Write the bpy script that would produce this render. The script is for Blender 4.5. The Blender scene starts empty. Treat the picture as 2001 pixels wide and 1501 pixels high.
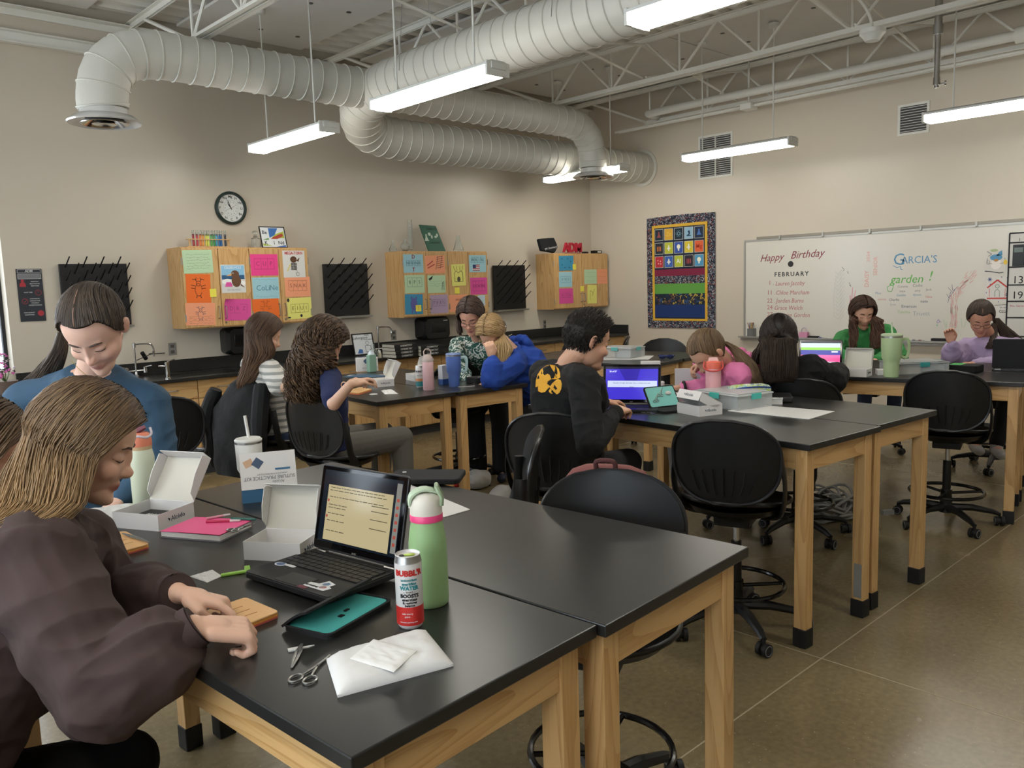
import bpy, math, random
import numpy as np
from mathutils import Vector, Matrix, Euler, noise
random.seed(7)
PI = math.pi
SC = bpy.context.scene
COL = SC.collection
# ------------------------------------------------------------------ camera
CAMZ = 1.62
FPX = 1608.75
_y, _p, _r = math.radians(46.717), math.radians(-6.918), math.radians(-1.823)
_F = Vector((math.cos(_y)*math.cos(_p), math.sin(_y)*math.cos(_p), math.sin(_p)))
_R0 = Vector((math.sin(_y), -math.cos(_y), 0)); _U0 = _R0.cross(_F)
_R = _R0*math.cos(_r) + _U0*math.sin(_r); _U = -_R0*math.sin(_r) + _U0*math.cos(_r)
CAM = Vector((0, 0, CAMZ))
cd = bpy.data.cameras.new('camera'); cam = bpy.data.objects.new('camera', cd); COL.objects.link(cam)
cd.sensor_width = 36; cd.sensor_fit = 'HORIZONTAL'; cd.lens = FPX/2001*36; cd.clip_start = 0.05; cd.clip_end = 200
m = Matrix.Identity(4)
for i in range(3):
    m[i][0] = _R[i]; m[i][1] = _U[i]; m[i][2] = -_F[i]; m[i][3] = CAM[i]
cam.matrix_world = m
SC.camera = cam
# ------------------------------------------------------------------ sky, view, daylight
SC.view_settings.view_transform = 'Standard'; SC.view_settings.look = 'None'
SC.view_settings.gamma = 1; SC.view_settings.use_curve_mapping = False
SC.view_settings.exposure = 0.2
w = bpy.data.worlds.new('world'); SC.world = w; w.use_nodes = True
bg = w.node_tree.nodes['Background']; bg.inputs[0].default_value = (0.80, 0.90, 1.0, 1); bg.inputs[1].default_value = 1.6
LAMP = 24.0          # emission of the ceiling fixture lenses
def area(name, loc, rot, sx, sy, power, color):
    l = bpy.data.lights.new(name, 'AREA'); l.shape = 'RECTANGLE'; l.size = sx; l.size_y = sy; l.energy = power; l.color = color
    o = bpy.data.objects.new(name, l); o.location = loc; o.rotation_euler = rot; COL.objects.link(o); return o
# daylight entering by the windows of the left wall and the far left of the back wall
area('window_daylight', (-2.45, 2.3, 1.9), (0, math.radians(-90), 0), 1.9, 6.0, 130, (0.80, 0.90, 1.0))
area('window_daylight', (0.2, 7.95, 1.95), (math.radians(-90), 0, 0), 2.6, 1.7, 60, (0.84, 0.92, 1.0))

# ------------------------------------------------------------------ from photo frame (2001x1501) to the room
def ray(px, py):
    return _F + _R*((px-1000.5)/FPX) - _U*((py-750.5)/FPX)
def pz(px, py, z):
    r = ray(px, py); return CAM + r*((z-CAMZ)/r.z)
def pY(px, py, y):
    r = ray(px, py); return CAM + r*(y/r.y)
def pX(px, py, x):
    r = ray(px, py); return CAM + r*(x/r.x)
def D(px, py, d):
    return CAM + ray(px, py)*d

# ------------------------------------------------------------------ tags
def tag(o, label=None, cat=None, group=None, kind=None):
    if label: o['label'] = label
    if cat: o['category'] = cat
    if group: o['group'] = group
    if kind: o['kind'] = kind
    return o
def empty(name, loc, rz=0, label=None, cat=None, group=None, rot=None):
    o = bpy.data.objects.new(name, None); COL.objects.link(o)
    o.location = loc; o.rotation_euler = rot if rot else (0, 0, rz); o.empty_display_size = 0.1
    return tag(o, label, cat, group)
def copy_tree(o, parent=None):
    c = o.copy(); COL.objects.link(c)
    if parent: c.parent = parent
    for ch in list(KIDS.get(o.name, [])):
        d = copy_tree(ch, c)
        KIDS.setdefault(c.name, []).append(d)
    return c
KIDS = {}

# ------------------------------------------------------------------ materials
MATS = {}
def lin(c):
    if isinstance(c, str):
        c = [int(c[i:i+2], 16)/255 for i in (0, 2, 4)]
        return tuple(x/12.92 if x <= .04045 else ((x+.055)/1.055)**2.4 for x in c)
    return tuple(c)
def mat(name, col=(.8, .8, .8), rough=.5, metal=0, bump=None, var=None, trans=0, ior=1.45, emit=None, es=1, alpha=1, coat=0, sheen=0, spec=.5, sss=0, attr=None):
    """bump=(scale,strength) var=(scale,amount) """
    if name in MATS: return MATS[name]
    M = bpy.data.materials.new(name); M.use_nodes = True; MATS[name] = M
    nt = M.node_tree; N = nt.nodes; L = nt.links; b = N['Principled BSDF']
    c = lin(col)
    b.inputs['Base Color'].default_value = (*c, 1); b.inputs['Roughness'].default_value = rough
    b.inputs['Metallic'].default_value = metal; b.inputs['IOR'].default_value = ior
    b.inputs['Specular IOR Level'].default_value = spec
    if trans: b.inputs['Transmission Weight'].default_value = trans
    if coat: b.inputs['Coat Weight'].default_value = coat; b.inputs['Coat Roughness'].default_value = .15
    if sheen: b.inputs['Sheen Weight'].default_value = sheen; b.inputs['Sheen Roughness'].default_value = .5
    if sss:
        b.inputs['Subsurface Weight'].default_value = sss; b.inputs['Subsurface Radius'].default_value = (.012, .004, .002)
        b.inputs['Subsurface Scale'].default_value = 1.0
    if emit is not None:
        b.inputs['Emission Color'].default_value = (*lin(emit), 1); b.inputs['Emission Strength'].default_value = es
    if alpha < 1: b.inputs['Alpha'].default_value = alpha
    if bump or var:
        tc = N.new('ShaderNodeTexCoord')
    if bump:
        n = N.new('ShaderNodeTexNoise'); n.inputs['Scale'].default_value = bump[0]; n.inputs['Detail'].default_value = 4
        L.new(tc.outputs['Object'], n.inputs['Vector'])
        bm = N.new('ShaderNodeBump'); bm.inputs['Strength'].default_value = bump[1]; bm.inputs['Distance'].default_value = bump[2] if len(bump) > 2 else .01
        L.new(n.outputs['Fac'], bm.inputs['Height']); L.new(bm.outputs['Normal'], b.inputs['Normal'])
    src = None
    if attr:
        a = N.new('ShaderNodeAttribute'); a.attribute_name = attr; src = a.outputs['Color']
        L.new(src, b.inputs['Base Color'])
    if var:
        n = N.new('ShaderNodeTexNoise'); n.inputs['Scale'].default_value = var[0]; n.inputs['Detail'].default_value = 5
        L.new(tc.outputs['Object'], n.inputs['Vector'])
        mr = N.new('ShaderNodeMapRange'); mr.inputs['To Min'].default_value = 1-var[1]; mr.inputs['To Max'].default_value = 1+var[1]
        mr.inputs['From Min'].default_value = .3; mr.inputs['From Max'].default_value = .7
        L.new(n.outputs['Fac'], mr.inputs['Value'])
        hs = N.new('ShaderNodeHueSaturation'); hs.inputs['Color'].default_value = (*c, 1)
        if src: L.new(src, hs.inputs['Color'])
        L.new(mr.outputs['Result'], hs.inputs['Value']); L.new(hs.outputs['Color'], b.inputs['Base Color'])
    return M
def ramp(N, stops):
    r = N.new('ShaderNodeValToRGB'); e = r.color_ramp.elements
    while len(e) > 1: e.remove(e[-1])
    e[0].position = stops[0][0]; e[0].color = (*lin(stops[0][1]), 1)
    for p, c in stops[1:]:
        k = e.new(p); k.color = (*lin(c), 1)
    return r
def wood(name, axis, light='cda670', dark='b0844c', sc=1.0):
    """oak with the grain running along one local axis, cathedral figure on the broad faces"""
    if name in MATS: return MATS[name]
    M = bpy.data.materials.new(name); M.use_nodes = True; MATS[name] = M
    nt = M.node_tree; N = nt.nodes; L = nt.links; b = N['Principled BSDF']
    tc = N.new('ShaderNodeTexCoord'); oi = N.new('ShaderNodeObjectInfo')
    ad = N.new('ShaderNodeVectorMath'); ad.operation = 'ADD'
    mu = N.new('ShaderNodeVectorMath'); mu.operation = 'SCALE'; mu.inputs['Scale'].default_value = 7
    cb = N.new('ShaderNodeCombineXYZ')
    for k in range(3): L.new(oi.outputs['Random'], cb.inputs[k])
    L.new(cb.outputs[0], mu.inputs[0]); L.new(tc.outputs['Object'], ad.inputs[0]); L.new(mu.outputs[0], ad.inputs[1])
    mp = N.new('ShaderNodeMapping'); s = [1, 1, 1]; s[axis] = .12
    mp.inputs['Scale'].default_value = s; L.new(ad.outputs[0], mp.inputs['Vector'])
    n1 = N.new('ShaderNodeTexNoise'); n1.inputs['Scale'].default_value = 7*sc; n1.inputs['Detail'].default_value = 1.5; n1.inputs['Distortion'].default_value = .3
    L.new(mp.outputs[0], n1.inputs['Vector'])
    m1 = N.new('ShaderNodeMath'); m1.operation = 'MULTIPLY'; m1.inputs[1].default_value = 11; L.new(n1.outputs['Fac'], m1.inputs[0])
    m2 = N.new('ShaderNodeMath'); m2.operation = 'FRACT'; L.new(m1.outputs[0], m2.inputs[0])
    mp2 = N.new('ShaderNodeMapping'); s2 = [1, 1, 1]; s2[axis] = .03
    mp2.inputs['Scale'].default_value = s2; L.new(ad.outputs[0], mp2.inputs['Vector'])
    n2 = N.new('ShaderNodeTexNoise'); n2.inputs['Scale'].default_value = 220; n2.inputs['Detail'].default_value = 2; L.new(mp2.outputs[0], n2.inputs['Vector'])
    mix = N.new('ShaderNodeMath'); mix.operation = 'MULTIPLY_ADD'; mix.inputs[1].default_value = .55; L.new(m2.outputs[0], mix.inputs[0])
    m3 = N.new('ShaderNodeMath'); m3.operation = 'MULTIPLY'; m3.inputs[1].default_value = .6; L.new(n2.outputs['Fac'], m3.inputs[0]); L.new(m3.outputs[0], mix.inputs[2])
    rp = ramp(N, [(.1, light), (.55, light), (1.0, dark)]); L.new(mix.outputs[0], rp.inputs[0])
    L.new(rp.outputs[0], b.inputs['Base Color']); b.inputs['Roughness'].default_value = .38
    return M

# ------------------------------------------------------------------ mesh builder
class MB:
    def __init__(s): s.v = []; s.f = []
    def add(s, vs, fs, M=None):
        o = len(s.v)
        if M is not None: vs = [M @ Vector(v) for v in vs]
        s.v.extend([tuple(v) for v in vs]); s.f.extend([tuple(i+o for i in f) for f in fs]); return s
    def box(s, c, d, M=None, top=None):
        """c centre, d full size; top=(sx,sy) scales the upper face"""
        x, y, z = d[0]/2, d[1]/2, d[2]/2; tx, ty = top if top else (1, 1)
        vs = [(c[0]+a*x*(tx if k > 0 else 1), c[1]+b*y*(ty if k > 0 else 1), c[2]+k*z) for k in (-1, 1) for a, b in ((-1, -1), (1, -1), (1, 1), (-1, 1))]
        return s.add(vs, [(3, 2, 1, 0), (4, 5, 6, 7), (0, 1, 5, 4), (1, 2, 6, 5), (2, 3, 7, 6), (3, 0, 4, 7)], M)
    def box2(s, a, b, M=None):
        return s.box([(a[i]+b[i])/2 for i in range(3)], [abs(b[i]-a[i]) for i in range(3)], M)
    def loft(s, rings, closed=False, caps=True, M=None):
        n = len(rings[0]); vs = [p for r in rings for p in r]; fs = []
        R = len(rings)
        for i in range(R if closed else R-1):
            j = (i+1) % R
            for k in range(n):
                l = (k+1) % n; fs.append((i*n+k, i*n+l, j*n+l, j*n+k))
        if caps and not closed:
            fs.append(tuple(range(n-1, -1, -1))); fs.append(tuple((R-1)*n+k for k in range(n)))
        return s.add(vs, fs, M)
    def tube(s, path, r, n=8, closed=False, caps=True, M=None, flat=None, up=None):
        """r number or list; flat=(a,b) makes an elliptical section"""
        P = [Vector(p) for p in path]; R = len(P)
        rr = r if isinstance(r, (list, tuple)) else [r]*R
        rings = []; prev = None
        for i in range(R):
            if closed: t = P[(i+1) % R]-P[i-1]
            else: t = P[min(i+1, R-1)]-P[max(i-1, 0)]
            if t.length < 1e-9: t = Vector((0, 0, 1))
            t.normalize()
            if prev is None:
                a = Vector(up) if up else (Vector((0, 0, 1)) if abs(t.z) < .9 else Vector((1, 0, 0)))
            else: a = prev
            u = (a - t*a.dot(t))
            if u.length < 1e-6: u = t.orthogonal()
            u.normalize(); v = t.cross(u); prev = u
            fa, fb = flat if flat else (1, 1)
            rings.append([P[i]+(u*math.cos(2*PI*k/n)*fa+v*math.sin(2*PI*k/n)*fb)*rr[i] for k in range(n)])
        return s.loft(rings, closed, caps, M)
    def cyl(s, a, b, r, r2=None, n=16, M=None):
        return s.tube([a, b], [r, r if r2 is None else r2], n, M=M)
    def lathe(s, prof, n=24, c=(0, 0, 0), M=None, cap0=True, cap1=True):
        rings = [[(c[0]+r*math.cos(2*PI*k/n), c[1]+r*math.sin(2*PI*k/n), c[2]+z) for k in range(n)] for r, z in prof]
        o = len(rings); vs = [p for r in rings for p in r]; fs = []
        for i in range(o-1):
            for k in range(n):
                l = (k+1) % n; fs.append((i*n+k, i*n+l, (i+1)*n+l, (i+1)*n+k))
        if cap0: fs.append(tuple(range(n-1, -1, -1)))
        if cap1: fs.append(tuple((o-1)*n+k for k in range(n)))
        return s.add(vs, fs, M)
    def ball(s, c, r, n=16, m=10, M=None):
        if not isinstance(r, (list, tuple)): r = (r, r, r)
        vs = [(c[0], c[1], c[2]-r[2])]
        for i in range(1, m):
            a = -PI/2+PI*i/m
            for k in range(n): vs.append((c[0]+r[0]*math.cos(a)*math.cos(2*PI*k/n), c[1]+r[1]*math.cos(a)*math.sin(2*PI*k/n), c[2]+r[2]*math.sin(a)))
        vs.append((c[0], c[1], c[2]+r[2])); fs = []
        for k in range(n): fs.append((0, 1+(k+1) % n, 1+k)); fs.append((len(vs)-1, 1+(m-2)*n+k, 1+(m-2)*n+(k+1) % n))
        for i in range(m-2):
            for k in range(n):
                l = (k+1) % n; fs.append((1+i*n+k, 1+i*n+l, 1+(i+1)*n+l, 1+(i+1)*n+k))
        return s.add(vs, fs, M)
    def prism(s, pts, z0, z1, M=None):
        n = len(pts)
        vs = [(x, y, z0) for x, y in pts]+[(x, y, z1) for x, y in pts]
        fs = [tuple(range(n-1, -1, -1)), tuple(range(n, 2*n))]+[(k, (k+1) % n, n+(k+1) % n, n+k) for k in range(n)]
        return s.add(vs, fs, M)
    def sheet(s, fn, nu, nv, th=0.0, M=None):
        """surface fn(u,v) u,v in 0..1, with thickness th along fn normal (approx)"""
        g = [[Vector(fn(i/nu, j/nv)) for j in range(nv+1)] for i in range(nu+1)]
        vs = []; idx = lambda i, j, k=0: k*(nu+1)*(nv+1)+i*(nv+1)+j
        for i in range(nu+1):
            for j in range(nv+1): vs.append(g[i][j])
        fs = [(idx(i, j), idx(i+1, j), idx(i+1, j+1), idx(i, j+1)) for i in range(nu) for j in range(nv)]
        if th:
            for i in range(nu+1):
                for j in range(nv+1):
                    a = g[min(i+1, nu)][j]-g[max(i-1, 0)][j]; b = g[i][min(j+1, nv)]-g[i][max(j-1, 0)]
                    nn = a.cross(b); nn = nn.normalized() if nn.length > 1e-12 else Vector((0, 0, 1))
                    vs.append(g[i][j]-nn*th)
            fs += [(idx(i, j, 1), idx(i, j+1, 1), idx(i+1, j+1, 1), idx(i+1, j, 1)) for i in range(nu) for j in range(nv)]
            for i in range(nu):
                fs.append((idx(i+1, 0), idx(i, 0), idx(i, 0, 1), idx(i+1, 0, 1))); fs.append((idx(i, nv), idx(i+1, nv), idx(i+1, nv, 1), idx(i, nv, 1)))
            for j in range(nv):
                fs.append((idx(0, j), idx(0, j+1), idx(0, j+1, 1), idx(0, j, 1))); fs.append((idx(nu, j+1), idx(nu, j), idx(nu, j, 1), idx(nu, j+1, 1)))
        return s.add(vs, fs, M)
    def build(s, name, m, parent=None, smooth=35, bevel=0, loc=None, rot=None, kind=None, label=None, cat=None, group=None, seg=2):
        me = bpy.data.meshes.new(name); me.from_pydata(s.v, [], s.f); me.update()
        ms = m if isinstance(m, (list, tuple)) else [m]
        for q in ms: me.materials.append(q)
        if smooth:
            me.polygons.foreach_set('use_smooth', [True]*len(me.polygons)); me.set_sharp_from_angle(angle=math.radians(smooth))
        o = bpy.data.objects.new(name, me); COL.objects.link(o)
        if parent is not None:
            o.parent = parent; KIDS.setdefault(parent.name, []).append(o)
        if loc is not None: o.location = loc
        if rot is not None: o.rotation_euler = rot
        if bevel:
            b = o.modifiers.new('bevel', 'BEVEL'); b.width = bevel; b.segments = seg; b.limit_method = 'ANGLE'; b.angle_limit = math.radians(40)
        return tag(o, label, cat, group, kind)
def frame(o, x, y):
    """matrix with origin o, x axis x, y axis roughly y"""
    x = Vector(x).normalized(); z = x.cross(Vector(y)).normalized(); y = z.cross(x)
    M = Matrix.Identity(4)
    for i in range(3): M[i][0] = x[i]; M[i][1] = y[i]; M[i][2] = z[i]; M[i][3] = o[i]
    return M
def T(x, y, z): return Matrix.Translation((x, y, z))
def RZ(a): return Matrix.Rotation(a, 4, 'Z')
def RX(a): return Matrix.Rotation(a, 4, 'X')
def RY(a): return Matrix.Rotation(a, 4, 'Y')
def text_mb(strings, M, mb=None, ext=.0004):
    """strings: list of (text, x, y, size, opts) laid out in the xy plane of M"""
    mb = mb or MB()
    for t in strings:
        s, x, y, size = t[:4]; opt = t[4] if len(t) > 4 else {}
        cu = bpy.data.curves.new('txt', 'FONT'); cu.body = s; cu.size = size; cu.extrude = ext
        cu.align_x = opt.get('ax', 'CENTER'); cu.align_y = 'CENTER'; cu.shear = opt.get('shear', 0); cu.resolution_u = opt.get('res', 2)
        cu.offset = opt.get('bold', 0)*size; cu.space_character = opt.get('space', 1)
        ob = bpy.data.objects.new('txt', cu); COL.objects.link(ob)
        me = bpy.data.meshes.new_from_object(ob.evaluated_get(bpy.context.evaluated_depsgraph_get()))
        MM = M @ T(x, y, 0) @ RZ(opt.get('rot', 0)) @ Matrix.Diagonal((opt.get('sx', 1), 1, 1, 1))
        mb.add([MM @ v.co for v in me.vertices], [tuple(p.vertices) for p in me.polygons])
        bpy.data.objects.remove(ob); bpy.data.curves.remove(cu); bpy.data.meshes.remove(me)
    return mb
def arc(c, r, a0, a1, n, z=None):
    return [(c[0]+r*math.cos(a0+(a1-a0)*i/n), c[1]+r*math.sin(a0+(a1-a0)*i/n)) if z is None else (c[0]+r*math.cos(a0+(a1-a0)*i/n), c[1]+r*math.sin(a0+(a1-a0)*i/n), z) for i in range(n+1)]
def rrect(w, h, r, n=5, cx=0, cy=0):
    P = []
    for (x, y, a) in ((w/2-r, h/2-r, 0), (-w/2+r, h/2-r, PI/2), (-w/2+r, -h/2+r, PI), (w/2-r, -h/2+r, 1.5*PI)):
        P += arc((cx+x, cy+y), r, a, a+PI/2, n)
    return P
def bez(pts, n=8):
    """catmull-rom through points"""
    P = [Vector(p) for p in pts]; out = []
    for i in range(len(P)-1):
        a = P[max(i-1, 0)]; b = P[i]; c = P[i+1]; d = P[min(i+2, len(P)-1)]
        for k in range(n):
            t = k/n
            out.append(.5*((2*b)+(c-a)*t+(2*a-5*b+4*c-d)*t*t+(3*b-a-3*c+d)*t**3))
    out.append(P[-1]); return out

# common materials
M_wall = mat('wall_paint', 'c8bfaf', .36, bump=(140, .06, .004), var=(1.2, .02))
M_white = mat('white_enamel', 'd9d9d2', .45)
M_duct = mat('duct_paint', 'cbcac1', .42, bump=(6, .08, .02))
M_steel = mat('chrome', 'c8c8c8', .15, 1)
M_brush = mat('brushed_steel', 'a9a9a6', .35, 1)
M_epoxy = mat('black_epoxy_resin', '242423', .29, bump=(30, .03, .004), var=(3, .18))
M_plastic = mat('black_plastic', '121213', .38, bump=(300, .05, .001))
M_rubber = mat('black_rubber', '161616', .6)
M_paperw = mat('white_card', 'dedcda', .6)
M_black = mat('matte_black', '0c0c0d', .55)
W0 = wood('oak_grain_across', 0); W1 = wood('oak_grain_along', 1); W2 = wood('oak_grain_upright', 2)
# ================================================================== ROOM
XL, XR, YN, YF, ZC = -2.3, 8.95, -3.2, 7.78, 4.05
def structure(mb, name, m, **k): return mb.build(name, m, smooth=0, kind='structure', **k)
# floor with saw cut joints (dark polished concrete)
def floor_mat():
    M = bpy.data.materials.new('polished_concrete'); M.use_nodes = True; nt = M.node_tree; N = nt.nodes; L = nt.links; b = N['Principled BSDF']
    tc = N.new('ShaderNodeTexCoord')
    n = N.new('ShaderNodeTexNoise'); n.inputs['Scale'].default_value = 1.1; n.inputs['Detail'].default_value = 3; n.inputs['Distortion'].default_value = .1
    L.new(tc.outputs['Object'], n.inputs['Vector'])
    rp = ramp(N, [(.25, '70634a'), (.5, '7c6e52'), (.78, '887a5b')]); L.new(n.outputs['Fac'], rp.inputs[0])
    v = N.new('ShaderNodeTexVoronoi'); v.inputs['Scale'].default_value = 55; L.new(tc.outputs['Object'], v.inputs['Vector'])
    lt = N.new('ShaderNodeMath'); lt.operation = 'LESS_THAN'; lt.inputs[1].default_value = .13; L.new(v.outputs['Distance'], lt.inputs[0])
    sp = N.new('ShaderNodeSeparateColor'); L.new(v.outputs['Color'], sp.inputs[0])
    g2 = N.new('ShaderNodeMath'); g2.operation = 'GREATER_THAN'; g2.inputs[1].default_value = .72; L.new(sp.outputs[0], g2.inputs[0])
    mm = N.new('ShaderNodeMath'); mm.operation = 'MULTIPLY'; L.new(lt.outputs[0], mm.inputs[0]); L.new(g2.outputs[0], mm.inputs[1])
    m2 = N.new('ShaderNodeMath'); m2.operation = 'MULTIPLY'; m2.inputs[1].default_value = .55; L.new(mm.outputs[0], m2.inputs[0])
    mx = N.new('ShaderNodeMixRGB'); mx.inputs[2].default_value = (*lin('b9ad8e'), 1); L.new(rp.outputs[0], mx.inputs[1]); L.new(m2.outputs[0], mx.inputs[0])
    n3 = N.new('ShaderNodeTexNoise'); n3.inputs['Scale'].default_value = 40; n3.inputs['Detail'].default_value = 4; L.new(tc.outputs['Object'], n3.inputs['Vector'])
    mr = N.new('ShaderNodeMapRange'); mr.inputs['To Min'].default_value = .85; mr.inputs['To Max'].default_value = 1.12; mr.inputs['From Min'].default_value = .3; mr.inputs['From Max'].default_value = .7
    L.new(n3.outputs['Fac'], mr.inputs['Value'])
    hs = N.new('ShaderNodeHueSaturation'); L.new(mx.outputs[0], hs.inputs['Color']); L.new(mr.outputs[0], hs.inputs['Value'])
    L.new(hs.outputs[0], b.inputs['Base Color'])
    r2 = N.new('ShaderNodeMapRange'); r2.inputs['To Min'].default_value = .2; r2.inputs['To Max'].default_value = .3; r2.inputs['From Min'].default_value = .3; r2.inputs['From Max'].default_value = .7
    L.new(n.outputs['Fac'], r2.inputs['Value']); L.new(r2.outputs[0], b.inputs['Roughness'])
    return M
structure(MB().box2((XL-.2, YN-.2, -.1), (XR+.2, YF+.2, 0)), 'floor', floor_mat())
c0 = pz(1605, 1287, 0)      # crossing of two saw cuts
M_joint = mat('joint_filler', 'a3967a', .5)
j = MB()
for k in (-2, -1, 0, 1): j.box2((XL, c0.y+k*3.6-.003, 0), (XR, c0.y+k*3.6+.003, .0008))
for k in (-1, 0, 1, 2): j.box2((c0.x+k*3.6-.003, YN, 0), (c0.x+k*3.6+.003, YF-.7, .0008))
structure(j, 'trim_1', M_joint)
# back wall with a window opening at its far left
wx0, wx1, wz0, wz1 = -1.2, 1.665, 1.02, 2.9
wb = MB()
wb.box2((XL-.2, YF, 0), (wx0, YF+.2, ZC+.3)); wb.box2((wx1, YF, 0), (XR+.2, YF+.2, ZC+.3))
wb.box2((wx0, YF, 0), (wx1, YF+.2, wz0)); wb.box2((wx0, YF, wz1), (wx1, YF+.2, ZC+.3))
structure(wb, 'wall_back', M_wall)
structure(MB().box2((XR, YN-.2, 0), (XR+.2, YF, ZC+.3)), 'wall_right', M_wall)
# left wall and the wall behind the camera
wl = MB(); 
for a, b in ((-2.6, 1.6), (2.0, 6.2)): pass
wl.box2((XL-.2, YN-.2, 0), (XL, YF, 1.0)); wl.box2((XL-.2, YN-.2, 2.9), (XL, YF, ZC+.3))
for a, b in ((YN-.2, -1.0), (2.1, 2.5), (5.7, YF)): wl.box2((XL-.2, a, 1.0), (XL, b, 2.9))
structure(wl, 'wall_left', M_wall)
structure(MB().box2((XL, YN-.2, 0), (XR, YN, ZC+.3)), 'wall_front', M_wall)
M_frame = mat('dark_window_frame', '23262a', .4)
M_glass = mat('window_glass', 'ffffff', .02, trans=1, ior=1.02)
def window(n, a, b, vertical=0):
    # a,b opposite corners of the opening on the outer half of the wall
    w_ = empty('window_%d' % n, ((a[0]+b[0])/2, (a[1]+b[1])/2, a[2])); tag(w_, kind='structure')
    L_ = (b[0]-a[0]) if abs(b[0]-a[0]) > abs(b[1]-a[1]) else (b[1]-a[1]); h = b[2]-a[2]
    w_.rotation_euler = (0, 0, vertical)
    f = MB()
    for x in (-L_/2+.014, 0, L_/2-.014): f.box((x, 0, h/2), (.028, .05, h))
    for z in (.014, h-.014): f.box((0, 0, z), (L_-.056, .048, .028))
    f.build('window_frame', M_frame, w_, smooth=0)
    MB().box((0, 0, h/2), (L_-.05, .006, h-.05)).build('window_pane', M_glass, w_, smooth=0)
window(1, (wx0, YF+.172, wz0), (wx1, YF+.172, wz1))
window(2, (XL-.15, -1.0, 1.0), (XL-.15, 2.1, 2.9), PI/2)
window(3, (XL-.15, 2.5, 1.0), (XL-.15, 5.7, 2.9), PI/2)
# base cove along the walls
M_base = mat('cove_base', '3a3a3c', .5)
structure(MB().box2((XR-.008, YN, 0), (XR, YF-.66, .1)), 'baseboard_right', M_base)
structure(MB().box2((XL, YN, 0), (XL+.008, YF-.66, .1)), 'baseboard_left', M_base)
# steel roof deck: flutes run along x
M_deck = mat('roof_deck_paint', 'e2e0d9', .5)
prof = []; y = YN-.2; up = True
while y < YF+.2:
    prof += [(y, ZC+.0), (y+.075, ZC+.0), (y+.10, ZC+.05), (y+.175, ZC+.05)]; y += .2
prof.append((y, ZC+.0))
dk = MB(); n = len(prof)
dk.add([(XL-.2, a, b) for a, b in prof]+[(XR+.2, a, b) for a, b in prof], [(k, n+k, n+k+1, k+1) for k in range(n-1)])
dk.box2((XL-.2, YN-.2, ZC+.12), (XR+.2, YF+.2, ZC+.2))
structure(dk, 'ceiling', M_deck)
# acoustic boards screwed under the deck between the joists
M_board = mat('acoustic_board', 'dcdbd8', .8, bump=(60, .2, .004), var=(2, .04))
M_screw = mat('screw_washer', '5a5a58', .4, .6)
cnt = 0
for (a, b) in ((-2.2, -.5), (-.1, .55), (1.15, 2.45), (3.2, 4.45), (5.15, 6.6), (7.1, 8.72)):
    for q in range(4):
        y0 = YN+.15+q*2.72; y1 = min(y0+2.7, YF-.12)
        o = MB().box2((a, y0, ZC-.03), (b, y1, ZC-.006)).build('acoustic_board', M_board, None, smooth=0, bevel=.003)
        cnt += 1
        where = ('above the left windows', 'left of the camera', 'left of the near joist', 'between the second and third joist', 'behind the round main duct', 'beside the right wall')[[-2.2, -.1, 1.15, 3.2, 5.15, 7.1].index(a)]
        tag(o, 'grey acoustic board under the roof deck %s, %s row' % (where, ('nearest', 'second', 'third', 'last')[q]), 'ceiling board', 'acoustic boards under the roof deck')
        s = MB()
        for u in (.2, .5, .8):
            for v_ in (.15, .5, .85): s.cyl((a+(b-a)*u, y0+(y1-y0)*v_, ZC-.034), (a+(b-a)*u, y0+(y1-y0)*v_, ZC-.0295), .022, n=10)
        s.build('screw', M_screw, o)
# open web joists along y
M_joist = mat('joist_paint', 'e3e2da', .45)
def joist(x, y0, y1, label):
    j = empty('open_web_joist', (x, 0, 0), 0, label, 'ceiling joist', 'open web joists')
    t = MB()
    for dx in (-.03, .03):      # two angles each chord
        t.box2((dx*.4 if dx < 0 else dx*.4, y0, 3.985), (dx*1.6, y1, 3.992)); t.box2((dx*.4-.003, y0, 3.945), (dx*.4+.003, y1, 3.99))
    t.build('top_chord', M_joist, j, smooth=0)
    c = MB()
    for dx in (-.03, .03):
        c.box2((dx*.4, y0+.4, 3.55), (dx*1.8, y1-1.25, 3.556)); c.box2((dx*.4-.003, y0+.4, 3.55), (dx*.4+.003, y1-1.25, 3.60))
    c.build('bottom_chord', M_joist, j, smooth=0)
    y = y1-1.3; k = 0
    seg = MB(); 
    yy = y1-.1; seg.cyl((0, y1-.35, 3.96), (0, y1-1.28, 3.57), .016, n=6)
    while y > y0+.6:
        seg.cyl((0, y, 3.57), (0, y-.42, 3.97), .013, n=6); seg.cyl((0, y-.84, 3.57), (0, y-.42, 3.97), .013, n=6)
        seg.cyl((0, y, 3.57), (0, y, 3.97), .012, n=6); y -= .84
    seg.build('web', M_joist, j)
joist(.87, YN+.02, YF, 'white open web steel joist nearest the left windows')
joist(2.83, YN+.02, YF, 'white open web steel joist ending on the back wall above the left duct elbow')
joist(4.80, YN+.02, YF, 'white open web steel joist behind the round main duct')
joist(6.86, YN+.02, YF, 'long white open web steel joist crossing the upper right of the room')
joist(8.62, YN+.02, YF, 'white open web steel joist running closest to the right wall')
# cross bridging angles
for (y, l) in ((5.2, 'far'), (3.1, 'middle'), (1.0, 'near')):
    b_ = MB()
    xs = [.87, 2.83, 4.80, 6.86, 8.62]
    for a, c in zip(xs[:-1], xs[1:]):
        b_.cyl((a, y, 3.62), (c, y, 3.93), .012, n=5); b_.cyl((a, y+.05, 3.93), (c, y+.05, 3.62), .012, n=5)
    b_.build('joist_bridging', M_joist, label='thin white crossed bridging angles between the joists, %s row' % l, cat='bridging', group='bridging between the joists')
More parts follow.
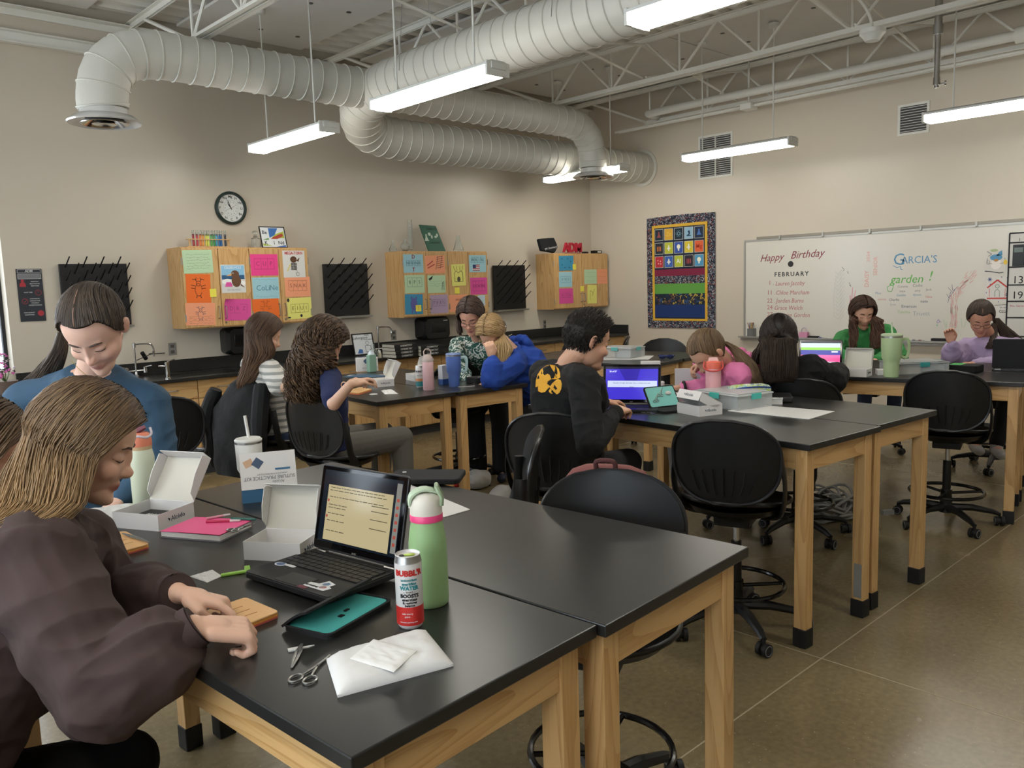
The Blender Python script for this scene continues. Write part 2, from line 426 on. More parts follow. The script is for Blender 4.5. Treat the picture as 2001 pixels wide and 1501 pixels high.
# steel on the back wall : ledger angle and pipe rail
MB().box2((XL+.01, YF-.09, 3.955), (XR-.01, YF-.003, 3.965)).box2((XL+.01, YF-.012, 3.90), (XR-.01, YF-.003, 3.955)).build('ledger_angle', M_joist, smooth=0, label='white steel ledger angle along the top of the back wall', cat='ledger')
q = MB(); q.box2((XL+.01, YF-.07, 3.765), (4.2, YF-.003, 3.775)); q.box2((XL+.01, YF-.07, 3.675), (4.2, YF-.003, 3.685)); q.box2((XL+.01, YF-.02, 3.685), (4.2, YF-.003, 3.765))
q.build('cable_channel', M_joist, smooth=0, label='white horizontal steel channel on the upper back wall left of the duct', cat='channel')
# pipes near the right wall
pp = MB().tube([(8.35, YN, 3.62), (8.35, 6.2, 3.62)], .045, 12)
pp.tube([(8.35, 2.35, 3.62), (8.35, 2.05, 3.62)], .07, 14).tube([(8.35, 6.2, 3.62), (8.35, 6.3, 3.62), (8.55, 6.35, 3.62), (8.95, 6.36, 3.62)], .045, 12)
pp.build('roof_pipe', M_white, label='thick white insulated pipe running under the deck by the right wall', cat='pipe')
MB().tube([(8.45, YN, 3.50), (8.45, 6.9, 3.50)], .014, 8).tube([(8.52, YN, 3.50), (8.52, 6.9, 3.50)], .010, 8).build('conduit', M_white, label='pair of thin white conduits strapped below the last joist', cat='conduit')
jb = MB().box((8.45, 5.0, 3.49), (.14, .14, .07)).cyl((8.45, 5.0, 3.52), (8.45, 5.0, 4.0), .012)
jb.build('junction_box', M_white, bevel=.005, label='square white junction box on the conduit by the right wall', cat='junction box')
pole = D(1830, 172, 6.4); pt = D(1842, 0, 6.4)
po = empty('mounting_pole', (pole.x, pole.y, pole.z), 0, 'silver telescoping mounting pole hanging from the ceiling at upper right', 'pole')
MB().cyl((0, 0, .42), (0, 0, ZC-pole.z), .028, n=18).cyl((0, 0, .40), (0, 0, .47), .036, n=18).build('outer_tube', M_brush, po)
MB().cyl((0, 0, .06), (0, 0, .44), .021, n=18).cyl((0, 0, .02), (0, 0, .08), .026).cyl((0, 0, 0), (0, 0, .03), .018).build('inner_tube', M_steel, po)
MB().cyl((0, 0, .03), (.02, -.05, .03), .006).cyl((.02, -.05, .03), (.024, -.062, .03), .02).build('clamp_knob', M_brush, po)
sd = D(1705, 72, 6.0)
so = MB().lathe([(.09, .05), (.09, .02), (.07, 0), (.05, -.03), (.03, -.035)], 20, c=sd).tube(bez([(sd.x, sd.y, sd.z+.04), (sd.x-.1, sd.y+.02, sd.z+.2), (sd.x-.25, sd.y+.3, ZC-.12)]), .012, 8)
so.build('heat_detector', M_white, label='white round heat detector with bent conduit under the long joist', cat='detector')

# ------------------------------------------------------------------ air ducts
def duct(name, path, r, label, pitch=.13, n=36):
    """round spiral duct along a path: body with raised seam rings"""
    P = [Vector(p) for p in path]
    e = empty(name, P[0], 0, label, 'air duct'); off = P[0].copy()
    P = [p-off for p in P]
    MB().tube(P, r, n).build('duct_body', M_duct, e, smooth=50)
    seam = MB(); L = 0; nxt = .05
    for a, b in zip(P[:-1], P[1:]):
        l = (b-a).length; t = (b-a).normalized()
        while nxt < L+l:
            c = a+t*(nxt-L); u = t.orthogonal().normalized(); v = t.cross(u)
            # slightly inclined ring like a spiral lock seam
            ring = []
            for k in range(n):
                an = 2*PI*k/n; ring.append(c+(u*math.cos(an)+v*math.sin(an))*(r+.002)+t*(.02*math.cos(an)))
            seam.tube(ring, .0065, 5, closed=True); nxt += pitch
        L += l
    seam.build('spiral_seam', M_duct, e, smooth=60)
    return e
ym = 6.85
dm = duct('main_air_duct', [(4.33, YN, 3.36)]+[(4.33, y, 3.36) for y in (-1, 0, 1, 2, 3, 4, 5, 5.9)]+bez([(4.33, 6.0, 3.36), (4.345, 6.35, 3.32), (4.42, 6.6, 3.22), (4.62, 6.80, 3.12), (4.95, ym, 3.085), (5.3, ym, 3.08)], 4)[1:]+[(6.2, ym, 3.08), (7, ym, 3.08), (8, ym, 3.08), (XR-.002, ym, 3.08)], .195, 'fat white round duct crossing the ceiling, turning and running along the back wall')
MB().cyl((XR-.02-4.33, ym-YN, 3.08-3.36), (XR-.0005-4.33, ym-YN, 3.08-3.36), .235, n=36).build('wall_collar', M_duct, dm)
yt, zt = 6.28, 3.36
def branch(x_end, sgn, r, ring_r, label, dlabel, zend):
    xs = 4.33
    xe = x_end
    path = [(xs, yt, zt)]+[(xs+(xe-sgn*.42-xs)*k/5, yt, zt) for k in range(1, 6)]+bez([(xe-sgn*.42, yt, zt), (xe-sgn*.2, yt, zt-.04), (xe-sgn*.05, yt, zt-.17), (xe, yt, zt-.34), (xe, yt, zend)], 3)[1:]
    e = duct('branch_air_duct', path, r, label)
    d = empty('ceiling_diffuser', (xe, yt, zend-.10), 0, dlabel, 'air diffuser', 'round air diffusers')
    MB().lathe([(r*.93, .10), (r*.93, .055), (ring_r*.8, .05), (ring_r, .01), (ring_r*.97, 0), (ring_r*.8, .02), (r*.8, .05), (r*.8, .10)], 40, cap0=False, cap1=False).build('outer_cone', mat('diffuser_rim', 'd8d8d6', .18, .35), d)
    MB().lathe([(ring_r*.42, .05), (ring_r*.66, .0), (ring_r*.64, -.004), (ring_r*.38, .04)], 40, cap0=False, cap1=False).build('middle_cone', M_steel, d)
    MB().lathe([(.001, .03), (ring_r*.18, .03), (ring_r*.34, -.004), (ring_r*.3, -.008), (.001, .01)], 40).build('inner_cone', M_steel, d)
    MB().lathe([(.001, .045), (r*.79, .045), (r*.79, .05), (.001, .05)], 30).build('damper_plate', M_black, d)
    return e
branch(2.06, -1, .168, .245, 'white round branch duct running left to an elbow over the back wall', 'round metal air diffuser under the left duct elbow', 2.93)
branch(7.28, 1, .155, .235, 'white round branch duct running right and bending down by the back wall', 'round metal air diffuser hanging over the small far light', 2.89)
# duct hanger wires
hw = MB()
for y in (.5, 2.2, 3.9, 5.6):
    for s_ in (-1, 1): hw.cyl((4.33+s_*.197, y, 3.36), (4.33+s_*.12, y, ZC), .0025, n=4)
hw.build('duct_hanger_wires', M_brush, dm, loc=(-4.33, -YN, -3.36))

# ------------------------------------------------------------------ ceiling lights
M_lens = mat('light_lens', 'ffffff', .4, emit=(1.0, .95, .85), es=LAMP)
M_house = mat('light_housing', 'cfd0cc', .45)
def fixture(px_list, label, loc=None):
    e = empty('ceiling_light', loc, 0, label, 'ceiling light', 'suspended strip lights')
    L_, W = 1.22, .17
    # lens: shallow wraparound tray
    sec = [(-W*.5, .035), (-W*.5+.004, .0), (-W*.30, -.028), (W*.30, -.028), (W*.5-.004, .0), (W*.5, .035)]
    MB().loft([[(x, -L_/2+.02, z) for x, z in sec], [(x, L_/2-.02, z) for x, z in sec]]).build('lens', M_lens, e, smooth=0)
    h = MB(); sec = [(-W*.5-.008, .03), (-W*.5-.008, .045), (-W*.3, .062), (W*.3, .062), (W*.5+.008, .045), (W*.5+.008, .03)]
    h.loft([[(x, -L_/2, z) for x, z in sec], [(x, L_/2, z) for x, z in sec]]).build('housing', M_house, e, smooth=0)
    for s_ in (-1, 1):
        MB().box((0, s_*(L_/2-.008), .014), (W+.012, .02, .082)).box((0, s_*(L_/2+.004), .03), (W*.7, .012, .04)).build('end_cap', M_white, e, bevel=.004)
        MB().cyl((0, s_*.40, .06), (0, s_*.40, ZC-loc[2]-.03), .007, n=8).lathe([(.05, ZC-loc[2]-.045), (.05, ZC-loc[2]-.08), (.02, ZC-loc[2]-.09)], 16, c=(0, s_*.40, 0)).build('hanger_rod', M_white, e)
    return e
def fa(px, py, z=2.84): return pz(px, py, z)
a = fa(502, 300); fixture(None, 'white strip light hanging in front of the clock wall, above the left cabinet', (a.x+.01, a.y-.60, 2.868))
a = fa(742, 218); fixture(None, 'large bright strip light hanging in front of the main duct', (a.x+.01, a.y-.60, 2.868))
a = fa(1240, 57); fixture(None, 'bright strip light cut by the top edge of the view', (a.x+.01, a.y-.61, 2.868))
a = fa(1071, 358); fixture(None, 'far strip light under the small round diffuser', (a.x, a.y-.6, 2.868))
a = fa(1341, 317); fixture(None, 'strip light hanging before the double wall grille', (a.x, a.y-.6, 2.868))
a = fa(1809, 242); fixture(None, 'strip light overlapping the right wall grille', (a.x, a.y-.61, 2.868))
for (x, y, l) in ((3.4, -.1, 'nearest strip light of the middle row, behind the camera'), (7.3, -.1, 'nearest strip light of the right row'), (-.6, 6.2, 'far strip light of the left row'), (-.6, 4.1, 'middle strip light of the left row'), (-.6, 2.0, 'strip light of the left row beside the camera'), (-.6, -.1, 'strip light of the left row behind the camera')):  # unseen fixtures extending the grid, added to help light the room
    fixture(None, l, (x, y, 2.868))

# ------------------------------------------------------------------ wall grilles
def grille(y0, y1, z0, z1, mull, label):
    e = empty('wall_grille', (XR, (y0+y1)/2, (z0+z1)/2), 0, label, 'air grille'); h = (z1-z0)/2; wv = (y1-y0)/2
    f = MB(); b = .025
    f.box2((-.012, -wv-b, -h-b), (0, wv+b, -h)); f.box2((-.012, -wv-b, h), (0, wv+b, h+b)); f.box2((-.012, -wv-b, -h), (0, -wv, h)); f.box2((-.012, wv, -h), (0, wv+b, h))
    if mull: f.box2((-.010, -.008, -h), (-.001, .008, h))
    f.build('grille_frame', M_white, e, smooth=0)
    MB().box2((-.002, -wv, -h), (-.0005, wv, h)).build('grille_backing', mat('grille_dark', '3d3f40', .6), e, smooth=0)
    s = MB(); n = int((z1-z0)/.024)
    for k in range(n):
        z = -h+(k+.5)*(z1-z0)/n; s.box((-.006, 0, z), (.008, 2*wv, .005), None)
    s.build('louver', M_white, e, smooth=0)
grille(5.53, 5.96, 2.86, 3.33, True, 'large square wall grille split in two, behind a strip light on the right wall')
grille(3.29, 3.55, 3.03, 3.29, False, 'small square wall grille high at the right end of the right wall')
# ================================================================== CASEWORK ON THE BACK WALL
CT = .90; CY0 = 7.12      # counter top height and front edge
M_ink = mat('pencil_ink', '3a3636', .7)
def pull(p, M, L_=.10):
    return MB().tube(bez([(0, -L_/2, 0), (0, -L_/2, .022), (0, -L_/2+.012, .03), (0, L_/2-.012, .03), (0, L_/2, .022), (0, L_/2, 0)], 3), .0045, 8, M=M).build('handle', M_brush, p)
def base_unit(x0, x1, n, label):
    e = empty('base_cabinet', (x0, YF, 0), 0, label, 'cabinet', 'oak base cabinets under the counter'); w_ = x1-x0; d = YF-7.2
    c = MB(); c.box2((.001, -d+.075, 0), (w_-.001, -.001, .10)); c.build('toe_kick', M_base, e, smooth=0)
    MB().box2((0, -d+.02, .10), (w_, -.001, CT-.032)).build('body', W2, e, smooth=0)
    for k in range(n):
        a = w_*k/n+.004; b = w_*(k+1)/n-.004
        q = MB().box2((a, -d, .705), (b, -d+.019, CT-.04)).build('drawer', W0, e, smooth=0, bevel=.002)
        pull(q, T((a+b)/2, -d, .79) @ RX(PI/2) @ RZ(PI/2))
        q = MB().box2((a, -d, .108), (b, -d+.019, .695)).build('door', W2, e, smooth=0, bevel=.002)
        pull(q, T(b-.04 if k % 2 == 0 else a+.04, -d, .60) @ RX(PI/2))
xs = [2.0, 2.95, 3.87, 4.79, 5.71, 6.63, 7.55, 8.25, 8.948]
nm = ['leftmost, behind the student in blue', 'behind the empty dark chair', 'behind the student in the striped tee', 'behind the curly haired student', 'seen under the middle table', 'behind the teacher', 'behind the blonde student', 'near the right corner', 'last one, in the corner']
for k in range(8): base_unit(xs[k], xs[k+1], 2 if k < 6 else 1, 'oak base cabinet with drawers under the black counter, %s' % nm[k])
base_unit(1.05, 1.999, 2, 'oak base cabinet under the counter below the window')
ct = empty('lab_countertop', (1.05, YF, CT), 0, 'long black resin countertop along the back wall', 'countertop')
MB().box2((0, CY0-YF, -.03), (XR-1.05-.001, -.001, 0)).build('worktop', M_epoxy, ct, smooth=0, bevel=.003)
MB().box2((.62, -.022, 0), (XR-1.05-.001, -.001, .115)).build('backsplash', M_epoxy, ct, smooth=0, bevel=.002)
MB().box2((XR-1.05-.022, CY0-YF+.01, .0), (XR-1.05-.001, -.024, .115)).build('side_splash', M_epoxy, ct, smooth=0, bevel=.002)
def onct(px, py, dy=0):
    p = pz(px, py, CT); return p
# taps
def cc(px, py):
    p = pz(px, py, CT); p.y = min(max(p.y, 7.18), 7.70); return p
def tall_faucet(px, py, label, flip=1):
    p = cc(px, py)
    e = empty('lab_faucet', p, 0, label, 'faucet', 'gooseneck lab faucets')
    MB().lathe([(.026, 0), (.026, .012), (.014, .02), (.011, .04)], 16).cyl((0, 0, .03), (0, 0, .28), .009).lathe([(.016, .26), (.016, .30), (.008, .305)], 12).build('riser', M_steel, e)
    MB().tube(bez([(0, 0, .285), (flip*.04, -.01, .292), (flip*.13, -.03, .285), (flip*.155, -.035, .25), (flip*.155, -.035, .21)], 4), .008, 10).cyl((flip*.155, -.035, .22), (flip*.155, -.035, .17), .012, .007).build('spout', M_steel, e)
    for s_ in (-1, 1):
        MB().cyl((0, 0, .05), (s_*.08, 0, .05), .008).lathe([(.02, .03), (.02, .075), (.008, .085)], 12, c=(s_*.08, 0, 0)).cyl((s_*.08, 0, .08), (s_*.13, -.03, .09), .006).build('tap_handle', M_steel, e)
tall_faucet(737, 690, 'chrome gooseneck lab faucet behind the framed sign')
tall_faucet(1056, 681, 'chrome gooseneck lab faucet under the rightmost wall cabinet')
tall_faucet(262, 735, 'chrome lab faucet half hidden behind the shoulder in blue', 1)
def turret(px, py, label, s=1):
    p = cc(px, py)
    e = empty('gas_turret', p, 0, label, 'gas tap', 'small chrome gas taps')
    MB().lathe([(.022*s, 0), (.022*s, .01), (.015*s, .014), (.015*s, .10*s), (.018*s, .105*s), (.018*s, .118*s), (.001, .12*s)], 18).build('post', M_steel, e)
    MB().cyl((-.015*s, 0, .09*s), (-.06*s, 0, .095*s), .006, .004).cyl((0, 0, .12*s), (.05*s, -.01, .135*s), .006).build('nozzle', M_steel, e)
turret(330, 741, 'chrome gas tap on the counter beside the student in blue', 1.25)
turret(1086, 678, 'chrome gas tap on the counter right of the far faucet', .9)
# sink rim near the left tap
sk = pz(395, 722, CT)
MB().box2((-.30, -.18, -.001), (.30, .18, .0025)).build('sink_rim', mat('black_sink', '191919', .2), loc=(3.1, 7.42, CT), label='black drop-in sink rim in the counter left of the seated students', cat='sink', smooth=0)
# soft-close black towel dispensers
def dispenser(x0, y0, x1, y1, label):
    a = pY(x0, y0, YF-.2); b = pY(x1, y1, YF-.2); w_ = b.x-a.x; h = a.z-b.z
    e = empty('towel_dispenser', ((a.x+b.x)/2, YF-.001, b.z), 0, label, 'paper towel dispenser', 'black paper towel dispensers')
    P = rrect(w_, h, .05, 6, 0, h/2)
    M = Matrix(((1, 0, 0, 0), (0, 0, -1, 0), (0, 1, 0, 0), (0, 0, 0, 1)))
    rings = [[M @ Vector((x*s_, (y-h/2)*s_+h/2, z)) for x, y in P] for z, s_ in ((0, .96), (.12, 1), (.17, .98), (.205, .88))]
    MB().loft(rings).build('cover', mat('smoked_plastic', '17181a', .22), e, smooth=50)
    MB().box((0, -.2065, h*.52), (w_*.55, .006, h*.42)).build('window_panel', mat('smoked_window', '0d0d10', .08), e, bevel=.003)
    MB().box((w_*.28, -.205, h*.83), (w_*.16, .004, .012)).build('badge', M_brush, e)
dispenser(829, 621, 882, 661, 'black paper towel dispenser below the middle wall cabinet')
dispenser(445, 641, 497, 691, 'black paper towel dispenser behind the long-haired student in stripes')
def outlet(px, py, label, w_=.07):
    p = pY(px, py, YF)
    e = empty('wall_outlet', (p.x, YF-.001, p.z), 0, label, 'electrical outlet', 'grey wall outlets')
    MB().box((0, -.003, 0), (w_, .005, .115)).build('cover_plate', mat('outlet_grey', '8d8b85', .4, .3), e, bevel=.0015)
    for s_ in (-1, 1): MB().box((0, -.007, s_*.027), (.034, .004, .03)).build('socket', mat('socket_dark', '55524c', .5), e, bevel=.002)
outlet(336.5, 682, 'grey wall outlet left of the first towel dispenser')
outlet(769, 655, 'grey wall outlet right of the framed sign')
outlet(1064, 634, 'grey wall outlet behind the far faucet', .05)
p1 = pY(322, 690, YF-.02); p0 = pz(268, 690, .96); p0 = Vector((2.55, 7.5, 1.06))
MB().tube(bez([p1, (p1.x-.15, YF-.05, 1.09), (2.72, 7.6, 1.10), p0], 6), .004, 6).cyl((2.66, 7.58, 1.06), (2.62, 7.55, 1.12), .018).build('power_cord', M_black, label='thin black plug cord reaching the outlet left of the dispenser', cat='cord')

# ------------------------------------------------------------------ wall cabinets
YD = YF-.33           # door front plane
def wall_cabinet(a, b, z0, z1, doors, label):
    e = empty('wall_cabinet', (a, YF, z0), 0, label, 'wall cabinet', 'oak wall cabinets'); w_ = b-a; h = z1-z0; d = YF-YD
    c = MB(); t = .019
    c.box2((0, -d+.02, 0), (w_, -.001, h)); c.build('carcass', W2, e, smooth=0, bevel=.001)
    n = len(doors)-1
    for k in range(n):
        x0 = doors[k]-a+.003; x1 = doors[k+1]-a-.003
        q = MB().box2((x0, -d, .012), (x1, -d+.0195, h-.012)).build('door', W2, e, smooth=0, bevel=.0015)
        left = k % 2 == 0
        pull(q, T(x1-.03 if left else x0+.03, -d, .14) @ RX(PI/2), .11)
        hx = x0-.004 if left else x1+.004
        for z in (.10, h-.13):
            MB().box((hx, -d-.002, z), (.009, .006, .065)).cyl((hx, -d-.004, z-.034), (hx, -d-.004, z+.034), .004, n=8).build('hinge', M_brush, q)
        if not left: MB().cyl((x0+.03, -d-.001, .045), (x0+.03, -d-.012, .045), .009, n=12).build('lock', M_brush, q)
cabs = []
def fx(px): return pY(px, 560, YD).x
def cx5(u): return 300+u*.2199
def cy5(v): return 360+v*.2199
def cx6(u): return 720+u*.24988
def cy6(v): return 400+v*.24988
wall_cabinet(2.995, 4.262, 1.305, 2.045, [2.995, 3.335, 3.64, 3.945, 4.262], 'left oak wall cabinet with four doors covered in student drawings')
wall_cabinet(5.425, 6.675, 1.285, 2.02, [5.425, 5.745, 6.065, 6.37, 6.675], 'middle oak wall cabinet with four doors, behind the teacher')
wall_cabinet(7.83, 8.91, 1.27, 2.0, [7.83, 8.37, 8.91], 'right oak wall cabinet with two doors by the corner')
MINT, ORANGE, SALMON, MAG, HOT, LBLUE, YEL, WHITE, BLUE, MAUVE = 'b9d6b0', 'e8702c', 'eda07a', 'd9529a', 'e8478f', '9fcbd6', 'e3e07c', 'd9d9d6', '3f8fb4', 'b09ab5'
def paper_mat(c): return mat('paper_'+c, c, .75)
def ink(c): return mat('ink_'+c, c, .7)
def quadstroke(mb, p, q, w_=.003, z=.0006):
    a = Vector((p[0], p[1], 0)); b = Vector((q[0], q[1], 0)); t = (b-a); 
    if t.length < 1e-6: return
    t.normalize(); n = Vector((-t.y, t.x, 0))*w_/2
    mb.add([(a-n)+Vector((0, 0, z)), (b-n)+Vector((0, 0, z)), (b+n)+Vector((0, 0, z)), (a+n)+Vector((0, 0, z))], [(0, 1, 2, 3)])
def stroke(mb, pts, w_=.003, z=.0006):
    for a, b in zip(pts[:-1], pts[1:]): quadstroke(mb, a, b, w_, z)
def blob(mb, pts, z=.0007):
    mb.add([(x, y, z) for x, y in pts], [tuple(range(len(pts)))])
def ell(cx, cy, a, b, n=16, rot=0): 
    return [(cx+a*math.cos(t)*math.cos(rot)-b*math.sin(t)*math.sin(rot), cy+a*math.cos(t)*math.sin(rot)+b*math.sin(t)*math.cos(rot)) for t in [2*PI*k/n for k in range(n)]]
def paper(u0, v0, u1, v1, fx_, fy_, col, label, draw=None, tilt=0, y=None, cat='drawing', group='student drawings on the wall cabinets', curl=0, name='drawing_sheet', side=None):
    y = YD-.0015 if y is None else y
    a = pY(fx_(u0), fy_((v0+v1)/2), y).x; b = pY(fx_(u1), fy_((v0+v1)/2), y).x
    t = pY(fx_((u0+u1)/2), fy_(v0), y).z; o = pY(fx_((u0+u1)/2), fy_(v1), y).z
    w_ = b-a; h = t-o
    e = empty(name, ((a+b)/2, y, (t+o)/2), 0, label, cat, group, rot=(PI/2, tilt, 0))
    def f(u, v):
        x = (u-.5)*w_; yy = (v-.5)*h
        c = curl*max(0, (v-.6)/.4)**2*max(0, (.5-u)/.5)
        return (x, yy, .0008+c+.0015*math.sin(u*5+v*3)**2*(abs(curl) > 0))
    MB().sheet(f, 8, 8, .0005).build('sheet', paper_mat(col), e, smooth=0)
    if draw:
        for c, mb in draw(w_, h): 
            mb.build('drawing', ink(c) if isinstance(c, str) else c, e, smooth=0, loc=(0, 0, .0012))
    return e
def cards(n, letters, y0=-.15, y1=.25, c='5b5660', ex=None):
    def d(w_, h):
        mb = MB(); x0, x1 = -.36*w_, .36*w_; a, b = y0*h, y1*h
        for k in range(n+1): quadstroke(mb, (x0+(x1-x0)*k/n, a), (x0+(x1-x0)*k/n, b))
        quadstroke(mb, (x0, a), (x1, a)); quadstroke(mb, (x0, b), (x1, b))
        text_mb([(l, x0+(x1-x0)*(k+.5)/n, (a+b)/2, min((b-a)*.8, w_*.2), {}) for k, l in enumerate(letters)], T(0, 0, .0006), mb)
        r = [(c, mb)]
        if ex: r += ex(w_, h)
        return r
    return d
def lines(n, c='7d7d78', frm=.3, to=-.3):
    def d(w_, h):
        mb = MB(); R = random.Random(n)
        for k in range(n):
            y = (frm+(to-frm)*k/(n-1))*h; x = -.38*w_
            while x < .36*w_:
                l = R.uniform(.04, .13)*w_; stroke(mb, [(x, y), (x+l*.5, y+R.uniform(-.01, .01)), (x+l, y)], .0022); x += l+.02*w_
        return [(c, mb)]
    return d
def critter(c='3a2a20', scale=1, kind=0):
    def d(w_, h):
        mb = MB(); s = min(w_, h)*scale
        if kind == 0:   # little creature with antlers
            stroke(mb, ell(0, -.05*s, .14*s, .25*s), .004); stroke(mb, ell(0, .2*s, .09*s, .1*s), .004)
            for a in (-1, 1):
                stroke(mb, [(a*.06*s, .28*s), (a*.14*s, .38*s), (a*.24*s, .36*s)], .005); stroke(mb, [(a*.1*s, .33*s), (a*.08*s, .44*s)], .005)
                stroke(mb, [(a*.14*s, .1*s), (a*.3*s, .14*s)], .005); stroke(mb, [(a*.14*s, .0), (a*.3*s, .02*s)], .005); stroke(mb, [(a*.07*s, -.28*s), (a*.1*s, -.38*s)], .006)
        if kind == 1:
            blob(mb, ell(0, 0, .2*s, .3*s)); 
            for a in (-1, 1): blob(mb, ell(a*.1*s, -.36*s, .04*s, .1*s)); blob(mb, ell(a*.14*s, .3*s, .05*s, .07*s))
        if kind == 2:   # castle / house with plants
            stroke(mb, [(-.25*s, -.3*s), (-.25*s, .1*s), (-.15*s, .2*s), (0, .1*s), (.15*s, .2*s), (.25*s, .1*s), (.25*s, -.3*s), (-.25*s, -.3*s)], .006)
            blob(mb, ell(0, -.2*s, .1*s, .13*s))
            for a in (-.22, -.08, .08, .22): stroke(mb, [(a*s, .22*s), (a*1.3*s, .42*s)], .005)
        return [(c, mb)]
    return d
def mole(w_, h):
    A = MB(); A.add([(-w_*.47, h*.05, .0003), (w_*.47, h*.05, .0003), (w_*.47, h*.47, .0003), (-w_*.47, h*.47, .0003)], [(0, 1, 2, 3)])
    S = MB(); S.add([(-w_*.47, -.02*h, .0004), (w_*.47, -.02*h, .0004), (w_*.47, .13*h, .0004), (-w_*.47, .13*h, .0004)], [(0, 1, 2, 3)])
    Wt = MB(); blob(Wt, ell(-.25*w_, -.1*h, .22*w_, .1*h), .0005); blob(Wt, ell(.32*w_, -.16*h, .18*w_, .1*h), .0005)
    B = MB(); blob(B, ell(.12*w_, -.08*h, .2*w_, .22*h), .0008); blob(B, ell(.08*w_, .16*h, .17*w_, .14*h), .0009); blob(B, [(.28*w_, -.25*h), (.47*w_, -.33*h), (.3*w_, -.18*h)], .0008)
    N_ = MB(); blob(N_, [(-.05*w_, .2*h), (-.3*w_, .1*h), (-.08*w_, .1*h)], .001)
    K = MB(); blob(K, [(-.36*w_, -.28*h), (-.05*w_, -.28*h), (-.1*w_, -.12*h), (-.3*w_, -.12*h)], .001)
    E_ = MB(); text_mb([('CELEBRI-MOLE', 0, .39*h, h*.13, {'sx': .75})], T(0, 0, .0008), E_); blob(E_, ell(.0, .2*h, .022*w_, .015*h), .0012)
    E_2 = MB(); text_mb([('DO YOU MOLE', 0, -.4*h, h*.09, {'sx': .8})], T(0, 0, .0008), E_2)
    return [('8fc4e4', A), ('2f5d86', S), ('f3f3f0', Wt), ('6a4a35', B), ('e2b277', N_), ('e05aa6', K), ('e9eef2', E_), ('9aa4ad', E_2)]
def mega(w_, h):
    t = text_mb([('MEGA-TORN', 0, .40*h, h*.15, {'sx': .85, 'bold': .02})], T(0, 0, .0008))
    hd = MB(); blob(hd, ell(-.02*w_, .17*h, .15*w_, .12*h), .0008); blob(hd, [(.1*w_, .12*h), (.27*w_, .25*h), (.2*w_, .08*h)], .0008)
    b = MB()
    for i in range(5):
        stroke(b, [(-.12*w_+.055*w_*i, .03*h), (-.12*w_+.055*w_*i, -.22*h)], .007); stroke(b, [(-.13*w_, .03*h-.06*h*i), (.11*w_, .03*h-.06*h*i)], .006)
    stroke(b, [(.1*w_, -.22*h), (.12*w_, -.3*h)], .004); stroke(b, ell(.14*w_, -.38*h, .08*w_, .06*h), .004)
    y_ = MB(); stroke(y_, [(-.15*w_, .0), (-.32*w_, -.26*h)], .012)
    f_ = MB(); stroke(f_, [(-.1*w_, .2*h), (.0, .2*h)], .006)
    return [('c23a3a', t), ('5c3c28', hd), ('2c2c2c', b), ('e0d37a', y_), ('eeeeea', f_)]
def dt(w_, h):
    mb = text_mb([('D', 0, .36*h, h*.3, {'bold': .02}), ('T', 0, -.34*h, h*.3, {'bold': .02})], T(0, 0, .0008))
    return [('8a3b32', mb)] + cards(5, 'NODNB', -.12, .16, '4b6d80')(w_, h)
def flag(w_, h):
    r = MB(); b = MB(); w = MB()
    x0, x1, y0, y1 = -.3*w_, .12*w_, -.42*h, -.06*h
    for k in range(7): (r if k % 2 == 0 else w).add([(x0, y0+(y1-y0)*k/7, .0008), (x1, y0+(y1-y0)*k/7, .0008), (x1, y0+(y1-y0)*(k+1)/7, .0008), (x0, y0+(y1-y0)*(k+1)/7, .0008)], [(0, 1, 2, 3)])
    b.add([(x0, y0+(y1-y0)*.45, .001), (x0+(x1-x0)*.45, y0+(y1-y0)*.45, .001), (x0+(x1-x0)*.45, y1, .001), (x0, y1, .001)], [(0, 1, 2, 3)])
    return [('a8323c', r), ('dadada', w), ('2a3a6e', b)]+cards(4, 'WAIN', .05, .38, '4b6d80')(w_, h)
def corner_flower(w_, h):
    m_ = MB(); blob(m_, ell(-.45*w_, .4*h, .05*w_, .09*h)); blob(m_, ell(.05*w_, -.36*h, .05*w_, .07*h)); blob(m_, ell(-.45*w_, -.42*h, .07*w_, .04*h)); return [('33342f', m_)]
P5 = (cx5, cy5); P6 = (cx6, cy6)
paper(260, 585, 525, 790, *P5, MINT, 'mint green drawing sheet at the top left of the left cabinet', lines(6), -.02)
paper(290, 800, 508, 1055, *P5, ORANGE, 'bright orange sheet with a small antlered creature on the first door', critter(), .03)
paper(501, 930, 558, 1003, *P5, 'ede35a', 'yellow sticky note beside the orange creature drawing', None, cat='sticky note', name='sticky_note', group=None, y=YD-.004)
paper(285, 1055, 550, 1255, *P5, SALMON, 'salmon sheet with a pencil sketch at the bottom left of the left cabinet', lambda w_, h: lines(4, '9c6a58', -.1, -.4)(w_, h)+critter('8c6a6a', .8, 0)(w_, h), .03, y=YD-.003)
paper(600, 715, 815, 965, *P5, WHITE, 'coloured poster of a brown mole with a pink flask on the second door', mole)
paper(630, 1020, 865, 1210, *P5, MAG, 'magenta sheet with a curled corner below the mole poster', cards(3, 'DRZ', c='a23a70'), .03, curl=.03)
paper(862, 622, 1105, 812, *P5, HOT, 'hot pink sheet with element boxes at the top of the third door', cards(3, 'CUP', -.2, .3, 'b23a6c'))
paper(880, 828, 1115, 1018, *P5, LBLUE, 'light blue sheet lettered Co Li Ne on the third door', lambda w_, h: [('5f8ca0', text_mb([('Co', -.2*w_, 0, h*.36, {}), ('Li', .06*w_, 0, h*.36, {}), ('Ne', .3*w_, 0, h*.36, {})], T(0, 0, .0008)))]+lines(2, '6f98a6', .4, -.4)(w_, h))
paper(880, 1018, 1115, 1200, *P5, ORANGE, 'orange sheet half hidden by long brown hair on the third door', critter('b5552a', 1, 0))
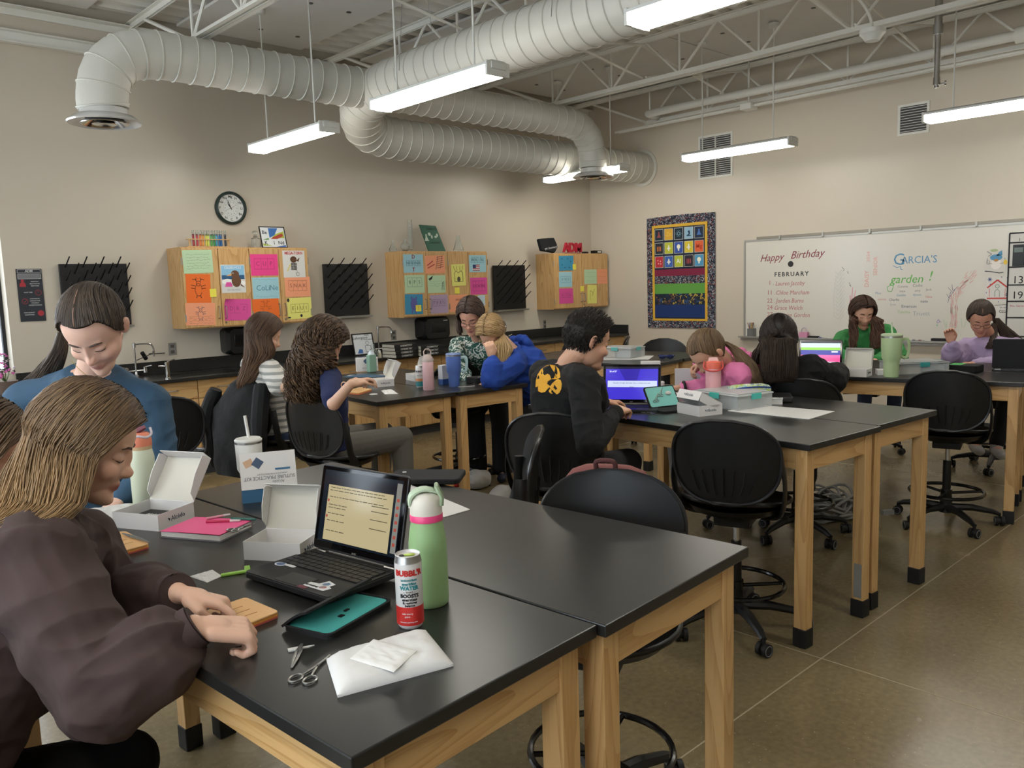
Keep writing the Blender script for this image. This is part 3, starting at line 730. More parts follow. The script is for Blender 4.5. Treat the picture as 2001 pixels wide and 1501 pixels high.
paper(1150, 590, 1345, 828, *P5, WHITE, 'white comic drawing with red title letters at the top of the fourth door', mega, y=YD-.003)
paper(1168, 822, 1392, 1000, *P5, SALMON, 'salmon sheet with a drawn grid in the middle of the fourth door', cards(4, 'SNAK', -.2, .3, 'a4604c'), .01)
paper(1190, 1008, 1405, 1195, *P5, YEL, 'pale yellow sheet with dark corner flowers on the fourth door', cards(4, 'EIUI', -.2, .2, '807d3c', corner_flower), -.01)
paper(273, 388, 428, 532, *P6, LBLUE, 'light blue sheet with a dark red D and T on the middle cabinet', dt)
paper(443, 398, 597, 537, *P6, SALMON, 'salmon sheet with dark stripes and a lattice at the top of the middle cabinet', lambda w_, h: [('b04a48', (lambda m: (stroke(m, [(-.4*w_, -.05*h), (-.1*w_, .2*h)], .012), stroke(m, [(-.38*w_, -.2*h), (-.02*w_, .02*h)], .012), m)[-1])(MB()))]+[('4a3530', (lambda m: ([stroke(m, [(.08*w_, .4*h-.12*h*k), (.42*w_, .46*h-.12*h*k)], .005) for k in range(6)], stroke(m, [(.15*w_, .45*h), (.02*w_, -.3*h)], .005), stroke(m, [(.38*w_, .48*h), (.25*w_, -.25*h)], .005), m)[-1])(MB()))], -.02)
paper(650, 465, 758, 635, *P6, YEL, 'yellow sheet with a drawn castle on the third door of the middle cabinet', critter('55523a', 1.2, 2), -.03)
paper(675, 648, 712, 695, *P6, 'ede35a', 'yellow sticky note under the yellow castle drawing', None, cat='sticky note', name='sticky_note', group=None)
paper(787, 395, 918, 527, *P6, LBLUE, 'light blue sheet with a small striped flag on the last door of the middle cabinet', flag)
paper(283, 550, 438, 692, *P6, MINT, 'mint sheet with boxed letters Be on the first door of the middle cabinet', cards(3, 'BPS', -.15, .35, '55705a'))
paper(463, 552, 603, 690, *P6, MINT, 'mint sheet with black sketches in its corners on the second door', lambda w_, h: lines(3, '7b8f78', .15, -.1)(w_, h)+[('262c26', (lambda m: (blob(m, [(-.45*w_, .3*h), (-.2*w_, .48*h), (-.25*w_, .3*h), (-.38*w_, .2*h)]), stroke(m, [(.28*w_, -.35*h), (.32*w_, .1*h)], .006), stroke(m, [(.4*w_, -.35*h), (.4*w_, .15*h)], .006), m)[-1])(MB()))])
paper(797, 570, 928, 702, *P6, MAG, 'magenta sheet with a boxed grid on the last door of the middle cabinet', cards(4, 'OOON', -.3, .3, '8f2e68'))
paper(285, 700, 425, 858, *P6, BLUE, 'blue sheet with a purple figure at the bottom left of the middle cabinet', critter('5f5f9f', 1.05, 1), .03, y=YD-.003)
paper(370, 785, 413, 835, *P6, 'ede35a', 'yellow sticky note with an orange question mark on the blue sheet', lambda w_, h: [('e08a2e', text_mb([('?', 0, 0, h*.9, {})], T(0, 0, .0008)))], cat='sticky note', name='sticky_note', group=None, y=YD-.007)
paper(483, 705, 622, 850, *P6, MAUVE, 'mauve sheet with pencil writing on the second door of the middle cabinet', cards(4, 'TEES', -.1, .25, '70607a'), -.01)
paper(632, 705, 775, 838, *P6, SALMON, 'salmon sheet lettered in brown beside the teacher', lambda w_, h: [('8e5242', text_mb([('MVC', 0, .2*h, h*.2, {}), ('6IV', 0, -.15*h, h*.2, {})], T(0, 0, .0008)))])
paper(855, 708, 912, 790, *P6, 'bfd3d9', 'pale blue sheet peeking out beside the teacher\'s hair', lines(3, '8aa0a8'))
paper(1490, 400, 1603, 515, *P6, BLUE, 'blue sheet at the top of the right wall cabinet', lambda w_, h: [('2c6a88', (lambda m: ([blob(m, ell(a*w_, b*h, .05*w_, .05*h)) for a, b in ((-.3, .3), (.1, .3), (.3, .1), (-.3, -.1), (.2, -.3), (-.1, -.3))], m)[-1])(MB()))], -.02, y=YD-.003)
paper(1597, 465, 1622, 508, *P6, 'ede35a', 'yellow sticky note on the right edge of the blue sheet', None, cat='sticky note', name='sticky_note', group=None, y=YD-.005)
paper(1490, 525, 1592, 645, *P6, LBLUE, 'light blue sheet in the middle of the right wall cabinet', cards(3, 'VNE', -.2, .2, '5f8ca0'))
paper(1492, 655, 1600, 773, *P6, MAG, 'magenta sheet at the bottom of the right wall cabinet', cards(4, 'VITA', -.1, .2, '9a3a72'))
paper(1688, 507, 1785, 620, *P6, MINT, 'mint sheet on the second door of the right wall cabinet', lines(3, '8aa48a'))
paper(1787, 505, 1866, 618, *P6, SALMON, 'salmon sheet on the outer edge of the right wall cabinet', lines(3, 'c8866a'))
paper(1657, 637, 1685, 678, *P6, 'ede35a', 'yellow sticky note between the handles of the right wall cabinet', None, cat='sticky note', name='sticky_note', group=None)
paper(1712, 628, 1785, 773, *P6, YEL, 'yellow sheet at the bottom right of the right wall cabinet', lambda w_, h: [('807d3c', (lambda m: (stroke(m, [(-.2*w_, -.3*h), (-.2*w_, .2*h), (.1*w_, .1*h), (0, -.1*h), (.25*w_, .3*h)], .005), m)[-1])(MB()))], .03)

# ------------------------------------------------------------------ drying racks
def rack(x0, x1, z0, z1, label, cols):
    e = empty('drying_rack', ((x0+x1)/2, YF-.001, z0), 0, label, 'drying rack', 'black pegboard drying racks'); w_ = x1-x0; h = z1-z0
    MB().box((0, -.03, h/2), (w_, .025, h)).box((-w_*.4, -.01, h/2), (.03, .018, h*.9)).box((w_*.4, -.01, h/2), (.03, .018, h*.9)).build('peg_board', mat('rack_board', '17181b', .35), e, smooth=0, bevel=.003)
    n = 0
    for r in range(9):
        for c in range(cols):
            x = -w_/2+w_*(c+.5*(r % 2)+.35)/cols; z = h-.03-r*(h-.05)/9
            if x > w_/2-.01: continue
            MB().cyl((x, -.042, z), (x+.012, -.145, z+.085), .0055, n=8).ball((x+.012, -.145, z+.085), .0055, 8, 6).build('peg', M_plastic, e)
    MB().box((0, -.06, -.02), (w_+.01, .07, .004)).box((0, -.095, -.012), (w_+.01, .004, .02)).box((0, -.03, -.012), (w_+.01, .004, .03)).build('drip_tray', M_brush, e, smooth=0)
rack(2.066, 2.617, 1.37, 1.91, 'black drying rack with pegs behind the student in blue', 4)
rack(4.605, 5.155, 1.335, 1.893, 'black drying rack with pegs between the left and middle wall cabinets', 4)
rack(7.034, 7.585, 1.30, 1.86, 'black drying rack with pegs between the middle and right wall cabinets', 4)

# ------------------------------------------------------------------ clock, sign
ck = pY(450, 407, YF)
e = empty('wall_clock', (ck.x, YF-.001, ck.z), 0, 'round dark green wall clock with element symbols for numbers', 'clock', rot=(PI/2, 0, 0))
MB().lathe([(.158, 0), (.160, .02), (.150, .042), (.138, .045), (.132, .030), (.130, .012)], 48, cap1=False).build('bezel', mat('clock_green', '22332f', .35), e, smooth=60)
MB().lathe([(.134, .008), (.134, .012), (.001, .012)], 48).build('face', mat('clock_face', 'dcdedb', .5), e)
sy = ['Mg', 'H', 'He', 'Li', 'Be', 'B', 'C', 'N', 'O', 'F', 'Ne', 'Na']
L = [(s_, .108*math.sin(2*PI*k/12), .108*math.cos(2*PI*k/12), .034, {'bold': .012}) for k, s_ in enumerate(sy)]
L += [(str(13+k if k else 12), .058*math.sin(2*PI*k/12), .058*math.cos(2*PI*k/12), .013) for k in range(12)]
nm_ = text_mb(L, T(0, 0, .0125)); 
for k in range(48):
    a = 2*PI*k/48; quadstroke(nm_, (.074*math.cos(a), .074*math.sin(a)), (.078*math.cos(a), .078*math.sin(a)), .0025, .0127)
nm_.build('numerals', mat('clock_ink', '2a2c2b', .6), e, smooth=0)
def hand(a, l, w_, n):
    m_ = MB(); d = Vector((math.sin(a), math.cos(a), 0)); p = Vector((d.y, -d.x, 0))
    m_.add([-d*.015-p*w_+Vector((0, 0, .016)), -d*.015+p*w_+Vector((0, 0, .016)), d*l*.7+p*w_*1.4+Vector((0, 0, .016)), d*l+Vector((0, 0, .016)), d*l*.7-p*w_*1.4+Vector((0, 0, .016))], [(0, 1, 2, 3, 4)])
    m_.build(n, M_black, e, smooth=0)
hand(math.radians(-36), .055, .003, 'hour_hand'); hand(math.radians(-22), .088, .0022, 'minute_hand'); hand(math.radians(62), .05, .001, 'second_hand'); hand(math.radians(248), .06, .0008, 'second_hand')
sg = empty('wall_sign', (1.845, YF-.001, 1.655), 0, 'tall narrow dark sign headed ADM by the window', 'sign', rot=(PI/2, 0, 0))
MB().box((0, 0, .003), (.19, .435, .005)).build('panel', mat('sign_dark', '2c3038', .5), sg, smooth=0)
b_ = MB(); 
for q in ((-.085, .185, .085, .2125), (-.085, .135, .085, .175)):
    stroke(b_, [(q[0], q[1]), (q[2], q[1]), (q[2], q[3]), (q[0], q[3]), (q[0], q[1])], .002, .0062)
text_mb([('ADM', 0, .199, .026, {'bold': .02}), ('RANDOM', .035, .112, .013), ('SELECTION FOR', .035, .094, .013, {'sx': .8}), ('RESPONSE', .035, .076, .013), ('WAIT TIME', -.02, .022, .013), ('CONTINUAL', .025, -.03, .013), ('CHECKS FOR', .025, -.048, .013), ('STUDENT', .025, -.066, .013), ('UNDERSTANDING', .025, -.084, .013, {'sx': .9}), ('HIGH QUALITY', -.025, -.145, .013, {'sx': .9}), ('QUESTIONS', -.025, -.163, .013)], T(0, 0, .006), b_)
b_.build('lettering', mat('sign_white', 'd7d7d7', .6), sg, smooth=0)
MB().box((0, .155, .0058), (.168, .036, .001)).build('grey_band', mat('sign_grey', '77797d', .6), sg, smooth=0)
M_red = mat('sign_red', 'a8343e', .6)
r_ = MB(); blob(r_, ell(-.055, .118, .012, .014), .0064); blob(r_, [(-.08, .07), (-.03, .07), (-.035, .1), (-.045, .106), (-.065, .106), (-.075, .1)], .0064); r_.build('person_icon', M_red, sg, smooth=0)
r_ = MB(); stroke(r_, ell(.055, .02, .022, .022)+[(.077, .02)], .003, .0064); stroke(r_, [(.055, .02), (.055, .035)], .003, .0064); r_.build('clock_icon', M_red, sg, smooth=0)
r_ = MB(); stroke(r_, ell(-.05, -.05, .022, .022)+[(-.028, -.05)], .003, .0064); stroke(r_, [(-.06, -.05), (-.052, -.06), (-.038, -.04)], .003, .0064); r_.build('tick_icon', M_red, sg, smooth=0)
r_ = MB(); blob(r_, ell(.06, -.152, .024, .024), .0064); r_.build('question_icon', M_red, sg, smooth=0)

# ------------------------------------------------------------------ things on the wall cabinets
Mg = mat('clear_glass', 'f2f6f5', .03, trans=.95, ior=1.3)
tr = pY(408, 481, YD+.15)
e = empty('test_tube_rack', (tr.x, YD+.13, 2.046), 0, 'wooden rack of rainbow test tubes on the left wall cabinet', 'test tube rack')
MB().box((0, 0, .075), (.42, .05, .008)).box((0, 0, .006), (.44, .055, .010)).build('shelf', W0, e, smooth=0)
for s_ in (-1, 1): MB().lathe([(.012, .01), (.008, .03), (.012, .045), (.008, .06), (.012, .072)], 10, c=(s_*.185, 0, 0)).build('post', W2, e)
cols = ['a32b31', 'b5343a', 'd97a33', 'dd9a3f', 'd9d15a', 'c9d95f', '4f9f4e', '3c8f55', '3f97b5', '2f6fae', '2d63a0', '23252b']
xsx = [-.15, -.115, -.085, -.06, -.03, -.01, .02, .045, .07, .095, .115, .155]
for c, x in zip(cols, xsx):
    MB().lathe([(.001, .012), (.008, .016), (.010, .025), (.010, .125), (.001, .125)], 10, c=(x, 0, 0)).build('coloured_liquid', mat('liq_'+c, c, .25), e)
    MB().lathe([(.0108, .11), (.0108, .155), (.0122, .157), (.0122, .160), (.0100, .160), (.0100, .112)], 10, c=(x, 0, 0), cap0=False, cap1=False).build('tube_rim', Mg, e)
fr = pY(535, 480, YD+.12)
e = empty('framed_sign', (fr.x, YD+.10, 2.046), 0, 'black framed BE KIND picture with element tiles on the left wall cabinet', 'picture frame', rot=(math.radians(-14), 0, 0))
f_ = MB(); W_, H_ = .27, .215
f_.box2((-W_/2, -.01, 0), (W_/2, 0, .008)); f_.box2((-W_/2, -.01, H_-.008), (W_/2, 0, H_)); f_.box2((-W_/2, -.01, .008), (-W_/2+.008, 0, H_-.008)); f_.box2((W_/2-.008, -.01, .008), (W_/2, 0, H_-.008))
f_.build('frame', M_black, e, smooth=0)
MB().box2((-W_/2+.008, -.005, .008), (W_/2-.008, -.001, H_-.008)).build('picture', mat('pic_white', 'dde1e4', .4), e, smooth=0)
MW = T(0, -.0055, 0) @ RX(PI/2)
def patch(pts, c, z=.0006, nme='colour_patch'):
    mb = MB(); mb.add([MW @ Vector((x, y, z)) for x, y in pts], [tuple(range(len(pts)))]); mb.build(nme, mat('patch_'+c, c, .5), e, smooth=0)
patch([(-.04, .1), (-.04, .2), (.06, .2), (.02, .13)], '3f6fb0'); patch([(-.02, .1), (.03, .14), (.12, .17), (.12, .1)], 'a9b94a'); patch([(-.03, .09), (.0, .11), (.1, .15), (.11, .12), (.04, .09)], 'b04a3a', .0009); patch([(-.12, .02), (-.02, .02), (-.12, .045)], 'a9b94a'); patch([(.02, .01), (.12, .01), (.12, .03)], '3f6fb0'); patch([(-.12, .08), (-.05, .1), (-.05, .08)], '6b9a58')
mb = text_mb([('Be', -.085, .155, .05, {'bold': .01}), ('K', -.085, .05, .05, {'bold': .01}), ('I', .0, .05, .05, {'bold': .01}), ('Nd', .075, .05, .05, {'bold': .01})], MW @ T(0, 0, .001))
mb.build('lettering', mat('pic_ink', '1f2a3c', .6), e, smooth=0)
jr = pY(500, 480, YD+.14); e = empty('glass_bottle', (jr.x, YD+.14, 2.046), 0, 'clear glass bottle with a round stopper beside the BE KIND frame', 'bottle')
MB().lathe([(.035, 0), (.042, .02), (.042, .09), (.02, .11), (.018, .125)], 18).build('body', Mg, e); MB().ball((0, 0, .145), (.03, .03, .024), 14, 8).build('stopper', Mg, e)
ZT2 = 2.021; y2 = YD+.13
e = empty('green_board', (pY(850, 488, y2).x, y2, ZT2), 0, 'tilted dark green board with flasks drawn on it, on the middle wall cabinet', 'board', rot=(math.radians(-12), 0, 0))
G = [(-.10, 0), (.15, 0), (.065, .30), (-.17, .31), (-.155, .24), (-.15, .22)]
MB().prism(G, 0, .012, RX(PI/2)).build('panel', mat('green_board', '1d5a44', .5), e, smooth=0)
mk = MB(); blob(mk, [(-.13, .12), (-.07, .12), (-.09, .17), (-.09, .2), (-.11, .2), (-.11, .17)], 0); blob(mk, ell(-.05, .2, .02, .02), 0); blob(mk, ell(-.02, .17, .012, .022), 0); blob(mk, ell(.035, .17, .02, .014), 0); blob(mk, ell(.06, .19, .014, .02), 0)
mk.build('flask_drawings', mat('chalk', 'b9cabb', .7), e, smooth=0, loc=(0, -.0125, 0), rot=(PI/2, 0, 0))
text_mb([('CHEMISTRY', .0, .26, .03), ('CHEMISTRY', .01, .1, .03)], T(0, -.013, 0) @ RX(PI/2)).build('lettering', mat('dark_letter', '12382c', .6), e, smooth=0)
e = empty('graduated_cylinder', (pY(803, 490, YD+.1).x, YD+.1, ZT2), 0, 'tall clear graduated cylinder on the middle wall cabinet', 'graduated cylinder')
MB().lathe([(.045, 0), (.045, .012), (.026, .02), (.026, .34), (.03, .345), (.0265, .347), (.0235, .34), (.0235, .025), (.001, .024)], 20, cap1=False).build('tube', Mg, e)
e = empty('round_flask', (pY(791, 490, YD+.06).x, YD+.05, ZT2), 0, 'clear round flask in front of the tall cylinder', 'flask')
MB().lathe([(.001, .0), (.03, .004), (.05, .03), (.052, .05), (.045, .075), (.018, .098), (.015, .13), (.013, .13), (.016, .098), (.043, .073), (.049, .05), (.047, .03), (.028, .008), (.001, .004)], 22, cap0=False, cap1=False).build('glass', Mg, e)
e = empty('flask', (pY(771, 490, YD+.15).x, YD+.18, ZT2), 0, 'small clear flask at the left end of the middle wall cabinet', 'flask')
MB().lathe([(.045, 0), (.045, .02), (.013, .085), (.012, .12), (.010, .12), (.011, .085), (.042, .02)], 20, cap1=False).build('glass', Mg, e)
e = empty('erlenmeyer_flask', (pY(896, 490, YD+.12).x, YD+.12, ZT2), 0, 'large clear conical flask right of the green board', 'flask')
MB().lathe([(.062, 0), (.064, .015), (.022, .145), (.021, .18), (.024, .185), (.019, .185), (.019, .145), (.06, .018)], 24, cap1=False).build('glass', Mg, e)
ZT3 = 2.001
# black chemistry t-shirt folded over a stand
e = empty('folded_shirt', (pY(1070, 495, YD+.08).x, YD+.09, ZT3), 0, 'folded black t-shirt lettered got chemistry on the right wall cabinet', 't-shirt', rot=(math.radians(-8), 0, 0))
pts = [(-.14, .03), (.1, 0), (.17, .07), (.16, .12), (.12, .20), (.02, .195), (-.17, .18), (-.155, .1)]
MB().prism(pts, 0, .05, RX(PI/2)).build('cloth', mat('black_cloth', '16181b', .9), e, smooth=0, bevel=.012, seg=3)
text_mb([('got chemistry?', .035, .065, .04, {'rot': .12})], T(0, -.051, 0) @ RX(PI/2)).build('lettering', mat('shirt_white', 'c8c8c8', .7), e, smooth=0)
e = empty('letter_sign', (pY(1119, 493, YD+.12).x, YD+.12, ZT3), 0, 'freestanding red ADM letters on the right wall cabinet', 'letter sign')
text_mb([('ADM', 0, .075, .17, {'bold': .03, 'space': .95})], T(0, 0, 0) @ RX(PI/2), ext=.015).build('letters', mat('letter_red', 'b3223a', .45), e, smooth=0)
MB().box((0, 0, .006), (.28, .05, .012)).build('stand', mat('letter_base', '7c1a2c', .5), e, smooth=0)
e = empty('calculator_box', (pY(1165, 492, YD+.12).x, YD+.12, ZT3), 0, 'small black and white boxed gadget beside the red letters', 'box')
MB().box((0, 0, .022), (.16, .06, .044)).build('box', M_black, e, smooth=0); MB().box((.03, -.0305, .025), (.07, .001, .025)).build('label_panel', mat('lab_w', 'c9c9c5', .6), e, smooth=0)
MB().box((.11, .0, .018), (.03, .05, .036)).build('white_block', mat('lab_w', 'c9c9c5', .6), e, smooth=0)
e = empty('remote_control', (pY(1143, 492, YD+.2).x, YD+.2, ZT3), .3, 'flat black remote behind the red letters', 'remote')
MB().box((0, 0, .015), (.1, .06, .03)).build('case', M_plastic, e, bevel=.004)

# ------------------------------------------------------------------ on the counter
ysb = 7.45
# chemistry textbooks stacked
M_cover = mat('book_cover', '1e1f21', .4); M_pages = mat('book_pages', 'a9a79c', .8)
def textbook(x, y, z, rz, label, w_=.29, d=.23, h=.034):
    e = empty('textbook', (x, y, z), rz, label, 'book', 'chemistry textbooks on the counter')
    MB().box2((-w_/2, -d/2, .003), (w_/2-.004, d/2-.006, h-.003)).build('pages', M_pages, e, smooth=0)
    MB().box2((-w_/2, -d/2-.004, 0), (w_/2, d/2, .003)).box2((-w_/2, -d/2-.004, h-.003), (w_/2, d/2, h)).box2((-w_/2, -d/2-.005, .003), (w_/2, -d/2-.001, h-.003)).build('cover', M_cover, e, smooth=0)
    text_mb([('CHEMISTRY', .0, h/2, .026, {'bold': .015, 'sx': 1.1})], T(0, -d/2-.0055, 0) @ RX(PI/2)).build('spine_title', mat('spine_ink', 'c0c0bc', .6), e, smooth=0)
b0 = pz(793, 698, CT); words = ['bottom', 'second', 'third', 'top']
for k in range(4): textbook(b0.x, b0.y+.1, CT+k*.035, .06-.03*k, 'black chemistry textbook in the taller stack, %s book' % words[k])
b1 = pz(840, 694, CT)
for k in range(3): textbook(b1.x+.03, b1.y+.1, CT+k*.035, -.05, 'black chemistry textbook in the shorter stack, %s book' % ('bottom', 'middle', 'top')[k])
fp = pz(713, 694, CT)
e = empty('framed_sign', (fp.x, fp.y, CT+.001), -.05, 'black framed whiteboard sign with doodles on the counter', 'picture frame', rot=(math.radians(-12), 0, 0))
W_, H_ = .27, .24; f_ = MB()
f_.box2((-W_/2, -.012, 0), (W_/2, 0, .012)); f_.box2((-W_/2, -.012, H_-.012), (W_/2, 0, H_)); f_.box2((-W_/2, -.012, .012), (-W_/2+.012, 0, H_-.012)); f_.box2((W_/2-.012, -.012, .012), (W_/2, 0, H_-.012))
f_.build('frame', M_black, e, smooth=0); MB().box2((-W_/2+.012, -.006, .012), (W_/2-.012, -.001, H_-.012)).build('picture', mat('pic_white', 'dde1e4', .4), e, smooth=0)
mb = text_mb([('Laboratory', -.03, .19, .042, {'shear': .3}), ('RULES', .06, .215, .02), ('Do I have goggles?', .05, .17, .02)], T(0, -.0065, 0) @ RX(PI/2)); 
mb.build('lettering', mat('pic_ink', '1f2a3c', .6), e, smooth=0)
mk = MB(); blob(mk, [(-.09, .02), (-.02, .02), (-.02, .06), (-.06, .07)], 0); mk.build('blue_flask', mat('patch_3f6fb0', '3f6fb0', .5), e, smooth=0, loc=(0, -.007, 0), rot=(PI/2, 0, 0))
mk = MB(); stroke(mk, [(.02, .03), (.02, .1), (.09, .1), (.09, .03), (.02, .03)], .005, 0); stroke(mk, ell(.05, .13, .02, .02), .004, 0); mk.build('sketch', M_ink, e, smooth=0, loc=(0, -.007, 0), rot=(PI/2, 0, 0))
e = empty('round_flask', cc(764, 703), 0, 'clear round bottom flask on the counter beside the textbooks', 'flask')
MB().lathe([(.001, 0), (.03, .006), (.05, .03), (.054, .055), (.045, .085), (.016, .105), (.014, .15), (.012, .15), (.014, .105), (.043, .083), (.051, .055), (.047, .03), (.001, .004)], 22, cap0=False, cap1=False).build('glass', Mg, e)
e = empty('small_bottle', cc(780, 702), 0, 'small cream bottle with white cap in front of the textbooks', 'bottle')
MB().lathe([(.018, 0), (.019, .003), (.019, .045), (.012, .052)], 16).build('body', mat('cream_bottle', 'cfc9ae', .4), e); MB().lathe([(.012, .052), (.013, .075), (.001, .076)], 14).build('cap', M_paperw, e)
e = empty('spray_bottle', cc(1042, 687), 0, 'small white squeeze bottle behind the blue hood', 'bottle')
MB().lathe([(.022, 0), (.024, .005), (.024, .07), (.01, .085), (.01, .11), (.001, .112)], 16).build('body', mat('clear_plastic_w', 'c9d3da', .25), e)
# potted orchid at the window
fl = pY(14, 690, 7.35)
e = empty('potted_flower', (1.50, 7.30, CT), 0, 'pink and white flowering plant at the far left by the window', 'plant')
MB().lathe([(.06, 0), (.08, .09), (.084, .10), (.07, .10), (.001, .095)], 20).build('pot', mat('flower_pot', '6b5a50', .7), e)
Rn = random.Random(4); st = MB(); fm = {'e06fb8': MB(), 'd9d2da': MB(), 'b5509a': MB(), '5c4048': MB()}
for k in range(9):
    a = Rn.uniform(-.2, PI); tx = Rn.uniform(-.1, .17); tz = Rn.uniform(.12, .32); ty = Rn.uniform(-.12, .1)
    st.tube(bez([(0, 0, .09), (tx*.5, ty*.5, tz*.7), (tx, ty, tz)], 4), .003, 6)
    for q in range(5):
        c = ['e06fb8', 'd9d2da', 'b5509a', 'e06fb8', '5c4048'][(k+q) % 5]; o = Vector((tx+Rn.uniform(-.03, .03), ty+Rn.uniform(-.03, .03), tz+Rn.uniform(-.04, .03)))
        for z in range(5):
            aa = 2*PI*z/5; M = T(*o) @ Euler((Rn.uniform(0, 3), Rn.uniform(0, 3), aa)).to_matrix().to_4x4()
            fm[c].ball((.010, 0, 0), (.011, .007, .002), 8, 5, M)
st.build('stem', mat('stem_green', '4e6b3a', .6), e)
for c, m_ in fm.items(): m_.build('blossom', mat('petal_'+c, c, .6), e)
# ================================================================== RIGHT WALL : quilt and whiteboard
qz = [pX(1267, 430, XR), pX(1400, 413, XR), pX(1398, 640, XR), pX(1268, 640, XR)]
qy0, qy1, qz0, qz1 = 5.745, 6.79, .985, 2.42
e = empty('quilt', (XR-.012, (qy0+qy1)/2, (qz0+qz1)/2), 0, 'science themed quilt with a yellow inner border on the right wall', 'quilt', rot=(PI/2, 0, -PI/2))
def speckle(name, base, cols, scale):
    M = bpy.data.materials.new(name); M.use_nodes = True; nt = M.node_tree; N = nt.nodes; L = nt.links; b = N['Principled BSDF']; b.inputs['Roughness'].default_value = .9
    tc = N.new('ShaderNodeTexCoord'); v = N.new('ShaderNodeTexVoronoi'); v.inputs['Scale'].default_value = scale; L.new(tc.outputs['Object'], v.inputs['Vector'])
    n = N.new('ShaderNodeTexNoise'); n.inputs['Scale'].default_value = scale*2.2; L.new(tc.outputs['Object'], n.inputs['Vector'])
    sp = N.new('ShaderNodeSeparateColor'); L.new(v.outputs['Color'], sp.inputs[0])
    r = ramp(N, [(i/len(cols), c) for i, c in enumerate(cols)]); r.color_ramp.interpolation = 'CONSTANT'; L.new(sp.outputs[0], r.inputs[0])
    lt = N.new('ShaderNodeMath'); lt.operation = 'GREATER_THAN'; lt.inputs[1].default_value = .52; L.new(n.outputs['Fac'], lt.inputs[0])
    mx = N.new('ShaderNodeMixRGB'); mx.inputs[1].default_value = (*lin(base), 1); L.new(r.outputs[0], mx.inputs[2]); L.new(lt.outputs[0], mx.inputs[0]); L.new(mx.outputs[0], b.inputs['Base Color'])
    return M
M_qp = speckle('quilt_print', '1b2030', ['9aa3ad', 'c3c9cc', '2c3247', '6b7280', 'a85a52', '1b2030'], 60)
M_qn = speckle('quilt_night_print', '14202f', ['2f4d78', 'b9a24a', '14202f', '6c4a3a', '1c3550', '14202f'], 26)
W_ = qy1-qy0; H_ = qz1-qz0
MB().sheet(lambda u, v: ((u-.5)*W_, (v-.5)*H_+.012*math.sin(u*3)*(v > .9), .003+.0015*math.sin(u*9+v*4)), 14, 14, .006).build('border', M_qp, e, smooth=60)
def qr(x0, y0, x1, y1, c, z, n='band', m_=None):
    # fractions of the quilt, y from the top
    MB().box2(((x0-.5)*W_, (.5-y0)*H_, z-.001), ((x1-.5)*W_, (.5-y1)*H_, z)).build(n, m_ or mat('quilt_'+c, c, .9), e, smooth=0)
qr(.085, .07, .895, .935, 'd3a83c', .0065, 'yellow_border')
qr(.12, .095, .86, .915, '1a2438', .0075, 'field')
qr(.12, .47, .86, .53, '7a2440', .0085); qr(.12, .53, .86, .60, '', .0085, 'band', M_qp); qr(.12, .60, .86, .69, '5f9a45', .0085); qr(.12, .69, .86, .79, '', .0085, 'band', M_qn); qr(.12, .79, .86, .905, '1d3468', .0085)
tiles = ['26303f', 'd2a23a', '22303f', '8fb2c9', '26324a', '2a2e38', 'b9bd3e', '3c56a6', 'd2bd3c', 'd9633c', 'b8333f', '3f63b0', 'b2bb3c', '2e2c38', '4f92bb']
icons = ['flask', 'Zn', 'atom', 'scope', 'flask', 'tubes', 'cell', 'bulb', 'dna', 'Mg', 'dots', 'burner', 'Al', 'tubes', 'globe']
k = 0
for r_ in range(3):
    for c_ in range(5):
        x0 = .128+c_*.147; y0 = .105+r_*.122
        MB().box2(((x0-.5)*W_, (.5-y0)*H_, .0078), ((x0+.13-.5)*W_, (.5-y0-.105)*H_, .0088)).build('tile_border', mat('quilt_tb', 'b9bdb5', .9), e, smooth=0)
        t = MB().box2(((x0+.006-.5)*W_, (.5-y0-.004)*H_, .008), ((x0+.124-.5)*W_, (.5-y0-.101)*H_, .0095)).build('tile', mat('quilt_'+tiles[k], tiles[k], .9), e, smooth=0)
        cx = (x0+.065-.5)*W_; cy = (.5-y0-.052)*H_; i_ = icons[k]; M_ = T(cx, cy, .0098); s = .05
        mb = MB(); c = 'dfe0d6'
        if len(i_) == 2: text_mb([(i_, 0, 0, .075, {'bold': .02})], M_, mb); c = {'Zn': 'e0b94a', 'Mg': 'b8412c', 'Al': 'e8ecd8'}[i_]
        elif i_ == 'flask': mb.prism([(-.035, -.035), (.035, -.035), (.01, .01), (.01, .04), (-.01, .04), (-.01, .01)], 0, .0005, M_); c = '8a4a4a' if k == 0 else '4a6fb0'
        elif i_ == 'atom': 
            for a in (0, 1.05, 2.1): mb.tube([M_ @ Vector((x, y, 0)) for x, y in ell(0, 0, .042, .015, 18, a)], .0015, 4, closed=True)
            c = '8fb8c9'
        elif i_ == 'scope': mb.prism([(-.03, -.04), (.035, -.04), (.03, -.03), (.01, -.03), (.025, 0), (.01, .035), (-.015, .02), (0, -.01), (-.03, -.03)], 0, .0005, M_); c = '2b4560'
        elif i_ == 'tubes': 
            for a in (-.025, 0, .025): mb.box((cx+a, cy-.005, .01), (.012, .06, .0008))
            c = 'c9773c' if k == 5 else 'a84c4c'
        elif i_ == 'bulb' or i_ == 'globe': mb.prism(ell(0, .01, .028, .03), 0, .0006, M_).box((cx, cy-.03, .01), (.02, .02, .0008)); c = 'e9ead0'
        elif i_ == 'dots':
            for a, b in ((-.02, .02), (.02, .01), (-.01, -.02), (.025, -.025)): mb.prism(ell(a, b, .009, .009), 0, .0006, M_)
            c = 'e0a8a0'
        else: mb.prism(ell(0, 0, .012, .04), 0, .0006, M_).prism(ell(0, -.005, .03, .01), .0002, .0007, M_)
        mb.build('motif', mat('quilt_i'+c, c, .9), t, smooth=0); k += 1

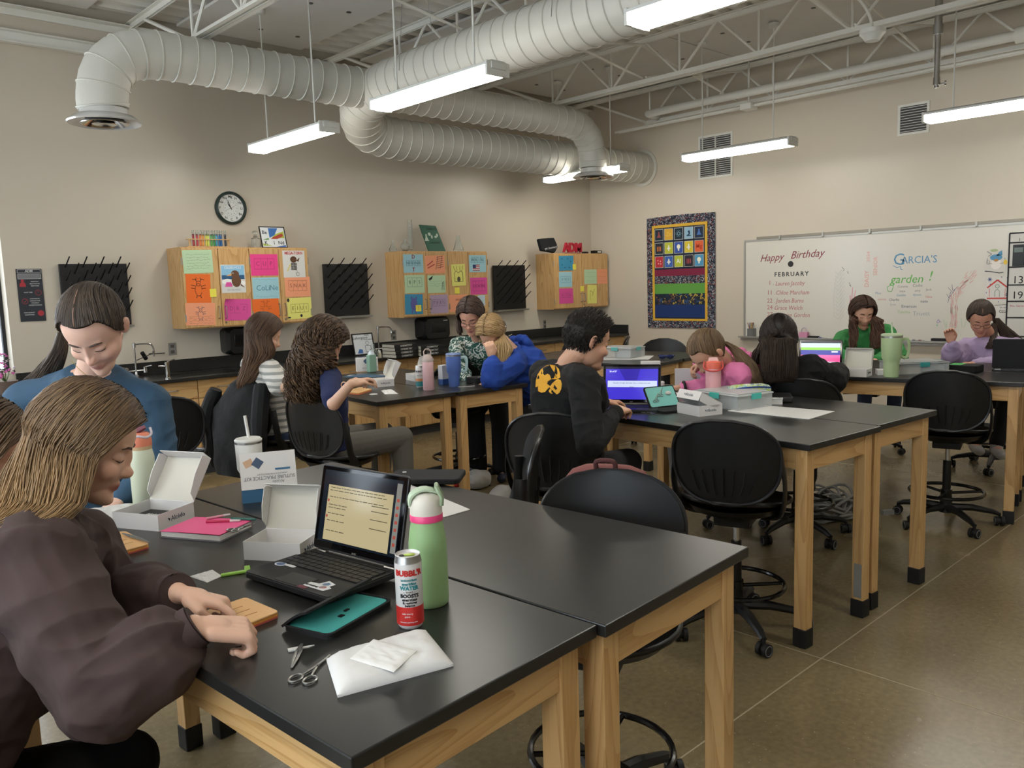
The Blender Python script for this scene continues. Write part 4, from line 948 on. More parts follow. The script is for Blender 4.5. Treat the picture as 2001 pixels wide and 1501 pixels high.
# whiteboard
by0, by1, bz0, bz1 = .9, 5.32, .905, 2.03
e = empty('whiteboard', (XR-.001, 0, 0), 0, 'long wall whiteboard with an aluminium frame and marker tray', 'whiteboard')
M_wb = mat('whiteboard_enamel', 'd3d0c6', .22)
M_al = mat('aluminium_trim', 'a9a8a2', .35, .6)
MB().box2((-.014, by0, bz0), (-.001, by1, bz1)).build('board', M_wb, e, smooth=0)
f_ = MB(); f_.box2((-.022, by0-.02, bz1), (-.001, by1+.02, bz1+.022)).box2((-.022, by1, bz0), (-.001, by1+.022, bz1)).box2((-.022, by0-.022, bz0), (-.001, by0, bz1))
f_.build('frame', M_al, e, smooth=0)
MB().box2((-.028, by0-.02, bz1+.024), (-.002, by1-.15, bz1+.052)).build('display_rail', mat('rail_tan', '8f897e', .4, .4), e, smooth=0)
for k in range(8):
    y = by1-.45-k*.52; MB().box((-.032, y, bz1+.03), (.008, .02, .05)).tube([(-.036, y, bz1+.005), (-.05, y, bz1-.002), (-.05, y, bz1+.012)], .003, 5).build('hook_clip', M_al, e)
sec = [(-.014, .0), (-.075, -.012), (-.085, .0), (-.085, .006), (-.079, .004), (-.014, -.002+.012), (-.014, -.05)]
MB().box2((-.085, by0-.02, bz0-.016), (-.012, by1+.06, bz0-.006)).box2((-.089, by0-.02, bz0-.016), (-.083, by1+.06, bz0+.004)).box2((-.03, by0-.02, bz0-.05), (-.001, by1+.06, bz0-.014)).build('marker_tray', M_al, e, smooth=0)
XB = XR-.0155
def onboard(px, py): p = pX(px, py, XB); return (-p.y, p.z)
MBd = Matrix(((0, 0, -1, XB-XR+.001), (-1, 0, 0, 0), (0, 1, 0, 0), (0, 0, 0, 1)))   # board plane -> local of the board empty
def scribble(pl, c, w_=.006, nm='marker_drawing', cyc=False):
    mb = MB()
    for pts in pl: stroke(mb, [onboard(*p) for p in pts], w_)
    mb.v = [tuple(MBd @ Vector(v)) for v in mb.v]
    return mb.build(nm, mat('marker_'+c, c, .6), e, smooth=0)
def btext(items, c, nm='marker_writing'):
    L = []
    for (s, px, py, hpx, *o) in items:
        a = onboard(px, py); b = onboard(px, py+hpx); opt = o[0] if o else {}
        L.append((s, a[0], a[1], abs(a[1]-b[1])*1.35, opt))
    text_mb(L, MBd).build(nm, mat('marker_'+c, c, .6), e, smooth=0)
btext([('Happy', 1507, 504, 15, {'shear': .4, 'rot': .03, 'sx': .95}), ('Birthday', 1576, 497, 16, {'shear': .4, 'rot': .03, 'sx': .95})], '7e2f3e', 'birthday_lettering')
btext([('FEBRUARY', 1546, 536, 9, {'space': 1.35, 'bold': .02})], '26282a', 'month_lettering')
dd = onboard(1545, 516); MB().prism(ell(dd[0], dd[1], .034, .034, 24), .0, .002, MBd).build('round_badge', mat('badge_black', '26282a', .6), e, smooth=0)
btext([('in', 1545, 516, 8, {'shear': .5})], 'c9c9c4', 'badge_lettering')
btext([('1 .', 1507, 553, 9), ('Lauren Jacoby', 1543, 554, 9, {'shear': .2, 'sx': .9}), ('11 .', 1507, 572, 9), ('Chloe Marcham', 1548, 572, 9, {'shear': .2, 'sx': .9}), ('22 .', 1507, 588, 9), ('Jorden Burns', 1543, 588, 9, {'shear': .2, 'sx': .9}), ('24 .', 1507, 601, 9), ('Grace Welch', 1540, 602, 9, {'shear': .2, 'sx': .9}), ('27 .', 1507, 615, 9), ('Christian Gordon', 1547, 616, 9, {'shear': .2, 'sx': .85})], 'b06a68', 'name_list')
btext([('G', 1757, 508, 24), ('ARCIA\'S', 1796, 508, 15, {'sx': .95})], '5f93b8', 'blue_writing')
scribble([[(1745, 519), (1752, 523), (1760, 521), (1760, 526), (1764, 527)]], '5f93b8')
btext([('garden', 1771, 546, 17, {'shear': .25, 'sx': 1.0}), ('!', 1817, 540, 20, {'shear': .25})], '62b052', 'green_writing')
scribble([[(1743, 548), (1746, 560), (1742, 570), (1735, 569), (1734, 561), (1742, 556)]], '62b052')
btext([('Connie', 1764, 560, 5), ('Cadie', 1793, 558, 6), ('max', 1763, 569, 5), ('amy', 1793, 568, 5), ('Jack', 1815, 566, 5)], '8c8c88', 'small_names')
btext([('Gaitlin', 1761, 577, 5), ('dyson', 1792, 576, 5), ('Max', 1716, 573, 5)], '7d98ad', 'small_names')
btext([('Nina', 1815, 580, 5), ('emma', 1723, 585, 5)], 'c98a84', 'small_names')
btext([('Charlie', 1747, 586, 5), ('nate', 1806, 589, 6), ('Emerson', 1776, 599, 6)], '5f6478', 'small_names')
btext([('Jose', 1745, 595, 5), ('Truett', 1800, 613, 9)], 'a3a8ad', 'small_names')
btext([('Tabitha', 1766, 610, 6)], '9fbd84', 'small_names')
btext([('2024', 1697, 502, 6, {'rot': PI/2, 'sx': 1.3}), ('SENIOR', 1711, 520, 8, {'rot': PI/2}), ('DAISY', 1694, 545, 9, {'rot': PI/2})], 'd99a94', 'vertical_writing')
Rr = random.Random(3)
# pink tree, grasses, feather sketches
tree = [[(1862, 645), (1860, 600), (1864, 570)], [(1866, 645), (1867, 600), (1874, 566)], [(1859, 640), (1858, 605)], [(1869, 640), (1870, 600)]]
for k in range(46):
    t_ = Rr.random(); x = 1866+t_*34+Rr.uniform(-6, 6); y = 575-t_*40+Rr.uniform(-8, 8)
    tree.append([(x, y), (x+Rr.uniform(3, 8), y-Rr.uniform(2, 8))])
for k in range(30):
    x = Rr.uniform(1857, 1871); y = Rr.uniform(570, 640); tree.append([(x, y), (x+Rr.uniform(-2, 2), y+Rr.uniform(5, 12))])
scribble(tree, 'd99c9a', .004)
scribble([[(1852, 592), (1858, 570)], [(1856, 580), (1866, 566)], [(1862, 568), (1860, 556)], [(1863, 568), (1872, 560)], [(1855, 583), (1850, 575)], [(1862, 572), (1853, 562)]], '6e5f80', .004)
scribble([[(1848, 640), (1844, 625)], [(1850, 640), (1849, 628)], [(1880, 640), (1878, 622)], [(1884, 640), (1890, 620)], [(1900, 640), (1898, 628)]], '9dbd98', .004)
scribble([[(x, 556+Rr.uniform(0, 60)), (x-3, 570+Rr.uniform(0, 50))] for x in (1662, 1664, 1666, 1668, 1670, 1672)], 'dc9aa6', .009)
fe = []
for k in range(12): y = 530+k*8; fe += [[(1632+Rr.uniform(-1, 1), y), (1637, y+6), (1645, y-3)], [(1650, y-4), (1641, y+8)]]
fe.append([(1645, 528), (1633, 545), (1629, 580), (1630, 620)])
scribble(fe, 'b4b8ae', .003)
scribble([[(1645, 522), (1650, 527), (1647, 530)], [(1659, 552), (1663, 560), (1660, 557)], [(1656, 530), (1658, 535)]], '6b6470', .005)
scribble([[(1831, 628), (1834, 624), (1836, 629), (1832, 632), (1830, 628)], [(1836, 627), (1839, 630)]], '8d84b5', .005)
scribble([[(1830, 637), (1832, 634)]], '7cc08a', .01)
# things on the tray and on the board
def ontray(px, py=655): p = pX(px, py, XR-.05); return p
def tray_item(px, name, label, cat, build, grp=None, z=bz0+.0):
    p = ontray(px); ee = empty(name, (XR-.052, p.y, bz0-.006), 0, label, cat, grp); build(ee); return ee
def b_cup(ee):
    MB().box2((-.035, -.04, 0), (-.033, .04, .10)).box2((.033, -.04, 0), (.035, .04, .10)).box2((-.033, -.04, 0), (.033, -.038, .10)).box2((-.033, .038, 0), (.033, .04, .10)).box2((-.033, -.038, 0), (.033, .038, .003)).build('mesh_cup', mat('cup_grey', '6f7270', .5, .4), ee, smooth=0)
    for k in range(6): MB().cyl((Rr.uniform(-.02, .02), Rr.uniform(-.025, .025), .01), (Rr.uniform(-.03, .03), Rr.uniform(-.06, .08), .17), .005, n=8).build('pencil', mat('pencil_%d' % (k % 3), ('b58a4a', '8a5a3c', '49566e')[k % 3], .5), ee)
tray_item(1469, 'pencil_cup', 'grey pencil cup at the left end of the marker tray', 'pencil cup', b_cup)
def b_eraser(ee): MB().box((0, 0, .018), (.05, .15, .035)).build('felt', mat('eraser_dark', '1c1c20', .9), ee, bevel=.004)
tray_item(1836, 'board_eraser', 'black board eraser on the tray between the two seated students', 'eraser', b_eraser)
tray_item(1590, 'board_eraser', 'black board eraser on the tray beside the pink bag', 'eraser', lambda ee: MB().box((0, 0, .014), (.05, .12, .028)).build('felt', mat('eraser_dark', '1c1c20', .9), ee, bevel=.004))
for px, c, l in ((1765, '2b2b30', 'black capped marker'), (1782, 'c8c8c4', 'white marker with dark cap'), (1796, '3a3a52', 'marker with dark blue cap'), (1808, '7a3040', 'marker with red cap'), (1600, '8a3040', 'red marker behind the open laptop'), (1612, '33508a', 'blue marker behind the open laptop')):
    def b_m(ee, c=c): MB().cyl((.0, -.06, .008), (0, .035, .008), .008, n=10).build('barrel', mat('marker_body', 'c9c9c5', .4), ee); MB().cyl((0, .035, .008), (0, .065, .008), .009, n=10).build('cap', mat('mk_'+c, c, .4), ee)
    tray_item(px, 'marker', l+' lying on the whiteboard tray', 'marker', b_m)
def b_bag(ee):
    MB().box((0, 0, .03), (.05, .10, .08), top=(.9, 1)).build('bag', mat('pink_bag', 'c98aa8', .7), ee); MB().tube(arc((0, 0), .032, 0, PI, 10, 0) and [(0, .032*math.cos(a), .07+.05*math.sin(a)) for a in [PI*k/10 for k in range(11)]], .006, 6).build('handle', mat('grey_handle', 'b3a9b5', .5), ee)
tray_item(1571, 'gift_bag', 'small pink bag with grey loop handle on the marker tray', 'bag', b_bag)
def sheet_on_board(pts, col, label, draw, nm='taped_drawing', cat='drawing', grp=None):
    Q = [onboard(*p) for p in pts]; c = Vector((sum(q[0] for q in Q)/4, sum(q[1] for q in Q)/4, 0))
    ee = empty(nm, (XB-.002, -c.x, c.y), 0, label, cat, grp, rot=(PI/2, 0, -PI/2))
    mb = MB(); P_ = [(q[0]-c.x, q[1]-c.y) for q in Q]; mb.prism(P_[::-1], 0, .0015); mb.build('sheet', mat('tape_'+col, col, .7), ee, smooth=0)
    draw(ee, P_)
    return ee
def dr(ee, items):
    for c, mb in items:
        mb.v = [(x*.68, y*.68, z) for x, y, z in mb.v]; mb.build('drawing', ink(c), ee, smooth=0, loc=(0, 0, .0018))
def d_gnome(ee, P_):
    a = MB(); blob(a, ell(.0, .07, .08, .045)); blob(a, [(.0, .09), (.08, .1), (.07, .17), (.03, .14)])
    b = MB(); blob(b, ell(.0, -.02, .07, .08), .0002); c = MB(); blob(c, ell(.0, .03, .03, .02), .001)
    d = MB(); 
    for s_ in (-1, 1): stroke(d, [(s_*.05, -.02), (s_*.12, .0), (s_*.11, .06)], .005)
    stroke(d, [(-.14, -.12), (-.05, -.13), (.05, -.15), (.1, -.14)], .012); stroke(d, [(-.12, .16), (-.06, .12), (-.1, .09)], .006); stroke(d, ell(-.1, .0, .02, .03), .004)
    y_ = MB(); blob(y_, ell(.12, .0, .025, .035)); g_ = MB(); blob(g_, ell(-.03, .17, .05, .02))
    dr(ee, [('5a93b8', a), ('e2ddd6', b), ('b5854e', c), ('3c4048', d), ('e0c04a', y_), ('a9b78a', g_)])
sheet_on_board([(1933, 484), (1976, 491), (1960, 542), (1918, 534)], 'cfccc4', 'tilted drawing of a bearded gnome in a blue hat on the whiteboard', d_gnome)
def d_house(ee, P_):
    r = MB(); stroke(r, [(-.13, .02), (.0, .13), (.13, .02)], .02); stroke(r, [(-.1, .01), (-.1, -.11)], .006); stroke(r, [(.1, .01), (.1, -.11)], .006); stroke(r, [(-.13, -.13), (.13, -.13)], .022)
    g_ = MB(); stroke(g_, ell(0, .04, .025, .025)+[(.025, .04)], .006); stroke(g_, [(-.03, -.11), (-.03, -.03), (.0, 0), (.03, -.03), (.03, -.11)], .006)
    b = MB()
    for cx_, cy_ in ((-.1, .14), (.13, -.08)):
        for a in range(4): stroke(b, [(cx_-.03*math.cos(a*PI/4), cy_-.03*math.sin(a*PI/4)), (cx_+.03*math.cos(a*PI/4), cy_+.03*math.sin(a*PI/4))], .007)
    for a, bb in ((.05, .17), (.12, .16), (-.14, -.05), (.02, -.18), (-.09, .07)): blob(b, ell(a, bb, .007, .007))
    dr(ee, [('c2463f', r), ('4d7a68', g_), ('3a4a86', b)])
sheet_on_board([(1929, 540), (1975, 541), (1968, 593), (1925, 586)], 'd2cfca', 'white sheet with a red gingerbread house on the whiteboard', d_house)
sheet_on_board([(1950, 595), (1974, 596), (1972, 626), (1950, 624)], 'd2cfca', 'small sheet lettered in black below the gingerbread house', lambda ee, P_: dr(ee, [('26262a', (lambda m: (text_mb([('to our', 0, .07, .04), ('CLUB', 0, .01, .05, {'bold': .02})], T(0, 0, 0), m), stroke(m, [(-.12, .1), (.1, .11)], .006), m)[-1])(MB()))]))
# pocket chart of calculators
pc = empty('calculator_chart', (XB-.004, -(onboard(2009, 560)[0]), 1.46), 0, 'numbered black pocket chart for calculators at the right edge of the whiteboard', 'pocket chart', rot=(PI/2, 0, -PI/2))
wv = .34; MB().box((0, 0, 0), (wv, .98, .004)).build('backing', mat('chart_clear', 'c9c6c0', .4), pc, smooth=0)
m_ = MB()
for x in (-wv/2, 0, wv/2): m_.box((x, 0, .004), (.012, .98, .006))
for k, y in enumerate((.49, .40, .17, -.0, -.155, -.31, -.49)): m_.box((0, y, .004), (wv, .012, .006))
m_.build('black_webbing', mat('webbing', '1c1c20', .7), pc, smooth=0)
for k, (x, y, s) in enumerate(((-.085, .06, '13'), (-.085, -.085, '19'), (.085, .06, '14'), (.085, -.085, '20'), (-.085, .44, '1'))):
    text_mb([(s, x, y-.015, .10 if k < 4 else .04)], T(0, 0, .003)).build('pocket_number', mat('webbing', '1c1c20', .7), pc, smooth=0)
MB().box((-.085, .28, .012), (.10, .2, .018)).build('calculator', mat('calc_black', '17181c', .4), pc, bevel=.004)
MB().box((-.085, .33, .0215), (.075, .045, .002)).build('calculator_screen', mat('calc_scr', '5f6a66', .3), pc, smooth=0)
text_mb([('Mrs. Garcia', -.085, -.2, .025)], T(0, 0, .003)).build('pocket_note', mat('sign_red', 'a8343e', .6), pc, smooth=0)

# ================================================================== LAB TABLES
TH = .914
def lab_table(corner, yaw, L_, W_, label, legs=True, patch_leg=None):
    """corner = near left corner of the top; local x across (W), local y away (L)"""
    e = empty('lab_table', (corner[0], corner[1], 0), yaw, label, 'table', 'black topped oak lab tables')
    MB().box2((0, 0, TH-.028), (W_, L_, TH)).build('tabletop', M_epoxy, e, smooth=0, bevel=.003)
    o = .028; a = .004
    q = TH-.028
    for (x0, x1) in ((o+.006, o+.026), (W_-o-.026, W_-o-.006)): MB().box2((x0, o+.057, q-.095), (x1, L_-o-.057, q-.0005)).build('apron', W1, e, smooth=0, bevel=.001)
    for (y0, y1) in ((o+.006, o+.026), (L_-o-.026, L_-o-.006)): MB().box2((o+.057, y0, q-.095), (W_-o-.057, y1, q-.0005)).build('apron', W0, e, smooth=0, bevel=.001)
    k = 0
    for x in (o+.0285, W_-o-.0285):
        for y in (o+.0285, L_-o-.0285):
            g = MB().box2((x-.0285, y-.0285, .012), (x+.0285, y+.0285, q-.0005)).build('leg', W2, e, smooth=0, bevel=.003)
            MB().box2((x-.032, y-.032, 0), (x+.032, y+.032, .085)).build('leg_boot', M_rubber, g, smooth=0, bevel=.004)
            if patch_leg == k: MB().box2((x-.0295, y-.02, .095), (x-.0285, y+.018, .26)).build('tape_patch', mat('duct_tape', '8a8a86', .4), g, smooth=0)
            k += 1
    return e
R_ = math.radians
t1a = lab_table((.613, 1.033), R_(4.2), 1.85, .624, 'oak lab table nearest the camera, with the laptop and suture kits on it')
t1b = lab_table((1.244, 1.062), R_(4.2), 1.85, .64, 'empty topped oak lab table pushed against the right side of the nearest one')
t2a = lab_table((3.213, 1.612), R_(-4.6), 1.83, .60, 'oak lab table where the student in the black shirt works', patch_leg=2)
t2b = lab_table((3.822, 1.583), R_(-4.6), 1.83, .60, 'oak lab table holding the pencil pouch, beside the pink hoodie')
t3a = lab_table((2.88, 4.292), R_(-5), 1.75, .60, 'oak lab table at the back where the curly haired student works')
t3b = lab_table((3.487, 4.225), R_(-5), 1.75, .60, 'oak lab table at the back in front of the blue hoodie')
t4a = lab_table((5.76, 1.50), R_(12), 1.83, .60, 'oak lab table at the right in front of the student in green', patch_leg=None)
t4b = lab_table((6.37, 1.62), R_(12), 1.83, .60, 'oak lab table at the right edge, far side of the pair')
t5a = lab_table((5.52, 4.18), R_(8), 1.6, .60, 'oak lab table behind the boy, holding the clear storage bin')
t5b = lab_table((6.13, 4.26), R_(8), 1.6, .60, 'oak lab table behind the boy with an empty chair behind it')

# ================================================================== DRAFTING CHAIRS
def make_chair():
    e = empty('drafting_chair', (0, 0, 0)); sz = .56
    # seat shell
    def seat(u, v):
        a = 2*PI*u; r = .225*(v**.8)*(1+.04*math.cos(2*a)); z = sz+.028*v**4*(1.2-.6*math.sin(a))-.012*(1-v)
        return (r*math.cos(a)*1.02, r*math.sin(a), z)
    vs = [(0, 0, sz-.012)]; fs = []; nu, nv = 32, 7
    for j in range(1, nv+1):
        for i in range(nu): vs.append(seat(i/nu, j/nv))
    for i in range(nu): fs.append((0, 1+i, 1+(i+1) % nu))
    for j in range(nv-1):
        for i in range(nu): fs.append((1+j*nu+i, 1+(j+1)*nu+i, 1+(j+1)*nu+(i+1) % nu, 1+j*nu+(i+1) % nu))
    m_ = MB().add(vs, fs); rim = [vs[1+(nv-1)*nu+i] for i in range(nu)]
    m_.tube([(x, y, z-.006) for x, y, z in rim], .010, 6, closed=True).lathe([(.001, sz-.045), (.13, sz-.045), (.20, sz-.02), (.22, sz+.008)], 32, cap1=False)
    m_.build('seat', M_plastic, e, smooth=60)
    # backrest: oval shell, curved round the sitter (sitter faces +y)
    W_, z0, z1 = .235, .60, .955
    def half(t):   # half width at height fraction
        return W_*(max(0, 1-abs((t-.56)/.56)**2.6 if t < .56 else 1-abs((t-.56)/.44)**2.3))**.42
    def back(u, v):
        t = v; x = (2*u-1)*half(t); y = -.215-.045*t+.30*(1-math.cos(x/.42))*1.15; return (x, y, z0+(z1-z0)*t)
    N_ = 18
    m_ = MB().sheet(lambda u, v: back(u, .004+.992*v), 20, N_, .009)
    edge = [back(0, .004+.992*k/24) for k in range(25)]+[back(1, .004+.992*k/24) for k in range(24, -1, -1)]
    m_.build('backrest', M_plastic, e, smooth=60)
    MB().tube([(x, y-.004, z) for x, y, z in edge], .0075, 7, closed=True).build('back_rim', mat('plastic_rim', '1d1d1f', .3), e)
    s = MB()
    for k in range(7):
        u = .2+.1*k; s.tube([(back(u, t)[0], back(u, t)[1]-.011, back(u, t)[2]) for t in (.10+.05*abs(k-3)/3, .25, .44-.05*abs(k-3)/3)], .0035, 5)
    s.build('back_rib', M_plastic, e)
    for sg_ in (-1, 1):
        MB().tube(bez([(sg_*.228, -.165, .80), (sg_*.243, -.16, .70), (sg_*.235, -.13, .60), (sg_*.20, -.06, .545), (sg_*.12, 0, .525)], 4), [.017]*9+[.02]*8, 8, flat=(.55, 1.5)).build('side_strap', M_plastic, e)
    MB().box((0, 0, .50), (.16, .2, .05)).cyl((.05, .05, .50), (.22, .08, .49), .006).build('tilt_mechanism', M_black, e, bevel=.008)
    MB().cyl((0, 0, .36), (0, 0, .50), .014, n=14).build('gas_lift', M_steel, e)
    MB().cyl((0, 0, .11), (0, 0, .39), .026, .024, n=18).cyl((0, 0, .13), (0, 0, .17), .035, n=18).build('column_sleeve', M_plastic, e)
    f_ = MB().tube([(.215*math.cos(2*PI*k/36), .215*math.sin(2*PI*k/36), .20) for k in range(36)], .0105, 8, closed=True)
    for k in range(3): a = 2*PI*k/3+.4; f_.cyl((.02*math.cos(a), .02*math.sin(a), .19), (.21*math.cos(a), .21*math.sin(a), .20), .0085, n=8)
    f_.cyl((0, 0, .17), (0, 0, .215), .034, n=16).build('foot_ring', mat('gloss_black', '0d0d0d', .18), e)
    b_ = MB().cyl((0, 0, .075), (0, 0, .13), .045, .035, n=18)
    for k in range(5):
        a = 2*PI*k/5+.3; c, s_ = math.cos(a), math.sin(a)
        b_.tube([(.03*c, .03*s_, .105), (.15*c, .15*s_, .105), (.27*c, .27*s_, .085), (.31*c, .31*s_, .07)], [.027, .024, .019, .014], 8, flat=(.85, 1.0), up=(0, 0, 1))
    b_.build('star_base', M_plastic, e)
    for k in range(5):
        a = 2*PI*k/5+.3; c, s_ = math.cos(a), math.sin(a); an = a+k*.9
        ax = Vector((math.cos(an), math.sin(an), 0)); o = Vector((.31*c, .31*s_, .028))
        w_ = MB().cyl(o-ax*.027, o-ax*.008, .028, n=16).cyl(o+ax*.008, o+ax*.027, .028, n=16).cyl(o-ax*.008, o+ax*.008, .018, n=10).cyl(o+Vector((0, 0, .01)), o+Vector((0, 0, .05)), .008, n=8)
        cs = w_.build('caster', M_rubber, e)
        r_ = MB()
        for s2 in (-1, 1): r_.tube([o+ax*(s2*.0275)+(Vector((0, 0, 1))*math.cos(t)+ax.cross(Vector((0, 0, 1)))*math.sin(t))*.021 for t in [2*PI*q/14 for q in range(14)]], .002, 4, closed=True)
        r_.build('caster_rim', mat('caster_grey', '77787a', .4), cs)
    for c in KIDS[e.name]:
        for me in [c.data]+[g.data for g in KIDS.get(c.name, [])]:
            me.transform(Matrix.Diagonal((1, 1, 1.064, 1)))
    return e
chair0 = make_chair(); CH = [0]
def place_chair(x, y, facing, label, z=0):
    """facing in degrees, direction the sitter looks (0 = +x)"""
    o = chair0 if CH[0] == 0 else copy_tree(chair0); CH[0] += 1
    o.location = (x, y, z); o.rotation_euler = (0, 0, math.radians(facing-90))
    tag(o, label, 'chair', 'black drafting chairs'); return o
def seat_back(bx, by, facing, label, off=.235):
    """place a chair from the spot of its backrest"""
    a = math.radians(facing); return place_chair(bx+off*math.cos(a), by+off*math.sin(a), facing, label)
seat_back(1.985, 1.655, 208, 'empty black drafting chair nearest the camera, with a maroon backpack hung on it')
seat_back(3.03, 1.91, 18, 'empty black drafting chair pushed to the front left corner of the middle table')
seat_back(2.74, 2.66, 28, 'black drafting chair under the boy in the black shirt')
seat_back(2.41, 2.42, 137, 'empty black drafting chair seen edge-on beyond the nearest tables')
seat_back(2.40, 4.30, 12, 'black drafting chair under the curly haired student')
seat_back(2.40, 5.15, 8, 'drafting chair with a black coat hung over its back')
seat_back(1.90, 5.22, 70, 'empty drafting chair right of the student in blue, catching window light', 0)
seat_back(5.32, 1.80, 14, 'empty black drafting chair at the near right table')
seat_back(4.52, 2.33, 30, 'black drafting chair under the student with long black hair')
seat_back(4.98, 3.02, 190, 'black drafting chair under the student in the pink hoodie', .2)
seat_back(6.88, 5.03, 215, 'empty black drafting chair behind the clear storage bin, turned to the room')
seat_back(7.0, 5.6, 130, 'empty black drafting chair seen narrow beside the one behind the storage bin')
seat_back(6.64, 6.1, 120, 'empty black drafting chair just right of the boy\'s face')
seat_back(7.72, 3.22, 190, 'black drafting chair under the student in the green turtleneck')
seat_back(7.60, 2.15, 190, 'black drafting chair under the student in the lavender hoodie')
seat_back(4.25, 5.15, 60, 'empty stool-height drafting chair whose base shows under the back table', .1)
seat_back(-.10, 1.78, 0, 'black drafting chair under the student in the brown sweatshirt')
seat_back(-.1, 2.42, 0, 'black drafting chair under the half hidden student at the left edge')
# ================================================================== THINGS ON THE TABLES
def tt(px, py, z=TH): return pz(px, py, z)
def ang(p, q): return math.atan2(q[1]-p[1], q[0]-p[0])
M_card = mat('white_card', 'dedcda', .6); M_cardin = mat('card_inside', 'cfccc0', .7)
def kit_box(p, rz, label, w_=.165, d=.115, h=.05, lid=110, inside=None, lift=0, blue=False, printed=False, front='Alcédo', fy=.45):
    """open mailer box: local x along the front, y away; lid hinged on the back edge"""
    e = empty('suture_kit_box', (p[0], p[1], p[2] if len(p) > 2 else TH), rz, label, 'box', 'white suture kit boxes'); t = .002
    tray = MB().box2((0, 0, 0), (w_, d, t)).box2((0, 0, t), (t, d, h)).box2((w_-t, 0, t), (w_, d, h)).box2((t, 0, t), (w_-t, t, h)).box2((t, d-t, t), (w_-t, d, h))
    tray.build('tray', mat('kit_blue', '3f6f93', .6) if blue else M_card, e, smooth=0)
    a = math.radians(lid); ML = T(0, d, h) @ RX(-a) @ T(0, -d, 0)
    # lid: top panel with side flaps and a front lip, in closed position over the tray
    ld = MB().box2((0, 0, 0), (w_, d, t), M=ML).box2((0, 0, -h*.85), (w_, t, 0), M=ML)
    for x0, x1 in ((0, t), (w_-t, w_)):
        pts = [(.004, -.0005), (d-.006, -.0005), (d-.02, -h*.55), (d*.5, -h*.8), (.010, -h*.82), (.004, -h*.5)]
        ld.prism(pts, x0, x1, M=ML @ Matrix(((0, 0, 1, 0), (1, 0, 0, 0), (0, 1, 0, 0), (0, 0, 0, 1))))
    lo = ld.build('lid', M_card, e, smooth=0)
    MB().box2((t*1.5, t*1.5, -.0012), (w_-t*1.5, d-.002, -.0004), M=ML).build('lid_lining', M_cardin, lo, smooth=0)
    MB().box2((t, t, t), (w_-t, d-t, t+.0005)).build('tray_lining', M_cardin, e, smooth=0)
    if front:
        c = mat('kit_ink', '3b4a5c', .6)
        for M_, s in ((T(w_+.0004, d*.5, h*.5) @ RZ(PI/2) @ RX(PI/2), .021), (ML @ T(w_*.5, -.0004, -h*.42) @ RX(PI/2), .022)):
            mb = text_mb([(front, .006, 0, s)], M_); mb.prism([(-.038, .006), (-.028, .003), (-.03, -.005), (-.034, -.001)], 0, .0006, M_); mb.build('brand_lettering', c, e, smooth=0)
    if printed:
        MP = ML @ T(w_*.5, d*.5, t+.0002)
        text_mb([('Alcédo', -.03, .042, .014), ('SUTURE PRACTICE KIT', -.002, .026, .0165, {'sx': 1.0, 'bold': .01}), ('COMPLETE SUTURE PRACTICE KIT', -.012, .014, .0065)], MP @ RZ(0)).build('print', mat('kit_grey_ink', '77797e', .6), lo, smooth=0)
        MB().box2((-.072, -.004, 0), (-.022, .003, .0004), M=MP).build('blue_bar', mat('kit_blue', '3f6f93', .6), lo, smooth=0)
        MB().box((0, 0, .0003), (.03, .03, .0006), M=MP @ T(.034, -.026, 0) @ RZ(.9)).build('pouch_picture', mat('kit_navy', '44566e', .6), lo, smooth=0)
        MB().box((0, 0, .0002), (.03, .024, .0004), M=MP @ T(.064, -.028, 0) @ RZ(.4)).build('pad_picture', mat('kit_tan', 'd0ab8c', .6), lo, smooth=0)
    if inside == 'case':
        MB().box2((.02, .015, t+.001), (w_-.03, d-.02, t+.022)).build('zip_case', M_black, e, smooth=0, bevel=.004)
        text_mb([('Alcédo', 0, 0, .02)], T(w_*.5, d*.5, t+.0235)).build('case_lettering', mat('sign_white', 'd7d7d7', .6), e, smooth=0)
    return e
# ---- near table ------------------------------------------------------------
a, b = tt(477, 1094), tt(596, 1100)
kit_box(a, ang(a, b), 'open empty white suture kit box between the pink notebook and the laptop', w_=.165, d=.12, lid=112)
a, b = tt(222, 1031), tt(323.5, 1040)
kit_box(a, ang(a, b), 'open white suture kit box with a black case inside, in front of the cream bottle', w_=.175, d=.155, lid=128, inside='case')
a, b = tt(474, 985), tt(583, 973); rz_ = ang(b, a); o_ = b-Vector((-math.sin(rz_), math.cos(rz_), 0))*.125
kit_box((o_.x, o_.y, TH), rz_, 'suture kit box with blue sides and a printed lid standing open by the white tumbler', w_=(b-a).length, d=.125, lid=68, blue=True, printed=True, h=.045, front=None)
